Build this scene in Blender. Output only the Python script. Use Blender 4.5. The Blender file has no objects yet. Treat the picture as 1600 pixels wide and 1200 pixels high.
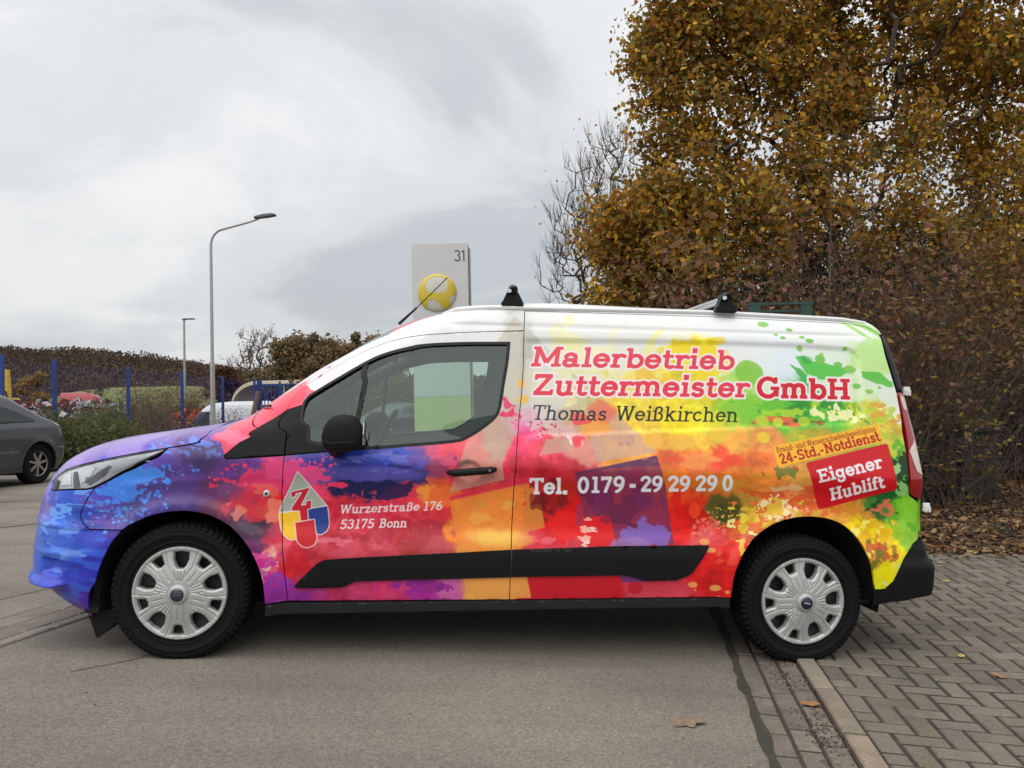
import bpy, bmesh, math, random
import numpy as np
from math import radians, pi
from mathutils import Vector, Matrix
from mathutils.geometry import delaunay_2d_cdt
sc = bpy.context.scene
COL = sc.collection
# ================================================================ camera, sky, sun, exposure
EYE = 1.26
_p, _r = radians(1.5), radians(1.3)
FWD = np.array([0, math.cos(_p), math.sin(_p)]); _r0 = np.array([1.,0,0]); _u0 = np.cross(_r0, FWD)
RIGHT = _r0*math.cos(_r)-_u0*math.sin(_r); UP = _u0*math.cos(_r)+_r0*math.sin(_r)
cam = bpy.data.cameras.new('camera'); cam.lens = 27.0; cam.sensor_width = 36; cam.clip_start = .05; cam.clip_end = 3000
co = bpy.data.objects.new('camera', cam); COL.objects.link(co); sc.camera = co
M = Matrix.Identity(4)
for i in range(3): M[i][0] = RIGHT[i]; M[i][1] = UP[i]; M[i][2] = -FWD[i]
M[2][3] = EYE; co.matrix_world = M
SUN_EL, SUN_AZ = radians(58), radians(200)     # from behind the camera, a little to the left
w = bpy.data.worlds.new('World'); sc.world = w; w.use_nodes = True
nt = w.node_tree; nt.nodes.clear(); N = nt.nodes.new; Lk = nt.links.new
out = N('ShaderNodeOutputWorld'); bg = N('ShaderNodeBackground'); bg.inputs[1].default_value = .12; Lk(bg.outputs[0], out.inputs[0])
sky = N('ShaderNodeTexSky'); sky.sky_type = 'NISHITA'; sky.sun_disc = False; sky.sun_elevation = SUN_EL; sky.sun_rotation = SUN_AZ
tc = N('ShaderNodeTexCoord'); sp = N('ShaderNodeSeparateXYZ'); Lk(tc.outputs['Generated'], sp.inputs[0])
zc = N('ShaderNodeMath'); zc.operation = 'MAXIMUM'; Lk(sp.outputs[2], zc.inputs[0]); zc.inputs[1].default_value = 0.0
za = N('ShaderNodeMath'); za.operation = 'ADD'; Lk(zc.outputs[0], za.inputs[0]); za.inputs[1].default_value = .36
dx = N('ShaderNodeMath'); dx.operation = 'DIVIDE'; Lk(sp.outputs[0], dx.inputs[0]); Lk(za.outputs[0], dx.inputs[1])
dy = N('ShaderNodeMath'); dy.operation = 'DIVIDE'; Lk(sp.outputs[1], dy.inputs[0]); Lk(za.outputs[0], dy.inputs[1])
cb = N('ShaderNodeCombineXYZ'); Lk(dx.outputs[0], cb.inputs[0]); Lk(dy.outputs[0], cb.inputs[1])
mp = N('ShaderNodeMapping'); mp.inputs['Scale'].default_value = (.8,1.0,1); mp.inputs['Location'].default_value = (1.7,.6,0); Lk(cb.outputs[0], mp.inputs[0])
n1 = N('ShaderNodeTexNoise'); n1.inputs['Scale'].default_value = 1.45; n1.inputs['Detail'].default_value = 7; n1.inputs['Roughness'].default_value = .56; n1.inputs['Distortion'].default_value = .5; Lk(mp.outputs[0], n1.inputs[0])
cr = N('ShaderNodeValToRGB'); Lk(n1.outputs[0], cr.inputs[0]); cr.color_ramp.interpolation = 'EASE'
e = cr.color_ramp.elements; e[0].position = .37; e[0].color = (.68,.705,.73,1); e[1].position = .66; e[1].color = (1.06,1.06,1.055,1)
m_ = e.new(.5); m_.color = (.87,.885,.90,1)
gr = N('ShaderNodeMapRange'); Lk(sp.outputs[2], gr.inputs[0]); gr.inputs[1].default_value = 0; gr.inputs[2].default_value = 1; gr.inputs[3].default_value = 4.7; gr.inputs[4].default_value = 8.2
ml = N('ShaderNodeVectorMath'); ml.operation = 'SCALE'; Lk(cr.outputs[0], ml.inputs[0]); Lk(gr.outputs[0], ml.inputs['Scale'])
mx = N('ShaderNodeMix'); mx.data_type = 'RGBA'; mx.inputs[0].default_value = .93; Lk(sky.outputs[0], mx.inputs[6]); Lk(ml.outputs[0], mx.inputs[7]); Lk(mx.outputs[2], bg.inputs[0])
sun = bpy.data.lights.new('sun', 'SUN'); sun.energy = 1.5; sun.angle = radians(75); sun.color = (1,.975,.94)
so = bpy.data.objects.new('sun', sun); COL.objects.link(so)
so.rotation_euler = (pi/2-SUN_EL, 0, pi-SUN_AZ) ; so.location = (0,0,30)
sc.view_settings.view_transform = 'Standard'; sc.view_settings.look = 'None'; sc.view_settings.exposure = 0.38; sc.view_settings.gamma = 1; sc.view_settings.use_curve_mapping = False
# ================================================================ tagging helpers
def tag(o, label=None, cat=None, group=None, kind=None):
    if label: o['label'] = label
    if cat: o['category'] = cat
    if group: o['group'] = group
    if kind: o['kind'] = kind
    return o
def empty(name, label, cat, loc=(0,0,0), rz=0, group=None):
    o = bpy.data.objects.new(name, None); COL.objects.link(o); o.location = loc; o.rotation_euler = (0,0,rz); o.empty_display_size = .1
    return tag(o, label, cat, group)
def link(name, me, mat, parent=None):
    if mat is not None and len(me.materials) == 0: me.materials.append(mat)
    o = bpy.data.objects.new(name, me); COL.objects.link(o)
    if parent: o.parent = parent
    return o
def mesh(name, V, Fc, mat, parent=None, smooth=False, uv=None):
    me = bpy.data.meshes.new(name); me.from_pydata([tuple(v) for v in V], [], [tuple(f) for f in Fc])
    if smooth: me.shade_smooth()
    return link(name, me, mat, parent)
def fast_mesh(name, V, Fq, mat, parent=None, smooth=False, tint=None):
    """V (n,3) array, Fq (m,k) array of equal-sized faces; tint (n,3) colour attribute"""
    V = np.asarray(V, np.float32); Fq = np.asarray(Fq, np.int32); me = bpy.data.meshes.new(name); m, k = Fq.shape
    me.vertices.add(len(V)); me.vertices.foreach_set('co', V.ravel()); me.loops.add(m*k); me.loops.foreach_set('vertex_index', Fq.ravel())
    me.polygons.add(m); me.polygons.foreach_set('loop_start', np.arange(0, m*k, k, dtype=np.int32)); me.polygons.foreach_set('loop_total', np.full(m, k, np.int32))
    me.update(calc_edges=True)
    if tint is not None:
        a = me.color_attributes.new('tint', 'FLOAT_COLOR', 'POINT'); a.data.foreach_set('color', np.c_[tint, np.ones(len(V))].astype(np.float32).ravel())
    if smooth: me.shade_smooth()
    return link(name, me, mat, parent)
class MB:
    """collects simple solids into one mesh"""
    def __init__(s): s.bm = bmesh.new()
    def box(s, c, d, rot=None, bev=0):
        r = bmesh.ops.create_cube(s.bm, size=1); vs = r['verts']
        for v in vs: v.co = Vector((v.co.x*d[0], v.co.y*d[1], v.co.z*d[2]))
        if bev:
            es = list({e for v in vs for e in v.link_edges}); q = bmesh.ops.bevel(s.bm, geom=es, offset=bev, segments=2, affect='EDGES', profile=.5); vs = list({v for f in q['faces'] for v in f.verts} | {v for v in vs if v.is_valid})
        m = Matrix.Translation(c) @ (rot.to_4x4() if rot is not None else Matrix.Identity(4))
        bmesh.ops.transform(s.bm, matrix=m, verts=vs); return s
    def tube(s, pts, r, n=8, caps=True):
        pts = [Vector(p) for p in pts]; rs = r if hasattr(r,'__len__') else [r]*len(pts); rings = []
        up = Vector((0,0,1)); t0 = (pts[1]-pts[0]).normalized(); a = t0.cross(up) if abs(t0.z)<.95 else t0.cross(Vector((1,0,0))); a.normalize()
        for i, p in enumerate(pts):
            t = (pts[min(i+1,len(pts)-1)]-pts[max(i-1,0)]).normalized(); a = (a-t*a.dot(t)).normalized(); b = t.cross(a)
            rings.append([s.bm.verts.new(p+(a*math.cos(2*pi*k/n)+b*math.sin(2*pi*k/n))*rs[i]) for k in range(n)])
        for q, w_ in zip(rings[:-1], rings[1:]):
            for k in range(n): s.bm.faces.new((q[k], q[(k+1)%n], w_[(k+1)%n], w_[k]))
        if caps: s.bm.faces.new(rings[0][::-1]); s.bm.faces.new(rings[-1])
        return s
    def prism(s, poly, o, ax, ay, az, d):
        """2D polygon in plane (ax, ay) at o, extruded by d along az"""
        o, ax, ay, az = map(Vector, (o, ax, ay, az)); a = [s.bm.verts.new(o+ax*x+ay*y) for x, y in poly]; b = [s.bm.verts.new(v.co+az*d) for v in a]
        s.bm.faces.new(a[::-1]); s.bm.faces.new(b)
        for k in range(len(a)): s.bm.faces.new((a[k], a[(k+1)%len(a)], b[(k+1)%len(a)], b[k]))
        return s
    def lathe(s, prof, n=48, axis='y', c=(0,0,0)):
        rings = []
        for r, h in prof:
            ring = []
            for k in range(n):
                a = 2*pi*k/n; p = (r*math.cos(a), h, r*math.sin(a)) if axis == 'y' else (r*math.cos(a), r*math.sin(a), h)
                ring.append(s.bm.verts.new((p[0]+c[0], p[1]+c[1], p[2]+c[2])))
            rings.append(ring)
        for q, w_ in zip(rings[:-1], rings[1:]):
            for k in range(n): s.bm.faces.new((q[k], q[(k+1)%n], w_[(k+1)%n], w_[k]))
        return s
    def build(s, name, mat, parent=None, smooth=False, bev=0):
        if bev: bmesh.ops.bevel(s.bm, geom=s.bm.edges[:], offset=bev, segments=2, affect='EDGES')
        bmesh.ops.recalc_face_normals(s.bm, faces=s.bm.faces)
        me = bpy.data.meshes.new(name); s.bm.to_mesh(me); s.bm.free()
        if smooth:
            me.shade_smooth()
            try: me.set_sharp_from_angle(angle=radians(40))
            except Exception: pass
        return link(name, me, mat, parent)
def copy_tree(o, parent=None):
    c = o.copy(); COL.objects.link(c)
    if parent: c.parent = parent; c.matrix_parent_inverse = o.matrix_parent_inverse.copy()
    for ch in list(o.children): copy_tree(ch, c)
    return c
# ================================================================ materials
MATS = {}
def mat(name, col=(.5,.5,.5), rough=.5, metal=0, coat=0, spec=.5, noise=0, nscale=20, bump=0, bscale=60, emit=None, detail=4, space='Object'):
    if name in MATS: return MATS[name]
    m = bpy.data.materials.new(name); m.use_nodes = True; t = m.node_tree; b = t.nodes['Principled BSDF']; MATS[name] = m
    b.inputs['Base Color'].default_value = (*col,1); b.inputs['Roughness'].default_value = rough; b.inputs['Metallic'].default_value = metal
    b.inputs['Coat Weight'].default_value = coat; b.inputs['Coat Roughness'].default_value = .04; b.inputs['Specular IOR Level'].default_value = spec
    cdn = t.nodes.new('ShaderNodeTexCoord')
    if noise:
        n = t.nodes.new('ShaderNodeTexNoise'); n.inputs['Scale'].default_value = nscale; n.inputs['Detail'].default_value = detail; t.links.new(cdn.outputs[space], n.inputs[0])
        r = t.nodes.new('ShaderNodeMapRange'); r.inputs[1].default_value = .25; r.inputs[2].default_value = .75; r.inputs[3].default_value = 1-noise; r.inputs[4].default_value = 1+noise; t.links.new(n.outputs[0], r.inputs[0])
        v = t.nodes.new('ShaderNodeVectorMath'); v.operation = 'SCALE'; v.inputs[0].default_value = col; t.links.new(r.outputs[0], v.inputs['Scale']); t.links.new(v.outputs[0], b.inputs['Base Color'])
    if bump:
        n = t.nodes.new('ShaderNodeTexNoise'); n.inputs['Scale'].default_value = bscale; n.inputs['Detail'].default_value = 5; t.links.new(cdn.outputs[space], n.inputs[0])
        q = t.nodes.new('ShaderNodeBump'); q.inputs['Strength'].default_value = bump; q.inputs['Distance'].default_value = .01; t.links.new(n.outputs[0], q.inputs['Height']); t.links.new(q.outputs[0], b.inputs['Normal'])
    if emit: b.inputs['Emission Color'].default_value = (*emit,1); b.inputs['Emission Strength'].default_value = 1
    return m
def glass_mat(name, tint, refl=.9, alpha=1.0, body=None):
    m = bpy.data.materials.new(name); m.use_nodes = True; t = m.node_tree; t.nodes.clear(); MATS[name] = m
    o = t.nodes.new('ShaderNodeOutputMaterial'); tr = t.nodes.new('ShaderNodeBsdfTransparent'); tr.inputs[0].default_value = (*tint,1)
    gl = t.nodes.new('ShaderNodeBsdfGlossy'); gl.inputs['Roughness'].default_value = .01; gl.inputs[0].default_value = (refl*.82,refl*.93,refl*.90,1) if 'glass' in name else (refl,)*3+(1,)
    f = t.nodes.new('ShaderNodeFresnel'); f.inputs[0].default_value = 1.62 if 'glass' in name else 1.45; mxs = t.nodes.new('ShaderNodeMixShader'); t.links.new(f.outputs[0], mxs.inputs[0]); t.links.new(tr.outputs[0], mxs.inputs[1]); t.links.new(gl.outputs[0], mxs.inputs[2])
    if body:
        df = t.nodes.new('ShaderNodeBsdfDiffuse'); df.inputs[0].default_value = (*body[:3],1); m2 = t.nodes.new('ShaderNodeMixShader'); m2.inputs[0].default_value = body[3]
        t.links.new(mxs.outputs[0], m2.inputs[1]); t.links.new(df.outputs[0], m2.inputs[2]); t.links.new(m2.outputs[0], o.inputs[0])
    else: t.links.new(mxs.outputs[0], o.inputs[0])
    return m
def tint_mat(name, rough=.6, transl=.3, noise=.2, nscale=4):
    m = bpy.data.materials.new(name); m.use_nodes = True; t = m.node_tree; b = t.nodes['Principled BSDF']; MATS[name] = m; b.inputs['Roughness'].default_value = rough; b.inputs['Specular IOR Level'].default_value = .3
    a = t.nodes.new('ShaderNodeAttribute'); a.attribute_name = 'tint'; cdn = t.nodes.new('ShaderNodeTexCoord'); n = t.nodes.new('ShaderNodeTexNoise'); n.inputs['Scale'].default_value = nscale; t.links.new(cdn.outputs['Object'], n.inputs[0])
    r = t.nodes.new('ShaderNodeMapRange'); r.inputs[1].default_value = .3; r.inputs[2].default_value = .7; r.inputs[3].default_value = 1-noise; r.inputs[4].default_value = 1+noise; t.links.new(n.outputs[0], r.inputs[0])
    v = t.nodes.new('ShaderNodeVectorMath'); v.operation = 'SCALE'; t.links.new(a.outputs['Color'], v.inputs[0]); t.links.new(r.outputs[0], v.inputs['Scale']); t.links.new(v.outputs[0], b.inputs['Base Color'])
    if transl:
        o = [x for x in t.nodes if x.type == 'OUTPUT_MATERIAL'][0]; tl = t.nodes.new('ShaderNodeBsdfTranslucent'); t.links.new(v.outputs[0], tl.inputs[0]); ms = t.nodes.new('ShaderNodeMixShader'); ms.inputs[0].default_value = transl
        t.links.new(b.outputs[0], ms.inputs[1]); t.links.new(tl.outputs[0], ms.inputs[2]); t.links.new(ms.outputs[0], o.inputs[0])
    return m
black_plastic = mat('black_plastic', (.0065,.0068,.0075), .55, spec=.22, noise=.15, nscale=40, bump=.12, bscale=900)
trim_black = mat('trim_black', (.005,.005,.0055), .38, spec=.28)
rubber = mat('rubber', (.0055,.0055,.0058), .75, spec=.18, noise=.25, nscale=30, bump=.15, bscale=300)
dark_inside = mat('dark_inside', (.006,.006,.006), .9)
silver = mat('wheel_silver', (.44,.44,.43), .40, metal=.3, noise=.05, nscale=9, spec=.4)
chrome = mat('chrome', (.75,.75,.76), .12, metal=1)
steel_dark = mat('dark_steel', (.05,.05,.052), .5, metal=.6, noise=.3, nscale=30)
# ================================================================ ground heights: the road falls from the crown on the left to the gutter on the right
GM = (-0.0859, 3.8059, -1.2543+EYE); GE = (.99532,.09664); SLOPE = math.tan(radians(3.42))
def G(x, y):
    s = (np.asarray(x,float)-GM[0])*GE[0]+(np.asarray(y,float)-GM[1])*GE[1]; a = np.abs(s)
    S = np.sign(s)*np.where(a<1.9, a, 1.9+.35*(1-np.exp(-(np.maximum(a,1.9)-1.9)/.35))); return GM[2]-SLOPE*S
def g1(x, y): return float(G(x,y))
# ================================================================ body surface of the van (u along the side, arc parameter round the corners; z height)
def I(tab, z):
    t = np.array(tab); zz = t[:,0]; v = t[:,1]; z = np.clip(z,zz[0],zz[-1]); d = np.diff(v)/np.diff(zz); m = np.zeros(len(v)); m[0] = d[0]; m[-1] = d[-1]
    for i in range(1,len(v)-1): m[i] = 0 if d[i-1]*d[i]<=0 else 2*d[i-1]*d[i]/(d[i-1]+d[i])
    i = np.clip(np.searchsorted(zz,z)-1,0,len(zz)-2); h = zz[i+1]-zz[i]; t = (z-zz[i])/h
    return v[i]*(1+2*t)*(1-t)**2+m[i]*h*t*(1-t)**2+v[i+1]*t*t*(3-2*t)+m[i+1]*h*t*t*(t-1)
class Body:
    def __init__(s, WT, XF, AF, NF, XR, AR=.16, NR=3.0, LF=.75, relief=None):
        s.WT, s.XF, s.AF, s.NF, s.XR, s.AR, s.NR, s.LF, s.relief = WT, XF, AF, NF, XR, AR, NR, LF, relief
    def P0(s, u, z):
        u = np.asarray(u,float); z = np.asarray(z,float); w = I(s.WT,z); xf = I(s.XF,z); a = I(s.AF,z); n = I(s.NF,z); xr = I(s.XR,z); xc = xf+a
        x = u+0*z; y = -w+0*u; th = np.clip((xc-u)/s.LF,0,1)*pi/2; m = u<xc
        x = np.where(m, xc-a*np.sin(th)**(2/n), x); y = np.where(m, -w*np.cos(th)**(2/n), y)
        xq = xr-s.AR; th = np.clip((u-xq)/.3,0,1)*pi/2; m = u>xq
        x = np.where(m, xq+s.AR*np.sin(th)**(2/s.NR), x); y = np.where(m, -w*np.cos(th)**(2/s.NR), y)
        return np.stack([x,y,z+0*u],-1)
    def N(s, u, z):
        h = 2e-3; a = s.P0(u+h,z)-s.P0(u-h,z); b = s.P0(u,z+h)-s.P0(u,z-h); n = np.cross(a,b); l = np.linalg.norm(n,axis=-1,keepdims=True); n = n/np.maximum(l,1e-9)
        return n
    def P(s, u, z, off=0.):
        p = s.P0(u,z); n = s.N(u,z); d = off
        if s.relief is not None: d = d+s.relief(np.asarray(u,float),np.asarray(z,float))
        return p+n*np.asarray(d)[...,None] if np.ndim(d) else p+n*d
    def uc(s, z): return I(s.XF,z)+I(s.AF,z)-s.LF      # u on the front centre line
    def ur(s, z): return I(s.XR,z)-s.AR+.3             # u on the rear centre line
def sstep(a, b, x): t = np.clip((x-a)/(b-a),0,1); return t*t*(3-2*t)
def rbox(u, z, u0, z0, u1, z1, r):
    cx, cz, hx, hz = (u0+u1)/2, (z0+z1)/2, (u1-u0)/2-r, (z1-z0)/2-r; qx = np.abs(u-cx)-hx; qz = np.abs(z-cz)-hz
    return np.hypot(np.maximum(qx,0),np.maximum(qz,0))+np.minimum(np.maximum(qx,qz),0)-r
def offset(poly, d):
    p = np.array(poly,float); a = np.roll(p,1,0); b = np.roll(p,-1,0); area = np.sum(p[:,0]*b[:,1]-b[:,0]*p[:,1]); sgn = 1 if area>0 else -1
    e0 = p-a; e1 = b-p; e0 /= np.linalg.norm(e0,axis=1,keepdims=True)+1e-9; e1 /= np.linalg.norm(e1,axis=1,keepdims=True)+1e-9
    n0 = np.c_[-e0[:,1],e0[:,0]]*sgn; n1 = np.c_[-e1[:,1],e1[:,0]]*sgn; n = n0+n1; n /= np.linalg.norm(n,axis=1,keepdims=True)+1e-9; c = np.clip((n*n0).sum(1),.5,1)
    return [tuple(q) for q in p+n*(d/c)[:,None]]
def inside(X, Y, pts):
    r = np.zeros(X.shape,bool); pts = np.array(pts)
    for a, b in zip(pts, np.roll(pts,-1,0)):
        if a[1] != b[1]: r ^= ((a[1]>Y) != (b[1]>Y)) & (X<(b[0]-a[0])*(Y-a[1])/(b[1]-a[1])+a[0])
    return r
def edge_d(X, Y, pts):
    d = np.full(X.shape,9.); pts = np.array(pts)
    for a, b in zip(pts, np.roll(pts,-1,0)):
        e = b-a; t = np.clip(((X-a[0])*e[0]+(Y-a[1])*e[1])/(e@e+1e-12),0,1); d = np.minimum(d, np.hypot(X-a[0]-t*e[0],Y-a[1]-t*e[1]))
    return d
def resample(poly, step):
    out = []
    for a, b in zip(poly, list(poly[1:])+[poly[0]]):
        n = max(1,int(math.hypot(b[0]-a[0],b[1]-a[1])/step)); out += [(a[0]+(b[0]-a[0])*k/n, a[1]+(b[1]-a[1])*k/n) for k in range(n)]
    return out
def smooth_poly(poly, keep=50):
    """Catmull-Rom where the turn is gentle, corners sharper than keep degrees stay"""
    p = [np.array(q,float) for q in poly]; n = len(p); out = []
    def sharp(i):
        a = p[i]-p[i-1]; b = p[(i+1)%n]-p[i]; c = a@b/(np.linalg.norm(a)*np.linalg.norm(b)+1e-9); return c < math.cos(radians(keep))
    sh = [sharp(i) for i in range(n)]
    for i in range(n):
        p1, p2 = p[i], p[(i+1)%n]; p0 = p[i-1] if not sh[i] else p1-(p2-p1); p3 = p[(i+2)%n] if not sh[(i+1)%n] else p2+(p2-p1); L = np.linalg.norm(p2-p1); k = max(1,min(6,int(L/.015)))
        for j in range(k):
            t = j/k; out.append(tuple(.5*((2*p1)+(-p0+p2)*t+(2*p0-5*p1+4*p2-p3)*t*t+(-p0+3*p1-3*p2+p3)*t**3)))
    return out
def triangulate(outer, holes, us, zs, gap=.004, bstep=.02):
    loops = [resample(outer,bstep)]+[resample(h,bstep) for h in holes]
    X, Y = np.meshgrid(us, zs); X = X.ravel(); Y = Y.ravel(); o = np.array(outer); m = (X>o[:,0].min())&(X<o[:,0].max())&(Y>o[:,1].min())&(Y<o[:,1].max()); X = X[m]; Y = Y[m]
    m = inside(X,Y,outer)
    for h in holes: m &= ~inside(X,Y,h)
    X = X[m]; Y = Y[m]; dd = edge_d(X,Y,outer)
    for h in holes: dd = np.minimum(dd, edge_d(X,Y,h))
    m = dd>gap; X = X[m]; Y = Y[m]
    vs = []; es = []
    for L in loops:
        k = len(vs); vs += [Vector(q) for q in L]; es += [(k+i, k+(i+1)%len(L)) for i in range(len(L))]
    nb = len(vs); vs += [Vector((a,b)) for a, b in zip(X,Y)]
    r = delaunay_2d_cdt(vs, es, [], 0, 1e-6); V = np.array([(v.x,v.y) for v in r[0]]); T = np.array([f for f in r[2]]); c = V[T].mean(1); m = inside(c[:,0],c[:,1],outer)
    for h in holes: m &= ~inside(c[:,0],c[:,1],h)
    T = T[m]; A = V[T]; ar = (A[:,1,0]-A[:,0,0])*(A[:,2,1]-A[:,0,1])-(A[:,2,0]-A[:,0,0])*(A[:,1,1]-A[:,0,1]); T[ar<0] = T[ar<0][:,::-1]
    return V, T
def boundary(T):
    cnt = {}
    for t in T:
        for a, b in ((t[0],t[1]),(t[1],t[2]),(t[2],t[0])): cnt[(a,b)] = cnt.get((a,b),0)+1
    return [(a,b) for (a,b) in cnt if (b,a) not in cnt]
ZGRID = np.unique(np.round(np.r_[np.arange(.16,.94,.022), np.arange(.94,1.18,.008), np.arange(1.18,1.66,.022), np.arange(1.66,1.846,.007)],4)); UGRID = np.arange(-1.3,4.3,.022)
def panel(name, body, outer, material, parent, holes=(), off=0., flange=.014, gap=0.0022, mirror=False, join=False, zs=None, us=None, uv=True, smooth=True, rnd=False):
    """one body panel: polygon in (u,z) lifted onto the body surface, edges turned inwards; join=True adds the mirrored half"""
    if rnd: outer = smooth_poly(outer)
    outer = offset(outer, gap) if gap else list(outer)
    V2, T = triangulate(outer, [list(h) for h in holes], UGRID if us is None else us, ZGRID if zs is None else zs)
    P = body.P(V2[:,0], V2[:,1], off); nv = len(P); verts = P; faces = T.tolist(); UV = V2
    if flange:
        be = boundary(T); ids = sorted({i for e in be for i in e}); mp = {i:k for k,i in enumerate(ids)}; Nn = body.N(V2[ids,0],V2[ids,1])
        top = P[ids]; bot = P[ids]-Nn*flange; k0 = nv; k1 = nv+len(ids); verts = np.r_[P,top,bot]; UV = np.r_[V2,V2[ids],V2[ids]]
        faces += [(k0+mp[b],k0+mp[a],k1+mp[a],k1+mp[b]) for a,b in be]
    if mirror: verts = verts*np.array([1,-1,1]); faces = [f[::-1] for f in faces]
    if join:
        n = len(verts); verts = np.r_[verts, verts*np.array([1,-1,1])]; UV = np.r_[UV,UV]; faces = faces+[tuple(i+n for i in f[::-1]) for f in faces]
    me = bpy.data.meshes.new(name); me.from_pydata(verts.tolist(), [], [tuple(int(i) for i in f) for f in faces])
    if uv:
        L = me.uv_layers.new(name='print'); vi = np.zeros(len(me.loops),np.int32); me.loops.foreach_get('vertex_index',vi)
        q = np.c_[(UV[vi,0]-U0)/(U1-U0),(UV[vi,1]-Z0)/(Z1-Z0)].astype(np.float32); L.data.foreach_set('uv',q.ravel())
    if join:
        b = bmesh.new(); b.from_mesh(me); bmesh.ops.remove_doubles(b, verts=[v for v in b.verts if abs(v.co.y)<.0015], dist=.003); b.to_mesh(me); b.free()
    me.shade_smooth()
    return link(name, me, material, parent)
# ---------------------------------------------------------------- livery print (painted in metres along the body: u, z)
U0, U1, Z0, Z1, TEX = -1.30, 3.95, 0.14, 1.86, 0.0022
TW = int((U1-U0)/TEX); TH = int((Z1-Z0)/TEX)
def lin(h):
    h = h.lstrip('#'); c = np.array([int(h[i:i+2],16) for i in (0,2,4)])/255.
    return np.where(c<=.04045, c/12.92, ((c+.055)/1.055)**2.4).astype(np.float32)
def srgb(c):
    c = np.clip(c,0,1); return np.where(c<=.0031308, c*12.92, 1.055*c**(1/2.4)-.055)
_uu = (U0+(np.arange(TW)+.5)*TEX).astype(np.float32); _zz = (Z0+(np.arange(TH)+.5)*TEX).astype(np.float32)
def vnoise(x, y, seed):
    xi = np.floor(x).astype(np.int64); yi = np.floor(y).astype(np.int64); fx = (x-xi).astype(np.float32); fy = (y-yi).astype(np.float32)
    fx = fx*fx*(3-2*fx); fy = fy*fy*(3-2*fy)
    tb = np.random.RandomState(seed).rand(256,256).astype(np.float32)
    a = tb[yi%256, xi%256]; b = tb[yi%256, (xi+1)%256]; c = tb[(yi+1)%256, xi%256]; d = tb[(yi+1)%256, (xi+1)%256]
    return (a*(1-fx)+b*fx)*(1-fy)+(c*(1-fx)+d*fx)*fy
def fbm(x, y, seed, octs=4):
    s = 0; a = .5; t = 0
    for k in range(octs):
        s = s+a*vnoise(x*2**k+17.3*k, y*2**k+5.1*k, seed+k); t += a; a *= .55
    return s/t-.5
class Canvas:
    def __init__(s):
        s.c = np.zeros((TH,TW,3), np.float32)
    def box(s, u0, z0, u1, z1, pad=.02):
        j0 = max(0,int((u0-pad-U0)/TEX)); j1 = min(TW,int((u1+pad-U0)/TEX)+1); i0 = max(0,int((z0-pad-Z0)/TEX)); i1 = min(TH,int((z1+pad-Z0)/TEX)+1)
        X, Y = np.meshgrid(_uu[j0:j1], _zz[i0:i1]); return (slice(i0,i1), slice(j0,j1)), X, Y
    def put(s, sl, m, col):
        m = m[...,None]; s.c[sl] = s.c[sl]*(1-m)+col*m
def aa(d, w=TEX): return np.clip(.5-d/w, 0, 1)
def poly_d(X, Y, pts):
    pts = np.array(pts, np.float32); d = np.full(X.shape, 1e9, np.float32); ins = np.zeros(X.shape, bool)
    for k in range(len(pts)):
        a = pts[k]; b = pts[(k+1)%len(pts)]; e = b-a; L = float(e@e)+1e-12
        t = np.clip(((X-a[0])*e[0]+(Y-a[1])*e[1])/L, 0, 1)
        d = np.minimum(d, (X-a[0]-t*e[0])**2+(Y-a[1]-t*e[1])**2)
        if a[1] != b[1]:
            c = (a[1]>Y) != (b[1]>Y); xi = (b[0]-a[0])*(Y-a[1])/(b[1]-a[1])+a[0]; ins ^= c & (X<xi)
    return np.where(ins,-1,1)*np.sqrt(d)
CV = Canvas()
def poly(pts, col, alpha=1., rough=0, freq=25, seed=1, soft=TEX):
    p = np.array(pts); sl, X, Y = CV.box(p[:,0].min(), p[:,1].min(), p[:,0].max(), p[:,1].max(), .03+rough)
    d = poly_d(X, Y, pts)
    if rough: d = d+rough*2*fbm(X*freq, Y*freq, seed)
    CV.put(sl, aa(d, soft)*alpha, lin(col))
def blob(c, rx, ry, col, alpha=1., rough=.35, freq=18, seed=1, soft=.004, octs=4):
    sl, X, Y = CV.box(c[0]-rx*1.6, c[1]-ry*1.6, c[0]+rx*1.6, c[1]+ry*1.6)
    d = np.sqrt(((X-c[0])/rx)**2+((Y-c[1])/ry)**2)-1+2*rough*fbm(X*freq, Y*freq, seed, octs)
    CV.put(sl, aa(d*min(rx,ry), soft)*alpha, lin(col))
def spray(c, rx, ry, cols, n, r0, r1, seed=1, alpha=1., stretch=1.3):
    rs = np.random.RandomState(seed)
    for k in range(n):
        a = rs.rand()*6.283; q = rs.rand()**.6; r = r0+(r1-r0)*rs.rand()**3
        x = c[0]+rx*q*math.cos(a); y = c[1]+ry*q*math.sin(a)
        sl, X, Y = CV.box(x-2*r, y-2*r, x+2*r, y+2*r, .002); st = 1+(stretch-1)*rs.rand()
        d = np.sqrt(((X-x)/st)**2+(Y-y)**2)-r+r*.9*fbm(X*9/r*.05+k, Y*9/r*.05, seed)
        CV.put(sl, aa(d, .003)*alpha, lin(cols[k%len(cols)]))
def flecks(c, rx, ry, cols, thr, freq, seed=1, alpha=1., sx=1., sy=1.):
    sl, X, Y = CV.box(c[0]-rx, c[1]-ry, c[0]+rx, c[1]+ry)
    fall = np.sqrt(((X-c[0])/rx)**2+((Y-c[1])/ry)**2)
    for k, col in enumerate(cols):
        n = fbm(X*freq*sx, Y*freq*sy, seed+11*k, 3)-thr-.28*np.clip(fall-.35,0,2)**1.3
        CV.put(sl, np.clip(n*freq*.25*9,0,1)*alpha, lin(col))
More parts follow.
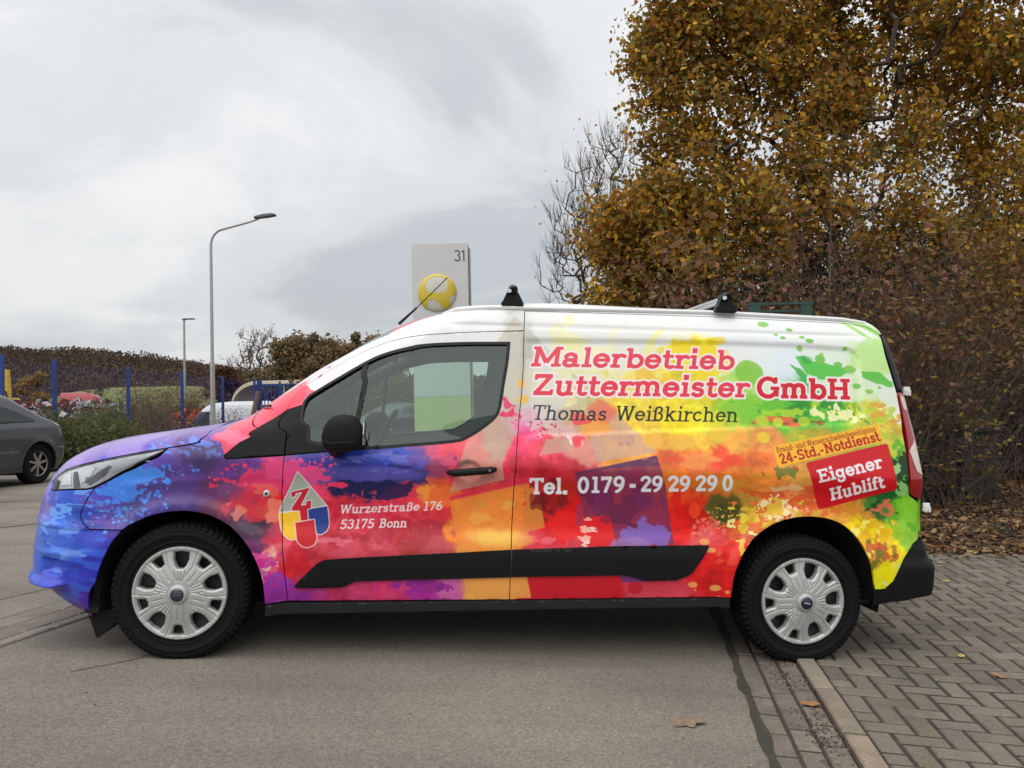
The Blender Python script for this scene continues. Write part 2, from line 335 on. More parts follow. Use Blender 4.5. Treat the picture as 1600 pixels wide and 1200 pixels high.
def stroke(p, w, col, alpha=1., wob=.004, seed=1):
    p = np.array(p); sl, X, Y = CV.box(p[:,0].min(), p[:,1].min(), p[:,0].max(), p[:,1].max(), .05); d = np.full(X.shape, 9., np.float32)
    X2 = X+wob*2*fbm(X*40,Y*40,seed); Y2 = Y+wob*2*fbm(X*40,Y*40,seed+5)
    for a, b in zip(p[:-1], p[1:]):
        e = b-a; t = np.clip(((X2-a[0])*e[0]+(Y2-a[1])*e[1])/(e@e+1e-9),0,1); d = np.minimum(d, np.hypot(X2-a[0]-t*e[0], Y2-a[1]-t*e[1]))
    CV.put(sl, aa(d-w/2, .003)*alpha, lin(col))
CTRL = [(float(a),float(b),c) for a,b,c in (q.split() for q in """-0.76 0.790 9a8ad0;-0.72 0.826 9a8ad4;-0.62 0.689 7a72c8;-0.41 0.954 8d74ba;-0.22 0.988 9480c8;-0.04 1.017 8266b4;0.10 1.043 8060ac;0.14 1.088 7d5ca8;-0.55 0.888 9a84c8;-0.51 0.701 3459c8;-0.53 0.611 4674dc;-0.44 0.676 3c60cc;-0.61 0.513 4672da;-0.50 0.490 5c86e6;-0.41 0.533 3a4cc0;-0.34 0.535 3338b0;-0.46 0.411 3848c0;-0.38 0.430 2e34ae;-0.58 0.351 4a56c8;-0.51 0.273 3a2ca8;-0.41 0.252 4c2aa6;-0.38 0.190 8a2a90;-0.64 0.420 3a60d0;-0.30 0.551 3430a8;-0.35 0.799 5650be;-0.29 0.832 5565cf;-0.20 0.871 5a6ad2;-0.12 0.934 6a52b8;-0.38 0.694 5f4aa8;-0.34 0.622 543a98;-0.26 0.683 5948a0;-0.17 0.744 564694;-0.09 0.822 5a448e;0.02 0.984 5c4082;0.09 0.934 4f3a70;0.03 0.872 5d408c;-0.03 0.778 5c448e;0.03 0.719 482e76;0.11 1.010 5c4478;0.15 1.012 5a3aa0;0.17 0.907 6a3f90;0.12 0.813 683a70;0.21 0.815 764878;0.18 0.723 863050;0.27 0.780 983a5c;0.12 0.691 562850;0.24 0.658 562848;0.28 0.726 b84048;0.33 0.788 cc3050;0.36 0.697 dc4545;0.33 0.621 40203c;0.40 0.744 e02530;0.41 0.867 c8356a;0.40 0.938 d84888;0.26 0.940 6a4090;0.32 0.896 7e4a90;0.43 0.914 e05090;0.41 0.565 d83050;0.35 0.548 702a60;0.41 0.483 f0a090;0.45 0.521 e86070;0.44 0.419 d82080;0.41 0.335 a030a0;0.47 0.320 962f9a;0.38 0.427 c060a0;-0.14 0.655 4a3490;-0.02 0.688 402c78;0.17 1.027 a060b0;0.21 1.034 e06a94;0.28 1.065 f06080;0.26 1.141 f04860;0.35 1.193 f04058;0.40 1.260 f04055;0.47 1.281 f25062;0.53 1.322 ecebec;0.29 1.358 ecebee;0.37 1.412 eeeef0;0.66 1.520 ededee;0.93 1.672 f0f0f0;1.22 1.682 f1f1f1;1.41 1.672 eeeeee;1.02 1.605 ececec;1.41 1.604 e8e8e6;1.21 1.578 e8e8e8;0.50 0.932 5a4eb0;0.62 0.966 3c3a98;0.74 0.969 2c3a9a;0.90 0.959 3438a4;0.98 0.992 5f60c0;1.08 0.964 6a50a8;1.14 0.990 d05078;1.23 1.015 f04a60;1.36 1.034 f05060;1.47 1.069 d89a90;0.50 0.870 e84a84;0.59 0.872 c04688;0.67 0.874 5a4a9a;0.76 0.893 4a48a0;0.93 0.891 5652ac;1.05 0.904 4a4090;1.17 0.920 a04064;1.27 0.907 e83a50;1.43 0.896 ea3a50;0.51 0.792 e03060;0.62 0.820 e03560;0.75 0.839 2c2668;0.87 0.817 1c1c54;0.99 0.852 26286a;1.08 0.870 3c2a64;1.05 0.800 e03850;1.15 0.834 e86040;1.24 0.843 e65a30;1.33 0.820 e03540;0.69 0.751 d82840;0.81 0.738 cc2540;0.93 0.757 d42a48;1.05 0.782 dc3048;1.13 0.802 f08840;1.18 0.779 f07030;1.21 0.717 d23038;1.31 0.750 ec7a34;1.43 0.769 f08036;1.53 0.756 ee8434;0.57 0.612 cc2432;0.70 0.614 c62030;0.82 0.617 c42030;1.00 0.651 bc2030;1.19 0.639 b02838;1.28 0.626 ee8430;1.40 0.659 f08c35;1.51 0.631 f2a040;0.64 0.554 d84858;0.76 0.556 e05468;0.94 0.560 d04858;1.06 0.547 b83c40;1.22 0.550 c85058;1.37 0.568 f0a450;1.51 0.586 f8bc50;0.55 0.528 d02838;0.58 0.431 c41c2e;0.52 0.445 de2432;0.64 0.494 c02c3c;0.48 0.491 e05060;0.54 0.311 9a2f96;0.62 0.322 b03480;0.71 0.323 c03062;0.83 0.309 cc3c70;0.95 0.327 cc3070;1.14 0.329 ac2a94;1.26 0.331 cc60a4;1.39 0.316 f0a652;1.51 0.318 f0a856;1.70 0.354 dc2030;1.59 1.041 f03f68;1.74 1.040 ee4a60;1.61 0.933 d22840;1.68 1.097 f05a80;1.63 1.185 e4b4c0;1.59 1.296 dcd8cc;1.74 1.205 dccfc8;1.77 1.078 e06a70;1.64 1.496 dad9d2;1.59 1.629 d8d8d2;1.68 1.365 e0dcc4;1.74 1.302 dcdccc;1.71 1.687 ececea;2.23 1.732 f0f0ee;2.40 1.741 f0f0ee;2.58 1.739 f0f2f2;2.76 1.741 f0f2f2;2.94 1.738 f0f2f2;1.88 1.725 f0f0ee;2.06 1.734 f0f0ee;2.05 1.634 eeeeea;1.74 1.637 eaeae6;2.22 1.624 ecece4;2.36 1.659 efefe8;2.71 1.665 f0f2f2;2.81 1.652 f0f2f2;2.70 1.542 f0f2ee;2.91 1.551 eaf2f2;2.97 1.624 f0f4f4;3.22 1.708 f2f2f2;3.28 1.656 eef2ec;1.81 1.588 e6e2b4;1.91 1.698 f0f0ee;1.88 1.499 e6e4b4;1.98 1.477 e8e4b4;2.08 1.515 e8e6c8;2.16 1.519 e8e4d0;2.21 1.436 e8dc70;2.26 1.661 eeeeea;2.39 1.570 ecd828;2.49 1.533 ecd020;2.56 1.578 f0d828;2.64 1.680 f0f2f2;2.34 1.325 ecd430;2.21 1.369 e8cc60;1.87 1.307 e4d8a0;1.97 1.278 e8c860;2.14 1.251 f0d840;2.54 1.332 e8dc30;2.40 1.196 f4d820;2.20 1.179 f2cc40;2.04 1.215 eea838;1.97 1.148 e88830;2.54 1.200 e4d830;2.68 1.271 a8cc30;2.78 1.275 80c030;2.76 1.442 a8d460;2.92 1.246 62b830;3.02 1.284 4cb030;3.10 1.354 40a830;3.23 1.291 50b038;3.34 1.295 98c830;3.41 1.264 c8c840;3.51 1.261 d8c840;3.58 1.236 d8a840;3.56 1.103 88c030;3.54 1.168 b0b838;2.74 1.596 f0f2f2;2.88 1.620 eef4f6;3.02 1.556 e4eef4;3.27 1.602 e2efdc;3.12 1.740 f0f2f0;3.45 1.738 eef3ea;3.45 1.575 c8e4a8;3.55 1.579 c0e29a;3.50 1.438 dcead0;3.57 1.371 e0ead8;2.90 1.448 d8ecc8;2.73 1.544 f0f0e8;3.25 1.428 d0e8c0;3.40 1.365 d0e4b0;1.89 1.051 e09080;2.06 1.072 f5a040;2.20 1.060 f8ac50;2.36 1.097 f0b43c;2.53 1.103 f2bc3c;2.70 1.108 f0a848;2.87 1.114 f09850;2.83 1.009 e87034;2.52 1.007 f07040;2.36 1.027 ee6c38;2.63 1.026 f05432;2.36 0.939 e8762c;2.52 0.927 e47c28;2.69 0.948 e07c28;2.86 0.953 e88030;3.03 0.974 d89840;2.86 0.887 e88a38;2.40 0.842 e84820;2.47 0.779 e83018;2.60 0.841 e07028;2.69 0.889 e88030;2.66 0.751 625e28;2.60 0.782 706028;2.75 0.812 b88830;2.87 0.789 f08040;2.80 0.716 e8b838;2.87 0.653 d8a830;2.74 0.650 e86030;3.00 0.858 f08848;2.97 0.791 e86028;3.04 0.760 d88830;3.16 0.773 e8a030;2.96 0.719 c89838;2.70 0.556 e82a20;2.61 0.592 ee4444;2.53 0.615 ee5c5c;2.42 0.650 e01818;2.47 0.715 d81010;2.53 0.496 de2020;2.64 0.433 de2020;2.21 0.328 e04c5c;2.54 0.333 dc2028;2.38 0.331 e04050;3.04 1.086 b0b030;3.21 1.059 c09838;3.25 0.732 e8a030;3.31 0.701 f0c020;3.39 0.670 e8c020;3.49 0.634 e8cc28;3.55 0.572 f0d810;3.45 0.544 c88c30;3.48 0.447 ece020;3.56 0.464 e8ec70;3.45 0.386 e4e420;3.56 0.773 5cb028;3.63 0.808 84cc30;3.63 0.708 8ed03c;3.56 0.674 9ccc30;3.64 0.612 94cc3c;3.45 0.780 406c30;3.38 0.768 c88c30;3.55 0.873 246828;3.59 0.973 1c441c;3.58 1.038 2c4424;3.53 0.906 1c4c1c;3.21 0.797 e08030;3.31 0.783 e09030;3.60 1.137 a8cc40;3.62 1.238 d8b850;3.64 0.909 60b030;1.68 0.839 b82030;1.72 0.761 9a1a20;1.78 0.826 b82018;1.73 0.914 b01828;1.84 0.940 c02838;1.75 0.621 e81a18;1.83 0.694 de1010;1.85 0.577 e84050;1.99 0.657 dc2020;1.89 0.356 cc1828;2.05 0.359 d01828;1.80 0.322 cc2028;2.20 0.869 d83028;2.37 0.744 e02018;2.38 0.809 e83a20;2.39 0.907 e87020;1.69 0.574 dc3848;2.23 0.410 d02838""".split(";"))]
_g = 3   # coarse field step in texels
def base_field():
    P0 = np.array([[a,b] for a,b,_ in CTRL], np.float32); C0 = np.array([srgb(lin(h)) for _,_,h in CTRL], np.float32)
    X, Y = np.meshgrid(_uu[::_g], _zz[::_g])
    wx = X+.10*fbm(X*7,Y*7,3,6); wy = Y+.10*fbm(X*7,Y*7,33,6)
    acc = np.zeros(X.shape+(3,), np.float32); ws = np.zeros(X.shape, np.float32)
    for p, c in zip(P0, C0):
        d2 = (wx-p[0])**2+((wy-p[1])*1.15)**2; w = 1./(d2+6e-5)**3.2
        acc += w[...,None]*c; ws += w
    return acc/ws[...,None]
def paint_livery():
    F = base_field(); h, w, _ = F.shape
    X, Y = np.meshgrid(_uu, _zz)
    n1 = fbm(X*28, Y*28, 71, 4); n2 = fbm(X*28, Y*28, 91, 4)
    # white areas stay calm; coloured areas get small broken edges
    jx = (X-U0)/TEX/_g+n1*9; jy = (Y-Z0)/TEX/_g+n2*9
    jx = np.clip(jx,0,w-1.001); jy = np.clip(jy,0,h-1.001); xi = jx.astype(int); yi = jy.astype(int); fx = (jx-xi)[...,None]; fy = (jy-yi)[...,None]
    c = (F[yi,xi]*(1-fx)+F[yi,xi+1]*fx)*(1-fy)+(F[yi+1,xi]*(1-fx)+F[yi+1,xi+1]*fx)*fy
    sat = (c.max(-1)-c.min(-1))[...,None]
    g = fbm(X*12, Y*16, 41, 5)[...,None]; g2 = fbm(X*60,Y*70,51,3)[...,None]
    sf = np.clip(sat*1.6-.12,0,1); c = c*(1+sf*(g*.34+g2*.20))+sf*g*.03
    CV.c[:] = np.where(c<=.04045, c/12.92, (np.clip(c,0,2)/1.055+.052133)**2.4)
    S = 1/316.
    # --- front bumper and wing: brushy blues, splatter
    flecks((-0.504,0.671), .16, .12, ['6aa4f4','2a44b8','223aa0'], .02, 16, 5, .8, .6, 1.6)
    flecks((-0.537,0.522), .14, .12, ['74a0f0','3050c0'], .03, 18, 8, .7, .5, 1.8)
    flecks((-0.414,0.383), .2, .16, ['3a66dc','2a2c9c'], .05, 10, 18, .6, .6, 1.6)
    blob((-0.220,0.858), .12, .045, '4a90f4', .95, .9, 22, 5, .003)
    blob((-0.291,0.796), .08, .05, '4888f0', .9, 1.1, 26, 6, .003)
    spray((-0.247,0.773), .2, .13, ['4a94f4','5aa0f4','4484ec'], 150, .002, .012, 3, .95)
    spray((-0.327,0.666), .16, .08, ['58a4f0','4a88ec'], 70, .002, .010, 13, .9)
    spray((0.023,0.984), .14, .05, ['5a90ec','6a84e4'], 60, .002, .012, 4, .9)
    spray((-0.074,0.899), .14, .06, ['5a84ec'], 40, .002, .009, 24, .85)
    blob((0.092,1.023), .05, .025, '6a8cec', .8, 1., 24, 8, .003)
    blob((-0.236,0.683), .05, .06, '3c3458', .45, .7, 20, 15, .03)
    blob((0.079,0.958), .1, .05, '4a3a64', .55, .5, 14, 16, .05)
    spray((0.249,0.862), .16, .09, ['e8345c','ee4a74','e03a50'], 90, .002, .012, 7, .95)
    blob((0.368,0.856), .1, .05, 'e8386c', .9, 1.0, 20, 17, .004)
    blob((0.443,0.899), .09, .045, 'ec4c88', .9, 1.0, 20, 19, .004)
    flecks((0.329,0.711), .14, .1, ['f06a50','d82840','ee8a70'], .03, 12, 27, .6)
    blob((0.331,0.601), .09, .045, '3a1c3c', .8, .6, 16, 29, .02)
    flecks((0.390,0.458), .09, .07, ['f8c4b0','e04898','c82c90'], .04, 20, 37, .85, .8, 1.2)
    flecks((0.431,0.382), .08, .06, ['d81c70','9a38b0'], .05, 16, 39, .8)
    # --- A pillar
    poly([(0.151,1.027),(0.205,1.079),(0.173,1.101),(0.126,1.214),(0.321,1.280),(0.402,1.301),(0.499,1.311),(0.575,1.286),(0.538,1.249),(0.455,1.173),(0.355,1.086),(0.179,0.961)], 'f0465e', .9, .012, 30, 4, .003)
    blob((0.236,1.047), .06, .035, 'f07898', .8, .7, 22, 3, .01)
    blob((0.543,1.413), .014, .008, 'b04a94', .9, .3, 30, 3); blob((0.537,1.363), .016, .009, 'a84488', .9, .3, 30, 5)
    poly([(.70,1.60),(.86,1.612),(.94,1.655),(1.03,1.706),(1.12,1.743),(1.26,1.775),(1.5,1.80),(2.2,1.86),(0,1.86),(0,1.60)], 'd23a50', .95, .008, 12, 3, .003)
    # --- door
    blob((0.847,0.982), .2, .05, '2438a0', .85, .5, 14, 41, .01)
    blob((0.882,0.896), .26, .035, '5c58b4', .8, .4, 9, 42, .02)
    blob((0.884,0.818), .2, .045, '191a50', .95, .55, 20, 43, .004)
    flecks((0.895,0.959), .22, .05, ['3c5cc8','6a6ac8','1c2470'], .06, 20, 45, .7, .5, 1.5)
    blob((0.563,0.893), .09, .03, 'f04c88', .9, .8, 20, 46, .004); spray((0.592,0.934), .11, .05, ['f05090','ec4080'], 36, .003, .014, 47, .95)
    blob((0.709,0.835), .055, .014, 'ee3468', .95, .8, 26, 48, .003); blob((0.648,0.864), .03, .018, 'ec4a84', .9, .8, 26, 49, .003)
    flecks((0.813,0.692), .34, .1, ['e8405c','b01a34','e04a58'], .03, 24, 50, .5, 1, 1.3)
    flecks((0.939,0.619), .5, .05, ['a81c30','c83848'], .04, 14, 52, .5)
    blob((1.141,0.815), .045, .04, 'f2923c', .85, .8, 22, 53, .005); blob((1.210,0.805), .07, .05, 'ee6830', .9, .7, 16, 54, .006)
    flecks((1.234,0.963), .14, .05, ['5a3478','d04a70'], .05, 18, 55, .8)
    flecks((0.760,0.556), .3, .03, ['f07a8c','e86878'], .02, 14, 57, .6, .5, 2)
    flecks((0.586,0.353), .12, .05, ['d84a78','a02c88','c02a50'], .03, 20, 59, .7)
    flecks((1.134,0.361), .14, .035, ['a02a98','8c2490'], .0, 18, 61, .9)
    flecks((0.890,0.335), .2, .04, ['e04868','d83c5c'], .03, 20, 62, .6)
    # orange faces of the big ghosted mark
    poly([(1.248,0.774),(1.632,0.870),(1.692,0.817),(1.724,0.654),(1.606,0.618),(1.617,0.539),(1.301,0.530)], 'ee8a36', .66)
    poly([(1.334,0.396),(1.648,0.414),(1.669,0.307),(1.392,0.297)], 'f2a552', .9)
    sh = [(1.248,0.774),(1.632,0.870),(1.692,0.817),(1.724,0.654),(1.606,0.618),(1.617,0.539),(1.301,0.530)]
    flecks((1.465,0.707), .17, .09, ['e87830','d89038','f0a848'], .03, 13, 63, .65)
    blob((1.499,0.601), .11, .035, 'fccc5c', .8, .6, 14, 64, .03)
    poly([(1.618,0.847),(1.692,0.817),(1.724,0.654),(1.625,0.627)], 'd08038', .6)
    poly([(1.251,0.793),(1.562,0.881),(1.633,0.905),(1.635,0.873),(1.248,0.771)], 'e02c48', .85)
    # --- rear half, red zone
    flecks((1.748,0.793), .14, .1, ['8c141c','d82018','701018'], .03, 15, 65, .75)
    blob((1.842,0.663), .07, .07, 'ea1c1c', .95, .5, 14, 66, .006); poly([(1.918,0.696),(2.048,0.718),(2.087,0.573),(1.919,0.569)], 'e01c22', .95)
    flecks((1.721,0.590), .1, .02, ['f06a74'], -.02, 14, 67, .6)
    poly([(1.862,0.928),(2.280,1.025),(2.328,0.873),(2.380,0.584),(2.087,0.573),(2.048,0.718),(1.918,0.705),(1.894,0.832)], '7a3054', .84)
    poly([(1.862,0.928),(2.280,1.025),(2.291,0.975),(2.062,0.959),(1.869,0.921)], '543260', .75, 0)
    flecks((2.119,0.803), .22, .14, ['86345c','5c2048','7c2e62'], .02, 10, 68, .6)
    blob((2.245,0.631), .12, .065, '8468c0', .85, .7, 18, 69, .006); blob((2.171,0.584), .1, .03, 'a078b8', .7, .6, 16, 70, .006)
    flecks((1.939,0.634), .045, .08, ['ffd8d0','f8a898'], .02, 26, 71, .9, .7, 1.6)
    poly([(1.641,0.414),(2.104,0.434),(2.135,0.314),(1.669,0.307)], 'cc1a2c', .95); poly([(2.111,0.434),(2.135,0.314),(2.346,0.323),(2.543,0.339),(2.340,0.412)], 'dc4658', .6, 0, soft=.02)
    poly([(2.104,0.434),(2.242,0.417),(2.236,0.397),(2.119,0.392)], '6c3c80', .9); blob((2.189,0.367), .035, .03, 'c41c30', .95, .5, 20, 72)
    # pale ghost faces
    G = 'b8ae94'
    poly([(1.552,1.719),(1.890,1.406),(2.037,1.280),(2.284,1.041),(1.978,0.984),(1.929,1.141),(1.888,1.242),(1.851,1.438),(1.708,1.499),(1.615,1.495),(1.605,1.630)], 'aab09c', .42)
    poly([(1.552,1.719),(1.462,1.572),(1.353,1.103),(1.319,1.055),(1.247,0.812),(1.514,0.883),(1.498,0.964),(1.566,1.100),(1.594,1.232),(1.615,1.495),(1.605,1.630)], G, .5)
    poly([(1.773,1.238),(1.734,1.115),(1.682,1.007),(1.853,1.037),(1.847,1.113),(1.929,1.141),(1.888,1.275)], 'c0a890', .62)
    poly([(1.929,1.141),(1.888,1.242),(2.037,1.274),(2.284,1.041),(1.978,0.984)], 'cfa088', .55)
    flecks((2.065,1.088), .14, .06, ['b08a84','d8a88c'], .06, 20, 73, .6)
    # splashes on the pale upper zone
    blob((1.826,1.589), .1, .1, 'e8e4a0', .55, .8, 12, 74, .006); blob((1.993,1.511), .1, .06, 'ece890', .5, .8, 12, 75, .006); blob((1.846,1.705), .05, .04, 'ecea9c', .6, .9, 14, 76, .005)
    stroke([(2.337,1.676),(2.296,1.642),(2.265,1.585),(2.241,1.522),(2.178,1.469)], .03, 'e8e070', .7); stroke([(2.091,1.671),(2.065,1.635),(2.073,1.583)], .02, 'e8e490', .6)
    blob((2.541,1.535), .16, .085, 'edd31c', .95, .55, 12, 77, .004); blob((2.637,1.637), .05, .02, 'edd31c', .9, .8, 20, 78)
    flecks((2.344,1.391), .3, .09, ['f2dc20','e8c820','eab840'], .0, 9, 79, .75)
    flecks((2.471,1.231), .26, .05, ['f4e018','d8d820'], .0, 10, 80, .7)
    blob((1.985,1.155), .09, .04, 'f0a030', .8, .8, 14, 81, .01); flecks((1.887,1.194), .05, .04, ['e83040','f06040'], .05, 16, 82, .8)
    blob((1.987,1.246), .07, .05, 'e83a34', .6, .9, 12, 83, .02)
    blob((1.766,1.135), .11, .035, 'dcb8b4', .6, .9, 20, 84, .004); spray((1.708,1.146), .1, .05, ['c83050','c04058'], 46, .002, .009, 85, .9)
    flecks((1.853,1.097), .07, .03, ['ffe0dc','e84858'], .04, 30, 86, .9); blob((1.876,1.082), .025, .03, 'f04858', .95, .8, 24, 87)
    blob((1.724,1.102), .03, .012, 'e0304c', .95, .8, 24, 88); flecks((1.595,1.136), .05, .04, ['f04890','f080b0'], .02, 18, 89, .7)
    blob((1.593,1.361), .03, .025, 'f0b040', .9, .9, 22, 90); blob((1.610,1.290), .035, .022, 'f0b848', .9, .9, 22, 91); blob((1.708,1.327), .05, .02, 'eeb850', .6, .9, 22, 92)
    blob((1.529,1.255), .03, .028, 'dc2860', .95, 1., 24, 93); blob((1.513,1.203), .045, .016, 'e03064', .95, .9, 24, 94); spray((1.546,1.204), .05, .04, ['dc2860'], 26, .003, .010, 95, .95)
    # greens
    blob((2.804,1.468), .075, .065, '82c03a', .95, .28, 9, 96, .004); blob((2.781,1.275), .12, .055, '7cc434', .8, .6, 10, 97, .01)
    flecks((3.026,1.300), .32, .065, ['3aa42c','68bc2c','2c8c30','a8d030'], .02, 14, 98, .85, .7, 1.3)
    flecks((2.983,1.216), .2, .03, ['305c20','a04c28','e06838'], .06, 22, 99, .9, .5, 1.5)
    flecks((3.339,1.278), .2, .045, ['e0d840','3c9c34','c8d83c','f0f0b0'], .02, 26, 100, .9)
    flecks((3.533,1.268), .12, .07, ['f4f0e0','d89c3c','b0c838'], .04, 26, 101, .9, .8, 1.3)
    blob((3.513,1.578), .12, .1, 'b4dc84', .75, .5, 12, 102, .005); blob((3.426,1.400), .09, .05, 'd8e8c4', .5, .6, 16, 103, .01)
    poly([(3.069,1.572),(3.120,1.582),(3.152,1.551),(3.230,1.544),(3.300,1.533),(3.369,1.508),(3.298,1.457),(3.201,1.453),(3.122,1.477),(3.092,1.525)], '48bc38', .95, .006, 30, 5, .003)
    poly([(3.032,1.529),(3.083,1.510),(3.122,1.477),(3.173,1.424),(3.114,1.402),(3.065,1.413),(3.085,1.462)], '3cae3c', .95, .008, 30, 6, .003)
    poly([(3.426,1.504),(3.530,1.501),(3.582,1.448),(3.582,1.420),(3.503,1.438),(3.421,1.469)], '54b838', .95, .006, 30, 7, .003)
    blob((3.131,1.554), .03, .02, '2ca040', .7, .6, 24, 7, .01); blob((2.971,1.451), .07, .02, '70b8e0', .25, .5, 10, 8, .04)
    for k, (x, y, a, b) in enumerate([(2.911,1.741,0.0328,0.0164),(3.052,1.714,0.0197,0.0098),(2.973,1.685,0.0131,0.0082),(3.006,1.668,0.0164,0.0098),(3.116,1.677,0.0164,0.0098),(3.156,1.657,0.0230,0.0131),(3.099,1.616,0.0164,0.0164),(3.207,1.564,0.0295,0.0230),(3.218,1.589,0.0131,0.0098),(3.304,1.537,0.0262,0.0164),(3.369,1.512,0.0361,0.0230),(3.393,1.423,0.0230,0.0164),(3.454,1.394,0.0230,0.0131),(3.515,1.417,0.0098,0.0066),(3.353,1.624,0.0131,0.0098)]): blob((x,y), a, b, ['84c050','6cba44'][k%2], .95, .2, 24, k+3, .003)
    poly([(3.367,1.776),(3.399,1.774),(3.465,1.727),(3.514,1.685),(3.473,1.698),(3.412,1.736)], '9cd066', .9, .003, 30, 8); poly([(3.415,1.775),(3.493,1.775),(3.559,1.734),(3.606,1.682),(3.547,1.695),(3.495,1.740)], '92cc5c', .9, .003, 30, 9)
    for k, (x, y, a, b) in enumerate([(2.617,1.141,0.0557,0.0426),(2.413,1.099,0.0656,0.0393),(2.852,1.221,0.0361,0.0295),(2.938,1.217,0.0262,0.0230),(3.081,1.226,0.0328,0.0262),(2.848,1.132,0.0328,0.0295),(3.061,1.136,0.0262,0.0197),(2.263,1.094,0.0590,0.0328)]): blob((x,y), a, b, ['ecc440','f0b848','b8d02c','c8d42c','b0cc30','ecd02c','d8c82c','f4b850'][k], .8, .12, 20, k+3, .004)
    # orange zone brushwork
    flecks((2.524,1.000), .3, .05, ['ee4426','f08838','f2a050'], .0, 8, 110, .6, .6, 1.6)
    flecks((2.589,0.919), .3, .06, ['d86c20','e89038','c89028'], .02, 12, 111, .6, .5, 1.5)
    flecks((2.958,0.956), .12, .04, ['6c7c30','b04c24','708020'], .08, 24, 112, .9)
    flecks((2.967,0.841), .2, .06, ['f4a868','d84a24','f0c088'], .03, 14, 113, .75, .6, 1.6)
    blob((2.643,0.774), .09, .05, '54501e', .8, .8, 12, 114, .03); flecks((2.668,0.751), .1, .06, ['3c4420','8c8450'], .03, 16, 115, .7)
    flecks((2.837,0.707), .16, .1, ['f4d83c','f8f0a0','e87030','e8b82c'], .03, 26, 116, .95, .8, 1.3)
    flecks((2.954,0.775), .14, .06, ['e8502c','e8c038','f8e8b0'], .04, 26, 117, .9)
    spray((2.635,0.718), .12, .06, ['f0d040','f08050','f8e060'], 70, .0015, .006, 118, .95); spray((2.552,0.659), .1, .06, ['f06858','f47a68'], 60, .003, .012, 119, .8)
    flecks((2.664,0.546), .12, .06, ['f04838','f06030','d81018'], .02, 10, 120, .8); flecks((2.433,0.778), .1, .09, ['d81414','f04a20'], .03, 8, 121, .7)
    flecks((2.748,0.563), .05, .07, ['f0a030','f0c040'], .06, 18, 122, .9)
    for k, (x, y, a, b) in enumerate([(2.480,0.385,0.0230,0.0148),(2.597,0.370,0.0295,0.0164),(2.658,0.354,0.0131,0.0098),(2.568,0.560,0.0230,0.0131),(2.533,0.600,0.0262,0.0164),(2.495,0.359,0.0066,0.0049)]): blob((x,y), a, b, 'f2a45c', .9, .2, 20, k+3, .003)
    flecks((3.108,0.762), .16, .04, ['a87028','e8b040','e04c28'], .03, 16, 123, .7)
    # tail corner
    flecks((3.470,0.787), .12, .04, ['1c5020','e07050','3c8c34'], .02, 22, 124, .9, .7, 1.3)
    blob((3.575,0.989), .07, .1, '183c18', .9, .6, 14, 125, .02); flecks((3.571,0.957), .07, .1, ['58b048','9cd080','103010'], .07, 22, 126, .85)
    blob((3.621,0.774), .06, .09, '8cd034', .7, .4, 10, 127, .02); flecks((3.612,0.724), .06, .08, ['4c9c24','a8dc4c'], .06, 9, 128, .6)
    flecks((3.384,0.638), .17, .09, ['ffe000','f8d008','f0b818','fff070'], -.01, 18, 129, .9)
    flecks((3.462,0.561), .08, .08, ['b06828','d89028','c84c28','687820'], .03, 20, 130, .85)
    blob((3.492,0.463), .08, .06, 'f4e40c', .8, .6, 14, 131, .008); flecks((3.525,0.431), .05, .04, ['d8f0c8','f0f090'], .03, 18, 132, .9)
    flecks((3.618,0.498), .03, .05, ['ffffff','d8f0e8'], .04, 16, 133, .9)
    flecks((3.546,1.102), .08, .08, ['4ca82c','c8cc3c','e8c050'], .02, 18, 134, .8)
    flecks((3.251,1.126), .2, .05, ['8cb830','c8a838','6c9c2c','d8b848'], .0, 14, 135, .7)
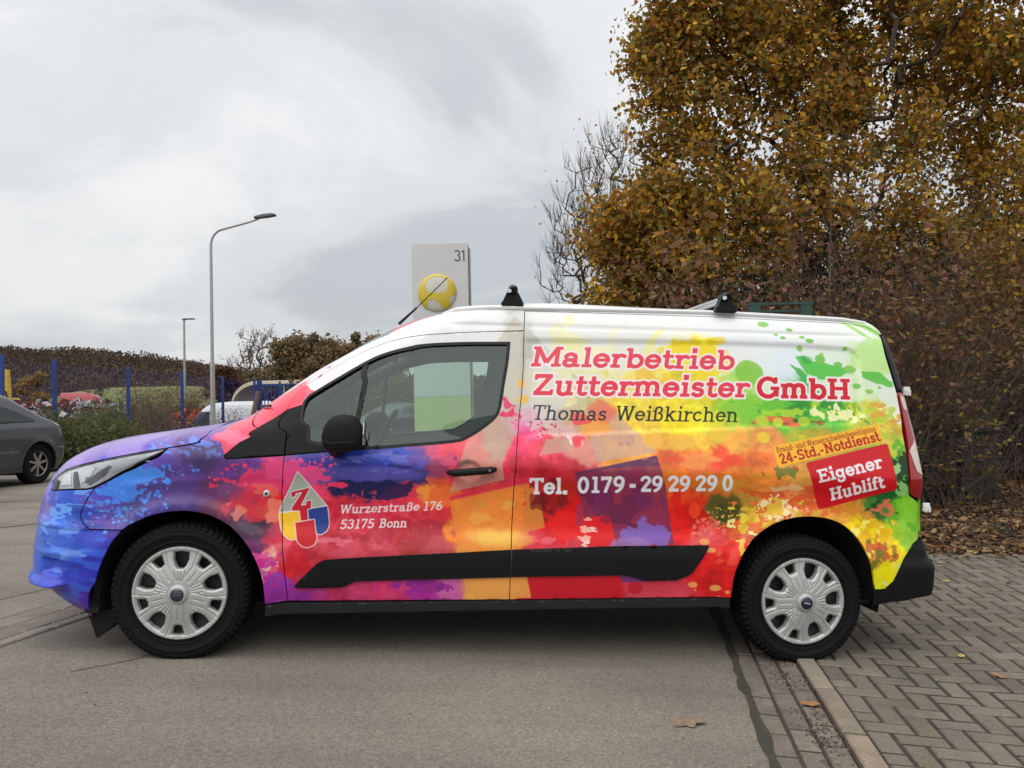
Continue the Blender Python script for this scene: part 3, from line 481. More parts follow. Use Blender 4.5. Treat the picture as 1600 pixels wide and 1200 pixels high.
    # soft broken grain everywhere that is strongly coloured
# ---------------------------------------------------------------- slab-serif lettering drawn as strokes
GL = {
'M':(1.18,'L.2 0 .2 1;L.98 0 .98 1;L.2 .97 .59 .2;L.98 .97 .59 .2;S.02 .0 .4 .0;S.78 .0 1.17 .0;S.02 1 .26 1;S.92 1 1.17 1'),
'a':(.76,'A.31 .21 .2 .15 0 360;L.52 .1 .52 .5;A.33 .46 .19 .18 -10 165;S.52 0 .72 0'),
'l':(.44,'L.22 0 .22 1;S.03 0 .42 0;S.06 1 .22 1'),
'e':(.7,'A.35 .35 .25 .28 0 318;S.12 .37 .6 .37'),
'r':(.58,'L.19 0 .19 .7;S.02 0 .4 0;S.02 .7 .2 .7;A.42 .36 .22 .26 55 165'),
'b':(.76,'L.19 0 .19 1;S.02 1 .19 1;A.42 .35 .24 .28 0 360'),
'd':(.78,'L.56 0 .56 1;S.38 1 .56 1;S.56 0 .74 0;A.33 .35 .24 .28 0 360'),
't':(.5,'L.2 .2 .2 .92;S.02 .7 .46 .7;A.35 .2 .15 .13 180 310'),
'i':(.42,'L.22 0 .22 .7;S.03 0 .41 0;S.05 .7 .22 .7;D.21 .93'),
'Z':(.86,'H.12 1 .74 1;H.1 0 .78 0;L.7 .95 .15 .05;S.12 1 .12 .72 v;S.78 0 .78 .28 v'),
'z':(.66,'H.1 .7 .56 .7;H.08 0 .58 0;L.52 .66 .12 .04;S.1 .7 .1 .48 v;S.58 0 .58 .22 v'),
'u':(.8,'L.19 .25 .19 .7;A.38 .25 .19 .2 180 330;L.58 0 .58 .7;S.02 .7 .19 .7;S.41 .7 .58 .7;S.58 0 .76 0'),
'm':(1.16,'L.19 0 .19 .7;L.57 0 .57 .5;L.95 0 .95 .5;S.02 .7 .19 .7;S.03 0 .35 0;S.42 0 .72 0;S.8 0 1.12 0;A.385 .46 .185 .19 0 150;A.765 .46 .185 .19 0 150'),
'n':(.82,'L.19 0 .19 .7;L.6 0 .6 .48;S.02 .7 .19 .7;S.03 0 .36 0;S.44 0 .78 0;A.395 .45 .205 .2 0 150'),
'h':(.82,'L.19 0 .19 1;L.6 0 .6 .48;S.02 1 .19 1;S.03 0 .36 0;S.44 0 .78 0;A.395 .45 .205 .2 0 150'),
's':(.6,'A.3 .5 .17 .13 30 270;A.3 .22 .18 .15 -150 90;S.46 .66 .46 .5 v;S.12 .05 .12 .2 v'),
'G':(.98,'A.48 .5 .36 .43 40 335;L.82 .08 .82 .44;S.58 .47 .95 .47;S.8 1 .8 .7 v'),
'H':(1.02,'L.24 0 .24 1;L.78 0 .78 1;S.04 0 .44 0;S.58 0 .98 0;S.04 1 .44 1;S.58 1 .98 1;S.24 .52 .78 .52 c'),
'T':(.86,'L.43 0 .43 1;S.25 0 .61 0;S.06 1 .8 1;S.08 1 .08 .72 v;S.78 1 .78 .72 v'),
'o':(.72,'A.36 .35 .26 .28 0 360'),
'W':(1.22,'L.14 1 .36 .03;L.36 .03 .6 .95;L.6 .95 .84 .03;L.84 .03 1.08 1;S.02 1 .28 1;S.46 1 .72 1;S.94 1 1.2 1'),
'ß':(.76,'L.19 0 .19 .75;A.38 .76 .19 .18 -50 180;A.4 .3 .22 .25 -120 100;S.03 0 .19 0;S.03 .7 .19 .7'),
'k':(.8,'L.19 0 .19 1;S.02 1 .19 1;L.2 .3 .56 .68;L.34 .42 .62 .03;S.03 0 .36 0;S.48 0 .78 0;S.44 .7 .72 .7'),
'c':(.66,'A.35 .35 .25 .28 48 318'),
'f':(.5,'L.2 0 .2 .75;A.37 .74 .17 .2 60 180;S.03 .7 .42 .7;S.03 0 .4 0'),
'g':(.74,'A.33 .38 .22 .24 0 360;L.55 .0 .55 .66;A.34 -.04 .21 .2 190 360;S.55 .7 .7 .7'),
'0':(.7,'A.35 .5 .22 .43 0 360'),'1':(.56,'L.31 0 .31 1;S.1 0 .52 0;S.12 .92 .3 .92 c'),'7':(.66,'H.1 1 .6 1;L.56 .95 .26 0;S.1 1 .1 .76 v'),
'9':(.7,'A.34 .68 .22 .25 0 360;A.16 .66 .4 .6 -82 0'),'6':(.7,'A.35 .3 .22 .25 0 360;A.53 .34 .4 .6 98 180'),
'2':(.68,'A.34 .72 .22 .21 -25 165;L.52 .62 .14 .08;H.1 0 .58 0;S.6 .0 .6 .2 v'),
'5':(.68,'H.18 1 .58 1;L.19 .97 .16 .55;A.32 .32 .24 .26 -145 125'),'3':(.68,'A.31 .74 .2 .19 -80 150;A.31 .3 .24 .23 -150 85'),
'4':(.72,'L.5 0 .5 1;L.48 .96 .1 .32;S.06 .28 .68 .28 c;S.34 0 .66 0'),
'B':(.88,'L.22 0 .22 1;A.46 .76 .2 .17 -90 90;A.46 .29 .25 .22 -90 90;S.04 1 .48 1;S.22 .53 .48 .53 c;S.04 0 .48 0'),
'S':(.76,'A.38 .72 .24 .2 30 270;A.38 .27 .26 .2 -150 90;S.62 1 .62 .74 v;S.12 0 .12 .26 v'),
'N':(1.04,'L.24 0 .24 1;L.8 0 .8 1;L.24 .97 .8 .05;S.04 0 .42 0;S.04 1 .24 1;S.62 1 .98 1'),
'E':(.86,'L.24 0 .24 1;S.04 0 .76 0;S.04 1 .74 1;S.24 .52 .56 .52 c;S.76 0 .76 .3 v;S.74 1 .74 .72 v;S.56 .64 .56 .4 v'),
'-':(.5,'H.08 .38 .42 .38'),'.':(.32,'D.16 .09'),' ':(.3,'')}
def glyph_d(X, Y, ch, w, t):
    d = np.full(X.shape, 9., np.float32)
    for it in GL[ch][1].split(';'):
        if not it: continue
        k = it[0]; a = it[1:].split(); v = [float(q) for q in a if q not in 'vc']
        if k == 'D': d = np.minimum(d, np.maximum(abs(X-v[0]), abs(Y-v[1]))-w*.62)
        elif k in 'LSH':
            x0, y0, x1, y1 = v; h = (w if k == 'L' else t)/2
            if k == 'H': h = t*.62
            if k in 'SH' and abs(y0-y1)<1e-6 and 'c' not in a and ch != '-':   # keep serifs inside the line
                o = h if y0<.35 and y0<.02 else -h if y0>.6 else 0
                y0 += o; y1 += o
            if k == 'S' and 'v' in a: h = t*.5
            ex_, ey_ = x1-x0, y1-y0; L = math.hypot(ex_,ey_); ex_/=L; ey_/=L
            s = (X-x0)*ex_+(Y-y0)*ey_; n = abs(-(X-x0)*ey_+(Y-y0)*ex_)
            dd = np.maximum(np.maximum(-s, s-L), n-h)
            if k == 'L': dd = np.maximum(dd, np.maximum(-Y, Y-1.0))
            d = np.minimum(d, dd)
        else:
            cx, cy, rx, ry, a0, a1 = v; n = max(6, int(abs(a1-a0)/14)); A = np.radians(np.linspace(a0,a1,n+1)); px = cx+rx*np.cos(A); py = cy+ry*np.sin(A)
            for i in range(n):
                e0, e1 = px[i+1]-px[i], py[i+1]-py[i]; L2 = e0*e0+e1*e1; tt = np.clip(((X-px[i])*e0+(Y-py[i])*e1)/L2,0,1)
                wl = w if abs(e1)>abs(e0) else (w*.55+t*.45)
                d = np.minimum(d, np.hypot(X-px[i]-tt*e0, Y-py[i]-tt*e1)-wl/2)
    return d
def text(s, b0, b1, height, col, w=.2, t=.15, slant=.2, halo=0, halo_col='f6eeee', track=0.):
    """baseline from b0 to b1 (metres along the body), cap height in metres"""
    b0 = np.array(b0); b1 = np.array(b1); adv = sum(GL[c][0]+track for c in s)-track
    e = (b1-b0); L = np.hypot(*e); ex_ = e/L; up_ = np.array([-ex_[1],ex_[0]])
    sx = L/adv; sy = height; items = []
    x = 0.
    for c in s:
        g = GL[c]
        if g[1]:
            cs = [b0+ex_*(x+a)*sx+(up_+ex_*slant)*b*sy for a in (-.08,g[0]+.08) for b in (-.3,1.1)]; cs = np.array(cs)
            sl, X, Y = CV.box(cs[:,0].min(), cs[:,1].min(), cs[:,0].max(), cs[:,1].max(), halo+.004)
            dx, dy = X-b0[0], Y-b0[1]; v = dx*up_[0]+dy*up_[1]; q = dx*ex_[0]+dy*ex_[1]-v*slant
            k = sx/sy   # draw in cap-height units so strokes keep their weight
            gx = (q/sx-x)*k; 
            gd = glyph_scaled(gx, v/sy, c, w, t, k)
            items.append((sl, gd*sy))
        x += g[0]+track
    if halo:
        for sl, d in items: CV.put(sl, aa(d-halo), lin(halo_col))
    for sl, d in items: CV.put(sl, aa(d), lin(col))
def glyph_scaled(X, Y, c, w, t, k):
    old = GL[c]
    def sc(it):
        if not it: return it
        a = it[1:].split(); f = [('%g' % (float(q)*k) if i in ((0,2) if it[0] in 'LSHA' else (0,)) else q) for i, q in enumerate(a)]
        return it[0]+' '.join(f)
    GL['_'] = (old[0], ';'.join(sc(i) for i in old[1].split(';')))
    r = glyph_d(X, Y, '_' if c != '-' else '_', w, t)
    return r
def paint_lettering():
    S = 1/316.
    text('Malerbetrieb', *[(1.638,1.457),(2.725,1.485)], .107, 'dc3a4c', .215, .16, .2, .009)
    text('Zuttermeister', *[(1.639,1.309),(2.790,1.340)], .110, 'dc3248', .215, .16, .2, .009)
    text('GmbH', *[(2.831,1.340),(3.355,1.350)], .112, 'c81428', .24, .17, .12, .010)
    text('Thomas', *[(1.643,1.184),(2.028,1.192)], .075, '14242c', .135, .09, .2)
    text('Weißkirchen', *[(2.071,1.194),(2.724,1.210)], .077, '101c1e', .135, .09, .2)
    text('Tel.', *[(1.641,0.813),(1.833,0.821)], .082, 'f2f2f6', .205, .165, 0)
    text('0179', *[(1.878,0.825),(2.124,0.836)], .082, 'f2f2f6', .205, .165, 0)
    text('-', *[(2.137,0.838),(2.183,0.840)], .082, 'f2f2f6', .26, .2, 0)
    text('29', *[(2.196,0.840),(2.317,0.845)], .080, 'f2f2f6', .205, .165, 0); text('29', *[(2.337,0.845),(2.459,0.850)], .080, 'f2f2f6', .205, .165, 0)
    text('29', *[(2.479,0.851),(2.599,0.856)], .080, 'f2f2f6', .205, .165, 0); text('0', *[(2.619,0.856),(2.679,0.859)], .080, 'f2f2f6', .205, .165, 0)
    text('Wurzerstraße', *[(0.721,0.696),(1.104,0.721)], .042, 'f6ecec', .15, .11, .2); text('176', *[(1.120,0.721),(1.216,0.727)], .043, 'f6ecec', .15, .11, .2)
    text('53175', *[(0.725,0.624),(0.889,0.632)], .045, 'f6ecec', .15, .11, .2); text('Bonn', *[(0.911,0.634),(1.046,0.639)], .043, 'f6ecec', .15, .11, .2)
    yl = [(2.896,1.092),(3.477,1.221),(3.497,1.134),(2.913,0.986)]; poly(yl, 'f2b62c')
    text('Brand- und Wasserschadenbeseitigung', *[(2.913,1.055),(3.465,1.186)], .030, '9c2c14', .13, .10, 0)
    text('24-Std.-Notdienst', *[(2.928,0.999),(3.487,1.137)], .052, 'b01c1c', .2, .15, 0)
    rd = [(3.078,1.001),(3.508,1.108),(3.536,0.899),(3.145,0.789)]; c_ = np.mean(rd,0)
    sl, X, Y = CV.box(min(p[0] for p in rd), min(p[1] for p in rd), max(p[0] for p in rd), max(p[1] for p in rd)); CV.put(sl, aa(poly_d(X,Y,rd)-.014), lin('c8141e'))
    text('Eigener', *[(3.127,0.911),(3.482,0.999)], .066, 'f8f4f4', .205, .16, 0)
    text('Hublift', *[(3.201,0.820),(3.487,0.898)], .066, 'f8f4f4', .205, .16, 0)
    # house mark on the driver's door
    def outl(pts, col, w=.0035, oc='f4ecec'):
        pts = smooth_poly(pts, 48)
        p = np.array(pts); sl, X, Y = CV.box(p[:,0].min(), p[:,1].min(), p[:,0].max(), p[:,1].max()); d = poly_d(X,Y,pts)
        CV.put(sl, aa(d-w), lin(oc)); CV.put(sl, aa(d), lin(col))
    outl([(0.518,0.892),(0.655,0.738),(0.611,0.724),(0.527,0.710),(0.440,0.699),(0.450,0.733)], 'a8b0a4')
    def shield(cx0, cy0, cx1, cy1, bot):   # top left corner, top right corner, bottom y
        r = (cx1-cx0)/2; pts = [(cx0,cy0),(cx1,cy1)]+[(cx0+r+r*math.cos(a)+2.5, bot-r+r*math.sin(a)) for a in np.linspace(0,math.pi,9)]
        return pts
    outl([(0.438,0.690),(0.533,0.707),(0.542,0.647),(0.553,0.594),(0.533,0.576),(0.504,0.571),(0.476,0.584),(0.455,0.612),(0.443,0.654)], 'f4c02c')
    outl([(0.569,0.714),(0.662,0.732),(0.670,0.686),(0.675,0.644),(0.665,0.614),(0.643,0.599),(0.618,0.601),(0.608,0.648),(0.589,0.666),(0.577,0.669)], '27408c')
    outl([(0.490,0.795),(0.491,0.770),(0.509,0.774),(0.511,0.789),(0.541,0.795),(0.493,0.715),(0.500,0.706),(0.533,0.707),(0.542,0.659),(0.575,0.663),(0.569,0.714),(0.587,0.721),(0.585,0.757),(0.564,0.754),(0.562,0.735),(0.538,0.732),(0.577,0.819)], 'c01c30')
    outl([(0.515,0.649),(0.604,0.666),(0.614,0.613),(0.623,0.578),(0.613,0.551),(0.587,0.537),(0.556,0.541),(0.534,0.561),(0.526,0.593)], 'cc1c28')
# ================================================================ THE VAN
paint_livery()
def to_image(name):
    im = bpy.data.images.new(name, TW, TH); im.colorspace_settings.name = 'sRGB'
    a = np.ones((TH,TW,4),np.float32); k_ = .87+.13*np.clip((CV.c.max(-1)-CV.c.min(-1))*2.2,0,1); a[...,:3] = srgb(CV.c*k_[...,None]); im.pixels.foreach_set(a.ravel()); im.update(); im.pack(); return im
img_far = to_image('livery_print_plain'); paint_lettering(); img_near = to_image('livery_print')
def paint_mat(name, img):
    m = mat(name, (.8,.8,.8), .34, coat=.27, spec=.28); t = m.node_tree; b = t.nodes['Principled BSDF']; uvn = t.nodes.new('ShaderNodeUVMap'); uvn.uv_map = 'print'
    tx = t.nodes.new('ShaderNodeTexImage'); tx.image = img; tx.extension = 'EXTEND'; tx.interpolation = 'Cubic'; t.links.new(uvn.outputs[0], tx.inputs[0]); ge = t.nodes.new('ShaderNodeNewGeometry'); mb = t.nodes.new('ShaderNodeMix'); mb.data_type = 'RGBA'; t.links.new(ge.outputs['Backfacing'], mb.inputs[0]); t.links.new(tx.outputs[0], mb.inputs[6]); mb.inputs[7].default_value = (.085,.095,.092,1); t.links.new(mb.outputs[2], b.inputs['Base Color'])
    b.inputs['Coat Roughness'].default_value = .06
    n = t.nodes.new('ShaderNodeTexNoise'); n.inputs['Scale'].default_value = 2.2; n.inputs['Detail'].default_value = 1; c = t.nodes.new('ShaderNodeTexCoord'); t.links.new(c.outputs['Object'], n.inputs[0])
    q = t.nodes.new('ShaderNodeBump'); q.inputs['Strength'].default_value = .08; q.inputs['Distance'].default_value = .02; t.links.new(n.outputs[0], q.inputs['Height']); t.links.new(q.outputs[0], b.inputs['Normal']); t.links.new(q.outputs[0], b.inputs['Coat Normal'])
    return m
wrap = paint_mat('printed_wrap', img_near); wrap_far = paint_mat('printed_wrap_far_side', img_far)
glass = glass_mat('side_glass', (.66,.78,.72)); wind_glass = glass_mat('windscreen_glass', (.66,.74,.71)); lens = glass_mat('clear_lens', (.93,.94,.95)); red_lens = mat('red_lens', (.32,.008,.012), .12, coat=1)
WT=[(.15,.84),(.25,.878),(.33,.90),(.42,.912),(.52,.918),(.58,.912),(.65,.897),(.75,.893),(.84,.897),(.90,.908),(.94,.912),(1.0,.90),(1.08,.878),(1.2,.848),(1.4,.795),(1.6,.738),(1.68,.71),(1.74,.675),(1.78,.64),(1.80,.61),(1.82,.53),(1.835,.36),(1.842,.18),(1.845,0.004)]
XF=[(.15,-.66),(.22,-.76),(.30,-.84),(.38,-.886),(.43,-.884),(.5,-.876),(.6,-.869),(.7,-.86),(.8,-.82),(.88,-.76),(.93,-.69),(.97,-.61),(1.01,-.48),(1.055,-.24),(1.1,.0),(1.14,.13),(1.2,.22),(1.3,.35),(1.4,.48),(1.5,.63),(1.6,.78),(1.68,.93),(1.74,1.10),(1.78,1.27),(1.81,1.46),(1.83,1.7),(1.845,2.0)]
AF=[(.15,.5),(.4,.5),(.8,.5),(1.0,.55),(1.1,.5),(1.2,.42),(1.5,.38),(1.7,.40),(1.845,.3)]
NF=[(.15,2.4),(.6,2.6),(1.0,2.6),(1.2,2.6),(1.5,2.6),(1.8,2.4),(1.845,2)]
XR=[(.15,3.79),(.3,3.80),(.5,3.80),(.85,3.795),(1.1,3.78),(1.3,3.755),(1.5,3.73),(1.65,3.70),(1.72,3.68),(1.78,3.64),(1.82,3.53),(1.845,3.2)]
RECESS = [(1.56,1.094),(2.27,1.146),(2.534,1.164),(3.137,1.203),(3.33,1.222),(3.395,1.262),(3.412,1.34),(3.419,1.574),(3.405,1.612),(3.368,1.628),(3.08,1.635),(2.566,1.629),(1.56,1.594)]
ARCH_F, ARCH_R = (.005,.31,.386), (3.06,.33,.40)
def relief(u, z):
    d = np.zeros(np.broadcast(u,z).shape); u = u+0*z; z = z+0*u
    rr = np.hypot(u-ARCH_F[0], z-ARCH_F[1]); d += .016*(1-sstep(.40,.475,rr))*(z>.0)
    rr = np.hypot(u-ARCH_R[0], (z-ARCH_R[1])*.96); d += .012*(1-sstep(.40,.455,rr))
    m = (u>1.4)&(u<3.6)&(z>1.0)&(z<1.72)
    if m.any():
        ed = np.zeros(u.shape); ed[m] = np.where(inside(u[m],z[m],RECESS),1,-1)*edge_d(u[m],z[m],RECESS); ins = np.where(m, sstep(-.006,.010,ed), 0); ins = np.where(u<1.66, ins*sstep(1.575,1.66,u), ins); d -= .013*ins
    d -= .007*(1-sstep(.0,.016,np.abs(z-(1.667+(u-1.6)*.018)-.0)))*sstep(1.0,1.3,u)*(1-sstep(3.3,3.55,u))      # rain channel line
    q = np.hypot((u-1.338)/.062,(z-.922)/.052); d -= .022*(1-sstep(.72,1.05,q))                    # cup behind the handle
    # bumper: step line, fog recess, lower lip
    nose = 1-sstep(-.34,-.24,u)
    d += .006*nose*(sstep(.592,.600,z)-sstep(.600,.66,z)) 
    d -= .035*nose*(1-sstep(-.018,.006,rbox(u,z,-.62,.372,-.50,.455,.02)))
    d += .042*(1-sstep(-.54,-.45,u))*np.exp(-((z-.340)/.014)**2)
    d += .004*(1-sstep(-.48,-.44,u))*(sstep(.465,.475,z)-sstep(.475,.50,z))
    # wing line above the arch and bonnet shoulder crease
    d += .006*(np.exp(-((z-(.835+.12*u))/.02)**2))*(1-sstep(.2,.42,u))*sstep(-.35,-.2,u)
    return d
B = Body(WT,XF,AF,NF,XR,relief=relief)
Bn = Body(WT,XF,AF,NF,XR)
van = empty('delivery_van', 'long panel van wrapped in rainbow paint splashes with a white roof, parked side on', 'van')
A_ = np.array([-1.58858,3.65995,-.85353]); B_ = np.array([1.45364,3.95534,-1.03615]); EX = (B_-A_)/np.linalg.norm(B_-A_); EY = np.cross([0,0,1],EX); EY /= np.linalg.norm(EY); EZ = np.cross(EX,EY); O_ = A_-EZ*.31+EY*.885+np.array([0,0,EYE])
mw = Matrix.Identity(4)
for i in range(3): mw[i][0] = EX[i]; mw[i][1] = EY[i]; mw[i][2] = EZ[i]; mw[i][3] = O_[i]
van.matrix_world = mw
C = lambda z: float(B.uc(z)); Rr = lambda z: float(B.ur(z))
def smooth_open(p):
    p = [np.array(q,float) for q in p]; out = []
    for i in range(len(p)-1):
        p1, p2 = p[i], p[i+1]; p0 = p[i-1] if i else 2*p1-p2; p3 = p[i+2] if i+2<len(p) else 2*p2-p1
        for j in range(4): t = j/4; out.append(tuple(.5*((2*p1)+(-p0+p2)*t+(2*p0-5*p1+4*p2-p3)*t*t+(-p0+3*p1-3*p2+p3)*t**3)))
    return out+[tuple(p[-1])]
def centre(z0, z1, n=8): return [(C(z)+.0005, z) for z in np.linspace(z0,z1,n)]
def rearc(z0, z1, n=8): return [(Rr(z)-.0005, z) for z in np.linspace(z0,z1,n)]
hl_top = [(-.048,.989),(-.128,.971),(-.264,.938),(-.433,.896),(-.56,.862),(-.635,.828),(-.66,.795)]
hl_bot = [(-.62,.758),(-.55,.768),(-.477,.776),(-.402,.782),(-.378,.792),(-.324,.827),(-.276,.862),(-.199,.908),(-.114,.952),(-.048,.989)]
cut = [(-.048,.989),(.016,1.003),(.083,1.02),(.135,1.048),(.125,1.075),(.106,1.092)]
SEAMTOP = 0; seam = [(-.378,.790),(-.40,.75),(-.42,.701),(-.43,.662),(-.416,.627),(-.392,.600),(-.27,.598)]
farch = smooth_open([(-.375,.18),(-.378,.33),(-.357,.43),(-.31,.54),(-.27,.592),(-.231,.627),(-.129,.675),(-.004,.694),(.1,.682),(.188,.645),(.272,.578),(.335,.495),(.378,.385),(.392,.266)])
ws = [(.10,1.115),(.125,1.185),(.19,1.25),(.28,1.325),(.40,1.405),(.53,1.47),(.66,1.53),(.77,1.575),(.85,1.60)]
tri = [(.362,1.095),(.237,1.023),(.172,.962),(.182,.945),(.452,.970)]
dfl = [(.497,.274),(.481,.395),(.466,.52),(.459,.612),(.450,.72),(.446,.798),(.449,.90),(.452,.970)]
dft = [(.452,1.188),(.444,1.225),(.452,1.272),(.508,1.340),(.604,1.410),(.693,1.466),(.796,1.518),(.913,1.556),(1.026,1.581),(1.123,1.597),(1.247,1.613),(1.42,1.628),(1.604,1.640)]
dr = [(1.604,1.640),(1.602,1.474),(1.592,1.30),(1.581,1.191),(1.570,1.0),(1.566,.919),(1.563,.828),(1.560,.647),(1.559,.50),(1.562,.296)]
win = [(.552,1.034),(.540,1.150),(.534,1.215),(.545,1.258),(.60,1.300),(.677,1.352),(.813,1.441),(.903,1.487),(1.03,1.528),(1.108,1.548),(1.295,1.565),(1.532,1.577),(1.523,1.471),(1.505,1.355),(1.489,1.244),(1.465,1.187),(1.40,1.129),(1.328,1.082),(1.264,1.059),(1.042,1.033),(.777,1.009)]
rarch = smooth_open([(2.681,.326),(2.689,.434),(2.723,.531),(2.784,.615),(2.871,.683),(2.972,.724),(3.074,.738),(3.177,.731),(3.264,.700),(3.332,.645),(3.377,.575),(3.41,.495),(3.436,.379)])
rail = [(1.61,1.752),(2.6,1.772),(3.40,1.772),(3.50,1.758),(3.552,1.715)]
P_bonnet = centre(.865,1.135,14)+[(-.09,1.128),(.02,1.113),(.106,1.092)]+cut[::-1][1:]+hl_top[1:]+[(-.72,.80),(-.85,.84)]
P_bumper = [(C(.21),.21),(-.62,.2),(-.50,.19)]+farch[:16]+seam[::-1]+hl_bot[:4][::-1]+[(-.66,.79),(-.72,.795),(-.85,.835)]+centre(.86,.215,14)
P_wing = [(-.048,.989)]+cut[1:]+ws[:2]+tri+dfl[::-1][1:]+farch[::-1][:-17]+seam[::-1]+hl_bot[5:-1]
P_roof = ws[1:]+[(.84,1.65),(.80,1.70),(.76,1.737)]+centre(1.74,1.8445,9)+[(2.6,1.8445)]+rearc(1.8445,1.74,8)+rail[::-1]+dr[:1]+dft[::-1]+tri[:1]
P_ws = centre(1.165,1.735,22)+[(.80,1.70),(.84,1.65),(.85,1.60)]+ws[::-1][1:]
P_cowl = centre(1.137,1.163,3)+[(.098,1.115),(.106,1.094),(.02,1.115),(-.09,1.13)]
P_door = dfl+[(.629,.992),(.777,1.009),(1.042,1.033),(1.264,1.059),(1.328,1.082),(1.40,1.129),(1.465,1.187),(1.489,1.244),(1.505,1.355),(1.523,1.471),(1.532,1.577),(1.295,1.565),(1.108,1.548),(1.03,1.528),(.903,1.487),(.813,1.441),(.677,1.352),(.60,1.300),(.545,1.258),(.534,1.215)]+dft+dr[1:]
lamp_f = [(3.596,1.399),(3.607,1.254),(3.618,1.088),(3.613,.925),(3.625,.86),(3.662,.825)]
P_side = dr[::-1]+rail+[(3.556,1.69),(3.562,1.607),(3.58,1.50)]+lamp_f+[(3.668,.80),(3.668,.64),(3.592,.539),(3.54,.42),(3.497,.38)]+rarch[::-1]
UF = np.arange(-1.3,4.0,.012); ZF = np.unique(np.round(np.r_[np.arange(.16,.94,.011), np.arange(.94,1.18,.007), np.arange(1.18,1.70,.011), np.arange(1.70,1.846,.007)],4))
def both(name, poly, m_near, m_far, label=None, **k):
    a = panel(name, B, poly, m_near, van, us=UF, zs=ZF, **k); b = panel(name, B, poly, m_far, van, mirror=True, **k)
    return a, b
panel('bonnet', B, P_bonnet, wrap, van, join=True, flange=.01)
bumper = panel('front_bumper', B, P_bumper, wrap, van, join=True, us=np.arange(-1.3,0,.014), zs=np.unique(np.round(np.r_[np.arange(.2,.30,.015),np.arange(.30,.48,.005),np.arange(.48,.585,.012),np.arange(.585,.615,.004),np.arange(.62,.94,.015)],4)))
panel('roof', B, P_roof, wrap, van, join=True, flange=.008)
panel('windscreen', B, P_ws, wind_glass, van, join=True, off=-.004, flange=0, uv=False)
panel('scuttle_panel', B, P_cowl, black_plastic, van, join=True, off=-.006, flange=.01)
both('front_wing', P_wing, wrap, wrap_far)
both('door_corner_trim', tri[:5]+[(.452,1.188)], black_plastic, black_plastic, off=.003, flange=.02)
doors = both('front_door', P_door, wrap, wrap_far, flange=.022)
P_dtrim = [(.455,.973),(.629,.993),(.777,1.010),(.552,1.032),(.540,1.150),(.534,1.215),(.453,1.186)]
for d_, mir in zip(doors, (False,True)):
    panel('corner_trim', B, P_dtrim, black_plastic, d_, mirror=mir, off=.003, flange=.02)
    wf = smooth_poly(win, 40); panel('window_frame', B, offset(wf,-.002), trim_black, d_, holes=[offset(wf,.013)], mirror=mir, off=.001, flange=.022, gap=0)
    dv = [(.812,1.455),(.842,1.468),(.807,1.20),(.797,1.0),(.762,.995),(.772,1.16)]
    panel('window_glass', B, offset(wf,.011), glass, d_, mirror=mir, off=-.012, flange=0, gap=0, uv=False)
    panel('window_divider', B, [(.812,1.440),(.836,1.452),(.800,1.19),(.788,1.01),(.764,1.012),(.776,1.18)], trim_black, d_, mirror=mir, off=-.002, flange=.02, gap=0)
    s_ = -1 if mir else 1
    # pull handle: bar with rounded ends bridging the cup
    h = MB(); pts = []
    for k in range(13):
        u_ = 1.236+.232*k/12; z_ = .915+.021*k/12+.000; q = Bn.P(np.array(u_),np.array(z_),.026*min(1,min(k,12-k)/1.6)+.012); pts.append((q[0],q[1]*s_,q[2]))
    h.tube(pts, [.010,.0165]+[.018]*9+[.0165,.010], 12)
    for v in h.bm.verts: pass
    hd = h.build('door_handle', black_plastic, d_, smooth=True)
    q = Bn.P(np.array(1.436),np.array(.934),.055); MB().lathe([(0,-.006*s_),(.0075,-.006*s_),(.009,0),(.009,.004*s_)],16,'y',(q[0],q[1]*s_,q[2])).build('lock', chrome, hd, smooth=True)
side = both('side_panel', P_side, wrap, wrap_far)
for n_, poly in (('door_moulding', [(.536,.343),(.527,.352),(.541,.372),(.629,.462),(.661,.480),(.757,.490),(1.301,.527),(1.5600,.546),(1.5600,.412),(.812,.380),(.775,.362),(.752,.349)]),
                 ('side_moulding', [(1.5628,.546),(2.087,.573),(2.549,.586),(2.556,.578),(2.509,.502),(2.470,.448),(2.447,.431),(2.392,.41),(2.233,.404),(2.186,.420),(2.129,.431),(1.5628,.413)])):
    for mir in (False,True): panel(n_, B, poly, black_plastic, van, mirror=mir, off=.012, flange=.016, gap=.0008)
for mir in (False,True): panel('sill', B, [(.388,.205),(.396,.262),(1.56,.293),(2.676,.322),(2.68,.275),(1.769,.250)], mat('sill_plastic',(.022,.023,.025),.5,spec=.35,noise=.1,nscale=6), van, mirror=mir, off=.005, flange=.05, gap=.002, us=UF, zs=ZF)
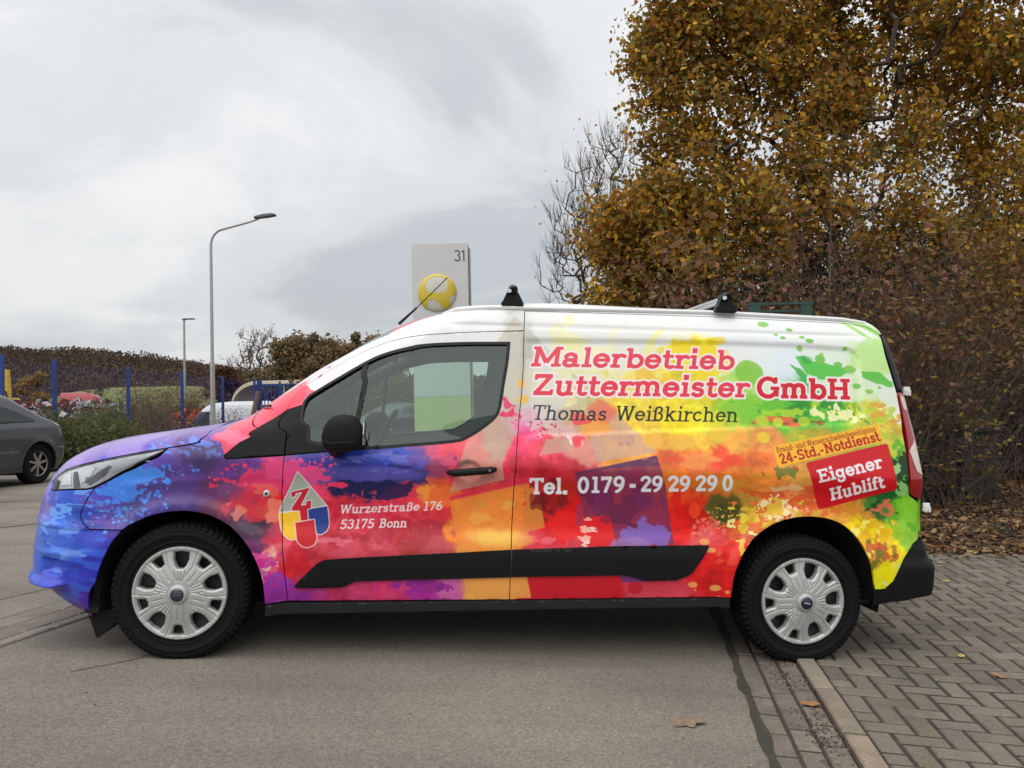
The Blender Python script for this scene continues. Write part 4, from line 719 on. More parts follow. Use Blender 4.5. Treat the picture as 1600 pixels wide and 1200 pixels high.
# rear: doors, lamps, bumper
panel('rear_corner_trim', B, [(3.556,1.700),(3.60,1.72)]+[(3.66,1.68),(3.672,1.45),(3.675,1.39),(3.598,1.402),(3.582,1.50),(3.564,1.607)], trim_black, van, off=.004, mirror=False); panel('rear_corner_trim', B, [(3.556,1.700),(3.60,1.72),(3.66,1.68),(3.672,1.45),(3.675,1.39),(3.598,1.402),(3.582,1.50),(3.564,1.607)], trim_black, van, off=.004, mirror=True)
P_lamp = [(3.599,1.397),(3.64,1.385),(3.668,1.28),(3.68,1.10),(3.682,.92),(3.672,.835),(3.628,.865),(3.617,.925),(3.621,1.088),(3.610,1.254)]
for mir in (False,True):
    tl = panel('tail_lamp', B, smooth_poly(P_lamp,60), red_lens, van, off=.006, flange=.03, mirror=mir, uv=False)
    panel('reversing_lens', B, [(3.622,1.09),(3.655,1.15),(3.668,1.05),(3.672,.96),(3.64,.985)], mat('pale_lens',(.62,.52,.45),.2,coat=1), tl, off=.010, flange=.006, mirror=mir, uv=False); panel('indicator_lens', B, [(3.606,1.385),(3.628,1.37),(3.640,1.30),(3.613,1.30)], mat('pale_lens'), tl, off=.010, flange=.006, mirror=mir, uv=False)
P_rdoor = [(3.69,.66)]+rearc(.66,1.72,16)+[(3.67,1.72),(3.68,1.40),(3.69,1.10),(3.69,.84)]
rd = [panel('rear_door', B, P_rdoor, wrap_far, van, mirror=m_) for m_ in (False,True)]
P_rwin = [(3.73,1.15),(Rr(1.15)-.03,1.15),(Rr(1.55)-.03,1.58),(3.72,1.58)]
for m_, d_ in zip((False,True), rd): panel('rear_window', B, smooth_poly(P_rwin,100), mat('dark_glass',(.01,.012,.012),.05,coat=1), d_, off=.004, flange=.01, mirror=m_, uv=False)
bb = Body(WT,XF,AF,NF,[(.15,3.80),(.3,3.825),(.40,3.845),(.50,3.845),(.525,3.825),(.6,3.81),(.66,3.79)],relief=lambda u,z: .004+.016*sstep(3.52,3.62,u)*(1-sstep(.505,.535,z)))
panel('rear_bumper', bb, [(3.438,.288),(3.438,.374),(3.497,.375),(3.54,.418),(3.592,.534),(3.655,.632)]+[(float(bb.ur(z))-.0005,z) for z in np.linspace(.632,.385,8)]+[(3.70,.352),(3.60,.325)], black_plastic, van, join=True, flange=.03, gap=.001)
for z_ in (1.41,.80):
    for s_ in (1,-1):
        q = Bn.P(np.array(3.69),np.array(z_)); hb = MB().box((q[0]+.028,(q[1]-.008)*s_,q[2]),(.036,.014,.045),bev=.003).box((q[0]+.02,(q[1]-.018)*s_,q[2]-.01),(.008,.012,.03)).box((q[0]+.04,(q[1]-.018)*s_,q[2]-.01),(.008,.012,.03)).build('door_hinge', mat('painted_white',(.78,.78,.77),.35,coat=.4), rd[0] if s_ == 1 else rd[1])
panel('grille', B, [(-.985,.56)]+centre(.56,.76,5)+[(-.965,.76)], trim_black, van, join=True, off=.006, flange=.02, gap=0)
panel('lower_grille', B, [(-.99,.39)]+centre(.39,.50,4)+[(-.985,.49)], black_plastic, van, join=True, off=.006, flange=.02, gap=0)
pl = panel('number_plate_holder', B, [(-1.0,.52)]+centre(.52,.56,3)+[(-1.0,.56)], trim_black, van, join=True, off=.01, flange=.01, gap=0)
# headlights
P_hl = hl_bot[:-1]+hl_top[:-1]
house_m = mat('lamp_housing', (.78,.79,.81), .28, metal=.05, coat=.3, noise=.1, nscale=8); bowl_m = mat('lamp_reflector', (.92,.93,.95), .2, metal=.05, coat=.5)
for mir in (False,True):
    hl = panel('headlight', B, P_hl, house_m, van, off=-.007, flange=.02, mirror=mir, uv=False, gap=.004)
    panel('lens', B, P_hl, lens, hl, off=.003, flange=0, mirror=mir, uv=False, gap=.004)
    panel('rim_trim', B, offset(P_hl,.002), trim_black, hl, holes=[offset(offset(P_hl,.002),.004)], off=-.003, flange=.02, mirror=mir, uv=False, gap=0)
    panel('reflector', B, [(-.560,.784),(-.57,.838),(-.505,.855),(-.482,.795)], bowl_m, hl, off=-.003, flange=.003, mirror=mir, uv=False); panel('reflector', B, [(-.435,.80),(-.462,.862),(-.36,.888),(-.385,.845)], bowl_m, hl, off=-.003, flange=.003, mirror=mir, uv=False)
    panel('divider', B, [(-.47,.782),(-.49,.858),(-.46,.865),(-.435,.79)], mat('lamp_grey',(.22,.23,.25),.3,metal=.3), hl, off=-.002, flange=.006, mirror=mir, uv=False); panel('corner_cover', B, [(-.615,.765),(-.65,.795),(-.63,.815),(-.575,.81),(-.57,.772)], trim_black, hl, off=-.002, flange=.003, mirror=mir, uv=False)
    panel('light_guide', B, [(-.30,.862),(-.385,.893),(-.36,.908),(-.264,.930),(-.14,.960),(-.085,.972),(-.115,.957),(-.20,.915)], mat('light_guide',(.74,.75,.77),.25,coat=.5), hl, off=-.002, flange=.003, mirror=mir, uv=False)
    panel('chrome_strip', B, [(-.395,.80),(-.335,.845),(-.285,.895),(-.30,.902),(-.36,.862),(-.42,.815)], mat('lamp_grey'), hl, off=-.001, flange=.006, mirror=mir, uv=False)
q = Bn.P(np.array(.375),np.array(.786),.004); rp = MB().lathe([(0,-.006),(.010,-.006),(.015,-.003),(.017,.002),(.017,.01)],24,'y',tuple(q)).build('side_repeater', mat('grey_lens',(.55,.54,.53),.2,coat=.6), van, smooth=True); MB().lathe([(0,-.009),(.006,-.0085),(.0075,-.006)],16,'y',tuple(q)).build('lens', mat('dark_glass'), rp, smooth=True)
# mirrors
for s_ in (1,-1):
    bm_ = bmesh.new(); r_ = bmesh.ops.create_cube(bm_, size=2); bmesh.ops.subdivide_edges(bm_, edges=bm_.edges[:], cuts=7, use_grid_fill=True)
    for v in bm_.verts:
        c = v.co; n = abs(c.x)**3.2+abs(c.y)**3.2+abs(c.z)**3.2; k = (1/max(n,1e-6))**(1/3.2); x, y, z = c.x*k, c.y*k, c.z*k
        x *= 1-.16*max(0,z)*(x<0); tx = x*.098*(1-.20*max(z,0)); zz = z*.088*(1+.0*x); v.co = (.735+tx-.012*z, (-1.005-y*(-.062)*(1-.25*max(0,-x)))*s_, 1.088+zz+.012*x)
    me = bpy.data.meshes.new('wing_mirror'); bm_.to_mesh(me); bm_.free(); me.shade_smooth(); mi = link('wing_mirror', me, black_plastic, van)
    MB().prism([(-.052,-.05),(.05,-.05),(.06,.0),(.05,.055),(-.045,.055),(-.055,0)],(.833,-1.005*s_,1.09),(0,1,0),(0,0,1),(1,0,0),.004).build('mirror_glass', mat('mirror_glass',(.8,.82,.84),.02,metal=1), mi)
    MB().tube([(.68,-.875*s_,1.005),(.70,-.93*s_,1.005),(.725,-.985*s_,1.02)],[.035,.03,.035],12).build('stalk', black_plastic, mi, smooth=True)
    MB().tube([(.655+.004*k,-1.068*s_+abs(k-3)*.001,1.048+.002*k) for k in range(0,7)],.0015,5).tube([(.645,-1.03*s_,1.045),(.66,-1.066*s_,1.045),(.70,-1.071*s_,1.046),(.76,-1.071*s_,1.05),(.80,-1.066*s_,1.053),(.828,-1.04*s_,1.055)],.0018,5).build('seam', trim_black, mi)
# roof rails, bars, aerials
white_rail = mat('painted_white', (.78,.78,.77), .35, coat=.4)
for s_ in (1,-1):
    pts = []
    for u_ in np.linspace(1.09,3.50,22):
        t_ = min((u_-1.09)/.12, (3.50-u_)/.14, 1); zz = 1.700+.0055*0+np.interp(u_,[1.09,1.4,1.9,2.6,3.5],[1.742,1.766,1.782,1.800,1.792]) - 1.700; yy = 0
        zt = float(np.interp(u_,[1.09,1.4,1.9,2.6,3.5],[1.742,1.752,1.768,1.788,1.785])); q = Bn.P0(np.array(u_),np.array(zt)); pts.append((q[0],q[1]*s_,q[2]+.010-(1-max(0,t_)**.5)*.016))
    MB().tube(pts, .0125, 8).build('roof_rail', white_rail, van, smooth=True)
alu = mat('aluminium', (.55,.56,.57), .35, metal=.8)
for u_, zb, seen in ((1.545,1.778,0),(2.705,1.800,1)):
    rb = MB().tube([(u_,-.60,zb+.072),(u_,0,zb+.078),(u_,.60,zb+.072)],.019,12).build('roof_bar', alu, van, smooth=True)
    for s_ in (1,-1):
        y0 = -.655*s_
        f = MB(); f.prism([(-.056,.0),(.056,.0),(.060,.014),(.050,.030),(.026,.066),(.024,.082),(-.028,.082),(-.030,.066),(-.050,.03),(-.062,.014)],(u_,y0-.022*s_,zb-.004),(1,0,0),(0,0,1),(0,s_,0),.05)
        f.build('foot', trim_black, rb, bev=.004)
        MB().tube([(u_-.004,y0-.052*s_,zb+.074),(u_-.002,y0-.02*s_,zb+.082),(u_,y0+.05*s_,zb+.078)],[.018,.027,.026],12).build('end_cap', trim_black, rb, smooth=True)
        MB().lathe([(0,-.004*s_),(.010,-.004*s_),(.012,0)],14,'y',(u_-.022,y0-.05*s_,zb+.07)).build('lock', chrome, rb)
MB().tube([(.93,-.20,1.70),(1.03,-.20,1.80)],[.009,.006],8).tube([(1.03,-.20,1.80),(1.20,-.20,1.985)],.0032,6).build('aerial', trim_black, van)
# windscreen wipers
for v0, v1, zz in ((.02,.45,1.178),(.48,.75,1.19)):
    pts = [tuple(B.P(np.array(C(zz)+.02+t_),np.array(zz+.012*t_),.012)*np.array([1,1 if v0<.3 else 1,1])) for t_ in np.linspace(v0*.4,v1*.55,8)]
    MB().tube(pts,.007,6).build('wiper', trim_black, van)
# underbody, arches, air dam
under = MB()
under.box((-.41,-.76,.345),(.06,.20,.29)); under.box((-.41,.76,.345),(.06,.20,.29)); under.box((-.46,0,.42),(.12,1.5,.28)); under.box((3.53,0,.47),(.10,1.5,.24)); under.box((.44,0,.37),(.08,1.74,.26)); under.box((2.63,0,.42),(.06,1.74,.24)); under.box((1.5,0,.33),(2.2,1.62,.10)); under.box((-.0,0,.42),(.9,1.2,.12)); under.box((3.2,0,.42),(1.1,1.2,.12)); under.box((1.0,0,.25),(3.3,.12,.10)); under.box((1.53,-.60,.245),(2.2,.06,.06)); under.box((1.53,.60,.245),(2.2,.06,.06))
under.build('underbody', dark_inside, van)
for cx, cz, r, x0 in ((ARCH_F[0],ARCH_F[1],.398,0),(ARCH_R[0],ARCH_R[1],.420,0)):
    for s_ in (1,-1):
        a = MB(); n = 28; prof = []
        for k in range(n+1):
            t_ = -0.06*pi+k/n*1.12*pi; prof.append((cx+r*math.cos(t_), cz+r*1.0*math.sin(t_)))
        va = [a.bm.verts.new((x,-.89*s_,z)) for x, z in prof]; vb = [a.bm.verts.new((x,-.60*s_,z)) for x, z in prof]
        for k in range(n): a.bm.faces.new((va[k],va[k+1],vb[k+1],vb[k]))
        cc = a.bm.verts.new((cx,-.60*s_,cz))
        for k in range(n): a.bm.faces.new((vb[k],vb[k+1],cc))
        a.box((cx,-.595*s_,cz+.12),(.86,.01,.46)); a.build('wheel_arch_liner', dark_inside, van)
for s_ in (1,-1): MB().prism([(-.46,.20),(-.33,.20),(-.29,.17),(-.35,.11),(-.40,.065),(-.408,.07),(-.435,.14)],(0,-.80*s_,0),(1,0,0),(0,0,1),(0,s_,0),.22).build('air_dam', black_plastic, van)
MB().tube([(3.38,-.78,.30),(3.43,-.80,.285),(3.455,-.84,.305)],.008,8).build('bumper_edge_clip', steel_dark, van)
# cabin
trimg = mat('cabin_trim', (.07,.078,.078), .8, noise=.1); seatm = mat('seat_fabric', (.03,.032,.034), .9, noise=.2, nscale=60); pale = mat('headlining', (.45,.47,.46), .9, noise=.08)
MB().prism([(.25,1.06),(.50,1.10),(.62,1.085),(.74,1.03),(.78,.93),(.74,.75),(.40,.62),(.22,.70)],(0,-.76,0),(1,0,0),(0,0,1),(0,1,0),1.52).build('dashboard', trimg, van, bev=.012)
MB().box((.66,-.0,1.075),(.14,.28,.05),bev=.015).box((.60,-.38,1.095),(.20,.34,.07),bev=.02).build('instrument_cowl', trimg, van)
MB().prism([(-.80,.45),(.80,.45),(.82,1.1),(.72,1.35),(.64,1.66),(-.64,1.66),(-.72,1.35),(-.82,1.1)],(1.78,0,0),(0,1,0),(0,0,1),(1,0,0),.02).build('bulkhead', mat('bulkhead',(.20,.21,.21),.8,noise=.06), van)
MB().box((1.2,0,.52),(1.5,1.5,.05)).build('cabin_floor', dark_inside, van)
panel('headlining', Bn, [(.98,1.60),(1.25,1.625),(1.76,1.65)]+[(1.76,1.80)]+[(1.3,1.80),(1.0,1.72)], pale, van, off=-.045, flange=0, join=False, uv=False); panel('headlining', Bn, [(.98,1.60),(1.25,1.625),(1.76,1.65),(1.76,1.80),(1.3,1.80),(1.0,1.72)], pale, van, off=-.045, flange=0, mirror=True, uv=False)
for s_ in (1,-1):
    MB().tube([tuple(Bn.P(np.array(u_),np.array(z_),-.065)*np.array([1,s_,1])) for u_, z_ in ((.20,1.15),(.35,1.30),(.55,1.45),(.80,1.56),(1.05,1.62),(1.5,1.65),(1.77,1.66))],[.03,.032,.034,.036,.036,.036,.036],10).build('pillar_trim', pale, van, smooth=True)
    MB().tube([tuple(Bn.P(np.array(1.60),np.array(z_),-.10)*np.array([1,s_,1])) for z_ in (.95,1.2,1.45,1.62)],[.055,.05,.05,.045],8).build('pillar_trim', pale, van, smooth=True)
    MB().tube([(1.62,-.70*s_,1.50),(1.60,-.66*s_,1.25),(1.55,-.62*s_,.85)],.012,6).build('seat_belt', mat('belt_grey',(.12,.12,.12),.8), van)
for yc in (-.40,.40):
    st = MB().prism([(1.02,.68),(1.05,.74),(1.48,.72),(1.52,.62),(1.1,.60)],(0,yc-.25,0),(1,0,0),(0,0,1),(0,1,0),.50).build('seat', seatm, van, bev=.02)
    MB().prism([(1.44,.70),(1.54,.68),(1.70,1.24),(1.66,1.29),(1.58,1.27)],(0,yc-.23,0),(1,0,0),(0,0,1),(0,1,0),.46).build('backrest', seatm, st, bev=.025)
    MB().box((1.67,yc,1.39),(.09,.24,.17),Matrix.Rotation(-.15,3,'Y'),bev=.03).build('headrest', seatm, st)
sw = MB(); c0 = Vector((.86,-.40,1.03)); ax = Matrix.Rotation(radians(-62),3,'Y')
sw.tube([c0+ax@Vector((.185*math.cos(a),.185*math.sin(a),0)) for a in np.linspace(0,2*pi,33)],.015,8,False); sw.box(c0,(.10,.14,.04),ax,bev=.012)
for a in (0,2.2,4.1): sw.tube([c0,c0+ax@Vector((.18*math.cos(a),.18*math.sin(a),0))],.014,6)
sw.build('steering_wheel', trim_black, van, smooth=True)
MB().box((.90,0,1.52),(.03,.22,.07),Matrix.Rotation(-.3,3,'Y'),bev=.01).build('rear_view_mirror', trim_black, van)
for s_, d_ in ((1,doors[0]),(-1,doors[1])):
    wo = offset(smooth_poly(win,40),-.10); wi = offset(smooth_poly(win,40),.006); panel('inner_trim', Bn, [(max(.30,min(1.70,a)),max(.93,min(1.655,b))) for a,b in wo], pale, d_, off=-.035, flange=0, holes=[wi], mirror=(s_ == -1), uv=False, gap=0)
panel('roof_lining', Bn, offset(P_roof,.004), pale, van, off=-.024, flange=0, join=True, uv=False, gap=0)
# ---------------------------------------------------------------- wheels
def wheel_cover_mesh(R=.218):
    outer = [(R*math.cos(a),R*math.sin(a)) for a in np.linspace(0,2*pi,91)[:-1]]; holes = []; big = []
    for k in range(5):
        a0 = radians(90+72*k)
        def pol(r, d): return (R*r*math.cos(a0+radians(d)), R*r*math.sin(a0+radians(d)))
        hb_ = [pol(.895,-10.5),pol(.905,0),pol(.895,10.5),pol(.73,13),pol(.60,11),pol(.53,6.5),pol(.53,-6.5),pol(.60,-11),pol(.73,-13)]; holes.append(hb_); big.append(hb_)
        a0 += radians(36); holes.append([pol(.905,-8.5),pol(.912,0),pol(.905,8.5),pol(.70,7),pol(.675,0),pol(.70,-7)])
    us = np.arange(-R,R+.001,.0028); V, T = triangulate(outer, holes, us, us, gap=.0010, bstep=.005)
    x, y = V[:,0], V[:,1]; r = np.hypot(x,y)/R; th = np.degrees(np.arctan2(y,x))
    h = .010+.022*(1-sstep(.25,.95,r))                      # crown
    h = h-.010*(1-sstep(.90,.955,r))*sstep(.80,.90,r)*0
    # grooves running out from the hub, raised spoke edges
    g = np.zeros(len(r))
    for k in range(5):
        for d_, w0 in ((90+72*k,0),):
            for o_ in (-13.5,-4.5,4.5,13.5,):
                da = np.abs((th-(d_+o_)+180)%360-180)*pi/180*r*R; g = np.maximum(g, (1-sstep(.0008,.0042,da))*sstep(.24,.30,r)*(1-sstep(.46,.54,r)))
        da = np.abs((th-(90+36+72*k)+180)%360-180)*pi/180*r*R; g = np.maximum(g, (1-sstep(.0008,.004,da))*sstep(.3,.34,r)*(1-sstep(.55,.62,r)))
        # valley that flanks each big opening, slanting outwards
        for sgn in (-1,1):
            an = radians(90+72*k+sgn*21); lx, ly = R*.97*math.cos(an), R*.97*math.sin(an); an2 = radians(90+72*k+sgn*24); mx_, my_ = R*.62*math.cos(an2), R*.62*math.sin(an2); hx, hy = R*.3*math.cos(radians(90+72*k+sgn*13)), R*.3*math.sin(radians(90+72*k+sgn*13))
            for (a1,b1,a2,b2) in ((lx,ly,mx_,my_),(mx_,my_,hx,hy)):
                ex_, ey_ = a2-a1, b2-b1; t_ = np.clip(((x-a1)*ex_+(y-b1)*ey_)/(ex_**2+ey_**2),0,1); dd = np.hypot(x-a1-t_*ex_,y-b1-t_*ey_); g = np.maximum(g,.9*(1-sstep(.0008,.0038,dd)))
    h = h-.0045*g
    ring = (np.abs(r-.965)<.05); h = h+.003*sstep(.925,.94,r)*(1-sstep(.985,1.0,r))-.006*sstep(.985,1.,r)
    eb = np.full(len(r),9.)
    for q in holes: eb = np.minimum(eb, edge_d(x,y,q))
    h = h-.006*(1-sstep(.0,.0075,eb))*(r<.93)
    hub = r<.20; h = np.where(r<.205, .034+.016*np.sqrt(np.maximum(0,1-(r/.205)**2))**.6, h)
    n = len(V); P = np.c_[x,-h,y]; be = boundary(T); ids = sorted({i for e in be for i in e}); mp = {i:k for k,i in enumerate(ids)}; top = P[ids]; bot = top*np.array([.985,0,.985])+np.array([0,.022,0])
    F = T.tolist()+[(n+mp[b],n+mp[a],n+len(ids)+mp[a],n+len(ids)+mp[b]) for a,b in be]
    me = bpy.data.meshes.new('wheel_cover'); me.from_pydata(np.r_[P,top,bot].tolist(),[],[tuple(int(i) for i in f) for f in F]); me.shade_smooth()
    try: me.set_sharp_from_angle(angle=radians(38))
    except Exception: pass
    return me
def tyre_parts(parent, R=.322, W=.205, rim=.214, flat=-.3085):
    prof = [(rim-.012,.02),(rim-.004,.004),(rim+.004,-.004),(rim+.012,-.006),(rim+.016,-.003),(rim+.022,-.008),(rim+.024,-.0105),(rim+.028,-.0105),(rim+.030,-.009),(rim+.055,-.0125),(rim+.057,-.0145),(rim+.060,-.0145),(rim+.062,-.012),(rim+.078,-.009),(rim+.080,-.0105),(rim+.083,-.0085),(R-.020,-.000),(R-.008,.010),(R-.002,.022),(R-.004,.03),(R-.004,W-.03),(R-.010,W-.006),(R-.02,W),(rim+.03,W+.008),(rim,W-.01)]
    t = MB().lathe(prof,96,'y'); 
    for v in t.bm.verts: v.co.z = max(v.co.z, flat)
    ty = t.build('tyre', rubber, parent, smooth=True)
    V = []; F = []; nb = 66
    rows = [(-.004,.030,0),(.036,.066,.5),(.072,.100,0),(.106,.134,.5),(.140,.170,0),(.176,W+.003,.5)]
    for (y0,y1,ph) in rows:
        for k in range(nb):
            a = 2*pi*(k+ph)/nb; da = 2*pi/nb*.37; sk = .012
            for (yy,aa_) in ((y0,a-da),(y0,a+da),(y1,a+da+sk),(y1,a-da+sk)):
                edge = (y0<0 and yy==y0) or (y1>W and yy==y1)
                for rr in ((R-.024,R-.0115) if edge else (R-.012,R+.004)): V.append((rr*math.cos(aa_), yy+.004 if edge and rr<R-.02 else yy, max(rr*math.sin(aa_),flat-.003)))
            b = len(V)-8; F += [(b+1,b+3,b+5,b+7),(b,b+2,b+3,b+1),(b+2,b+4,b+5,b+3),(b+4,b+6,b+7,b+5),(b+6,b,b+1,b+7)]
    tr = fast_mesh('tread_blocks', V, F, rubber, parent); tag(tr, kind='stuff')
    return ty
emb_blue = mat('emblem_blue', (.004,.008,.035), .2, coat=1)
cover_me = wheel_cover_mesh(); cover_me.materials.append(silver)
def make_wheel():
    o = bpy.data.objects.new('wheel', None); COL.objects.link(o); o.parent = van; tyre_parts(o)
    cv = link('wheel_cover', cover_me, None, o)
    MB().lathe([(.0,.06),(.06,.055),(.10,.07),(.20,.045),(.208,.02),(.214,.0),(.214,.18)],64,'y').build('rim', steel_dark, o, smooth=True)
    MB().lathe([(.135,.085),(.135,.075),(.0,.075)],40,'y').build('brake_disc', mat('brake_steel',(.22,.21,.20),.45,metal=.7), o)
    for k in range(5): a = radians(112+72*k); MB().lathe([(0,.03),(.008,.03),(.009,.055)],6,'y',(.054*2*math.cos(a),0,.054*2*math.sin(a))).build('wheel_bolt', chrome, o)
    return o
w1 = make_wheel(); w1.location = (0,-.897,.31); w1.rotation_euler = (0,0,0)
MB().lathe([(.0,-.0525),(.028,-.0515),(.031,-.049)],32,'y').build('emblem', emb_blue, w1, smooth=True)
lt = MB().lathe([(.0225,-.0532),(.0235,-.0532)],32,'y')
for v in lt.bm.verts: v.co.z *= .55
lt.tube([(-.014,-.0535,-.003),(-.011,-.0535,.003),(-.008,-.0535,-.003),(-.004,-.0535,.002),(0,-.0535,-.002),(.004,-.0535,.002),(.008,-.0535,-.002),(.013,-.0535,.003)],.0011,4)
em = lt.build('emblem_script', chrome, w1)
w2 = copy_tree(w1, van); w2.location = (3.062,-.897,.31); w2.rotation_euler = (0,radians(13),0)
for o_, x_ in ((w1,0),(w2,3.062)):
    c_ = copy_tree(o_, van); c_.location = (x_,.897,.31); c_.rotation_euler = (0,0,pi)
def unflat(o):   # the rear wheel is turned, so its tyre keeps its own flat spot mesh
    for ch in o.children:
        if ch.name.startswith(('tyre','tread')):
            ch.rotation_euler = (0,-radians(13),0)
unflat(w2)
for x_ in (0,3.06): MB().tube([(x_,-.8,.31),(x_,.8,.31)],.03,8).build('axle', dark_inside, van)
# ================================================================ GROUND
def asphalt_mat(name, col, patch):
    m = mat(name, col, .88, spec=.25); t = m.node_tree; b = t.nodes['Principled BSDF']; nn = t.nodes.new; c = nn('ShaderNodeTexCoord')
    a = nn('ShaderNodeTexNoise'); a.inputs['Scale'].default_value = .55; a.inputs['Detail'].default_value = 6; a.inputs['Roughness'].default_value = .6; t.links.new(c.outputs['Object'], a.inputs[0])
    v = nn('ShaderNodeTexVoronoi'); v.inputs['Scale'].default_value = 165; t.links.new(c.outputs['Object'], v.inputs[0])
    f = nn('ShaderNodeTexNoise'); f.inputs['Scale'].default_value = 60; f.inputs['Detail'].default_value = 3; t.links.new(c.outputs['Object'], f.inputs[0])
    r1 = nn('ShaderNodeMapRange'); r1.inputs[1].default_value = .3; r1.inputs[2].default_value = .7; r1.inputs[3].default_value = 1-patch; r1.inputs[4].default_value = 1+patch; t.links.new(a.outputs[0], r1.inputs[0])
    sx = nn('ShaderNodeSeparateColor'); t.links.new(v.outputs['Color'], sx.inputs[0]); r2 = nn('ShaderNodeMapRange'); r2.inputs[3].default_value = .74; r2.inputs[4].default_value = 1.27; t.links.new(sx.outputs[0], r2.inputs[0])
    r3 = nn('ShaderNodeMapRange'); r3.inputs[1].default_value = .3; r3.inputs[2].default_value = .7; r3.inputs[3].default_value = .86; r3.inputs[4].default_value = 1.14; t.links.new(f.outputs[0], r3.inputs[0])
    m1 = nn('ShaderNodeMath'); m1.operation = 'MULTIPLY'; t.links.new(r1.outputs[0], m1.inputs[0]); t.links.new(r2.outputs[0], m1.inputs[1]); m2 = nn('ShaderNodeMath'); m2.operation = 'MULTIPLY'; t.links.new(m1.outputs[0], m2.inputs[0]); t.links.new(r3.outputs[0], m2.inputs[1])
    # worn tyre tracks and damp stains, long and faint
    mpn = nn('ShaderNodeMapping'); mpn.inputs['Rotation'].default_value = (0,0,.35); mpn.inputs['Scale'].default_value = (.35,2.2,1); t.links.new(c.outputs['Object'], mpn.inputs[0]); st = nn('ShaderNodeTexNoise'); st.inputs['Scale'].default_value = 1.0; st.inputs['Detail'].default_value = 4; t.links.new(mpn.outputs[0], st.inputs[0])
    r4 = nn('ShaderNodeMapRange'); r4.inputs[1].default_value = .35; r4.inputs[2].default_value = .6; r4.inputs[3].default_value = .84; r4.inputs[4].default_value = 1.06; t.links.new(st.outputs[0], r4.inputs[0]); m3 = nn('ShaderNodeMath'); m3.operation = 'MULTIPLY'; t.links.new(m2.outputs[0], m3.inputs[0]); t.links.new(r4.outputs[0], m3.inputs[1])
    s = nn('ShaderNodeVectorMath'); s.operation = 'SCALE'; s.inputs[0].default_value = col; t.links.new(m3.outputs[0], s.inputs['Scale']); t.links.new(s.outputs[0], b.inputs['Base Color'])
    q = nn('ShaderNodeBump'); q.inputs['Strength'].default_value = .55; q.inputs['Distance'].default_value = .006; t.links.new(v.outputs['Distance'], q.inputs['Height']); t.links.new(q.outputs[0], b.inputs['Normal']); return m
asphalt = asphalt_mat('old_asphalt', (.207,.187,.154), .18)
soil = mat('soil', (.035,.024,.015), .95, noise=.4, nscale=6, bump=.6, bscale=20, detail=6)
joint_m = mat('joint_sand', (.040,.034,.027), .95, noise=.4, nscale=25, bump=.4, bscale=120)
grass_m = mat('verge_soil', (.05,.055,.02), .95, noise=.3, nscale=8)
def sheet(name, xs, ys, dz, material, fx=lambda x,y:(x,y), fz=G, kind='structure'):
    X, Y = np.meshgrid(xs, ys); X, Y = fx(X, Y); Z = fz(X, Y)+dz; n, m = X.shape; V = np.stack([X,Y,Z],-1).reshape(-1,3); i = np.arange(n*m).reshape(n,m)
    F = np.stack([i[:-1,:-1],i[:-1,1:],i[1:,1:],i[1:,:-1]],-1).reshape(-1,4); return tag(fast_mesh(name, V, F, material, smooth=True), kind=kind)
edge_x = lambda y: .92+(y-2.80)*.168
KQ = np.array([.168,.9858]); KP = np.array([.9858,-.168]); K0 = np.array([1.403,3.89])     # kerb frame: q along it, p away from the road
def kw(p, q): return K0[0]+KP[0]*p+KQ[0]*q, K0[1]+KP[1]*p+KQ[1]*q
far_z = lambda x,y: G(x,y)-1.0*sstep(-11,-16,np.asarray(x,float))*1.0
sheet('ground', np.r_[np.linspace(-900,-60,8),np.linspace(-50,40,60),np.linspace(60,900,8)], np.r_[np.linspace(-60,0,6),np.linspace(3,60,40),np.linspace(80,1500,12)], -.16, soil, fz=far_z)
gfx = lambda S_, y: (np.where(S_>0, edge_x(y)-0.0, edge_x(y)+S_), y)
sheet('road', np.r_[np.linspace(-40,-12,8),np.linspace(-11,-5,10),np.linspace(-4.8,0,49)], np.r_[np.linspace(-3,2,6),np.arange(2.2,9,.2),np.linspace(9.5,40,30)], 0, asphalt, fx=gfx)
gut = sheet('gutter', np.linspace(0,1,3), np.arange(-5,5,.25), 0, joint_m, fx=lambda s_,q: kw(-.305+s_*.31, q), fz=lambda x,y: G(x,y)-.0035)
pav = sheet('pavement', np.linspace(0,1,20), np.arange(-5,3.21,.2), 0, joint_m, fx=lambda s_,q: kw(.0+s_*6.5, q), fz=lambda x,y: G(x,y)+.0095)
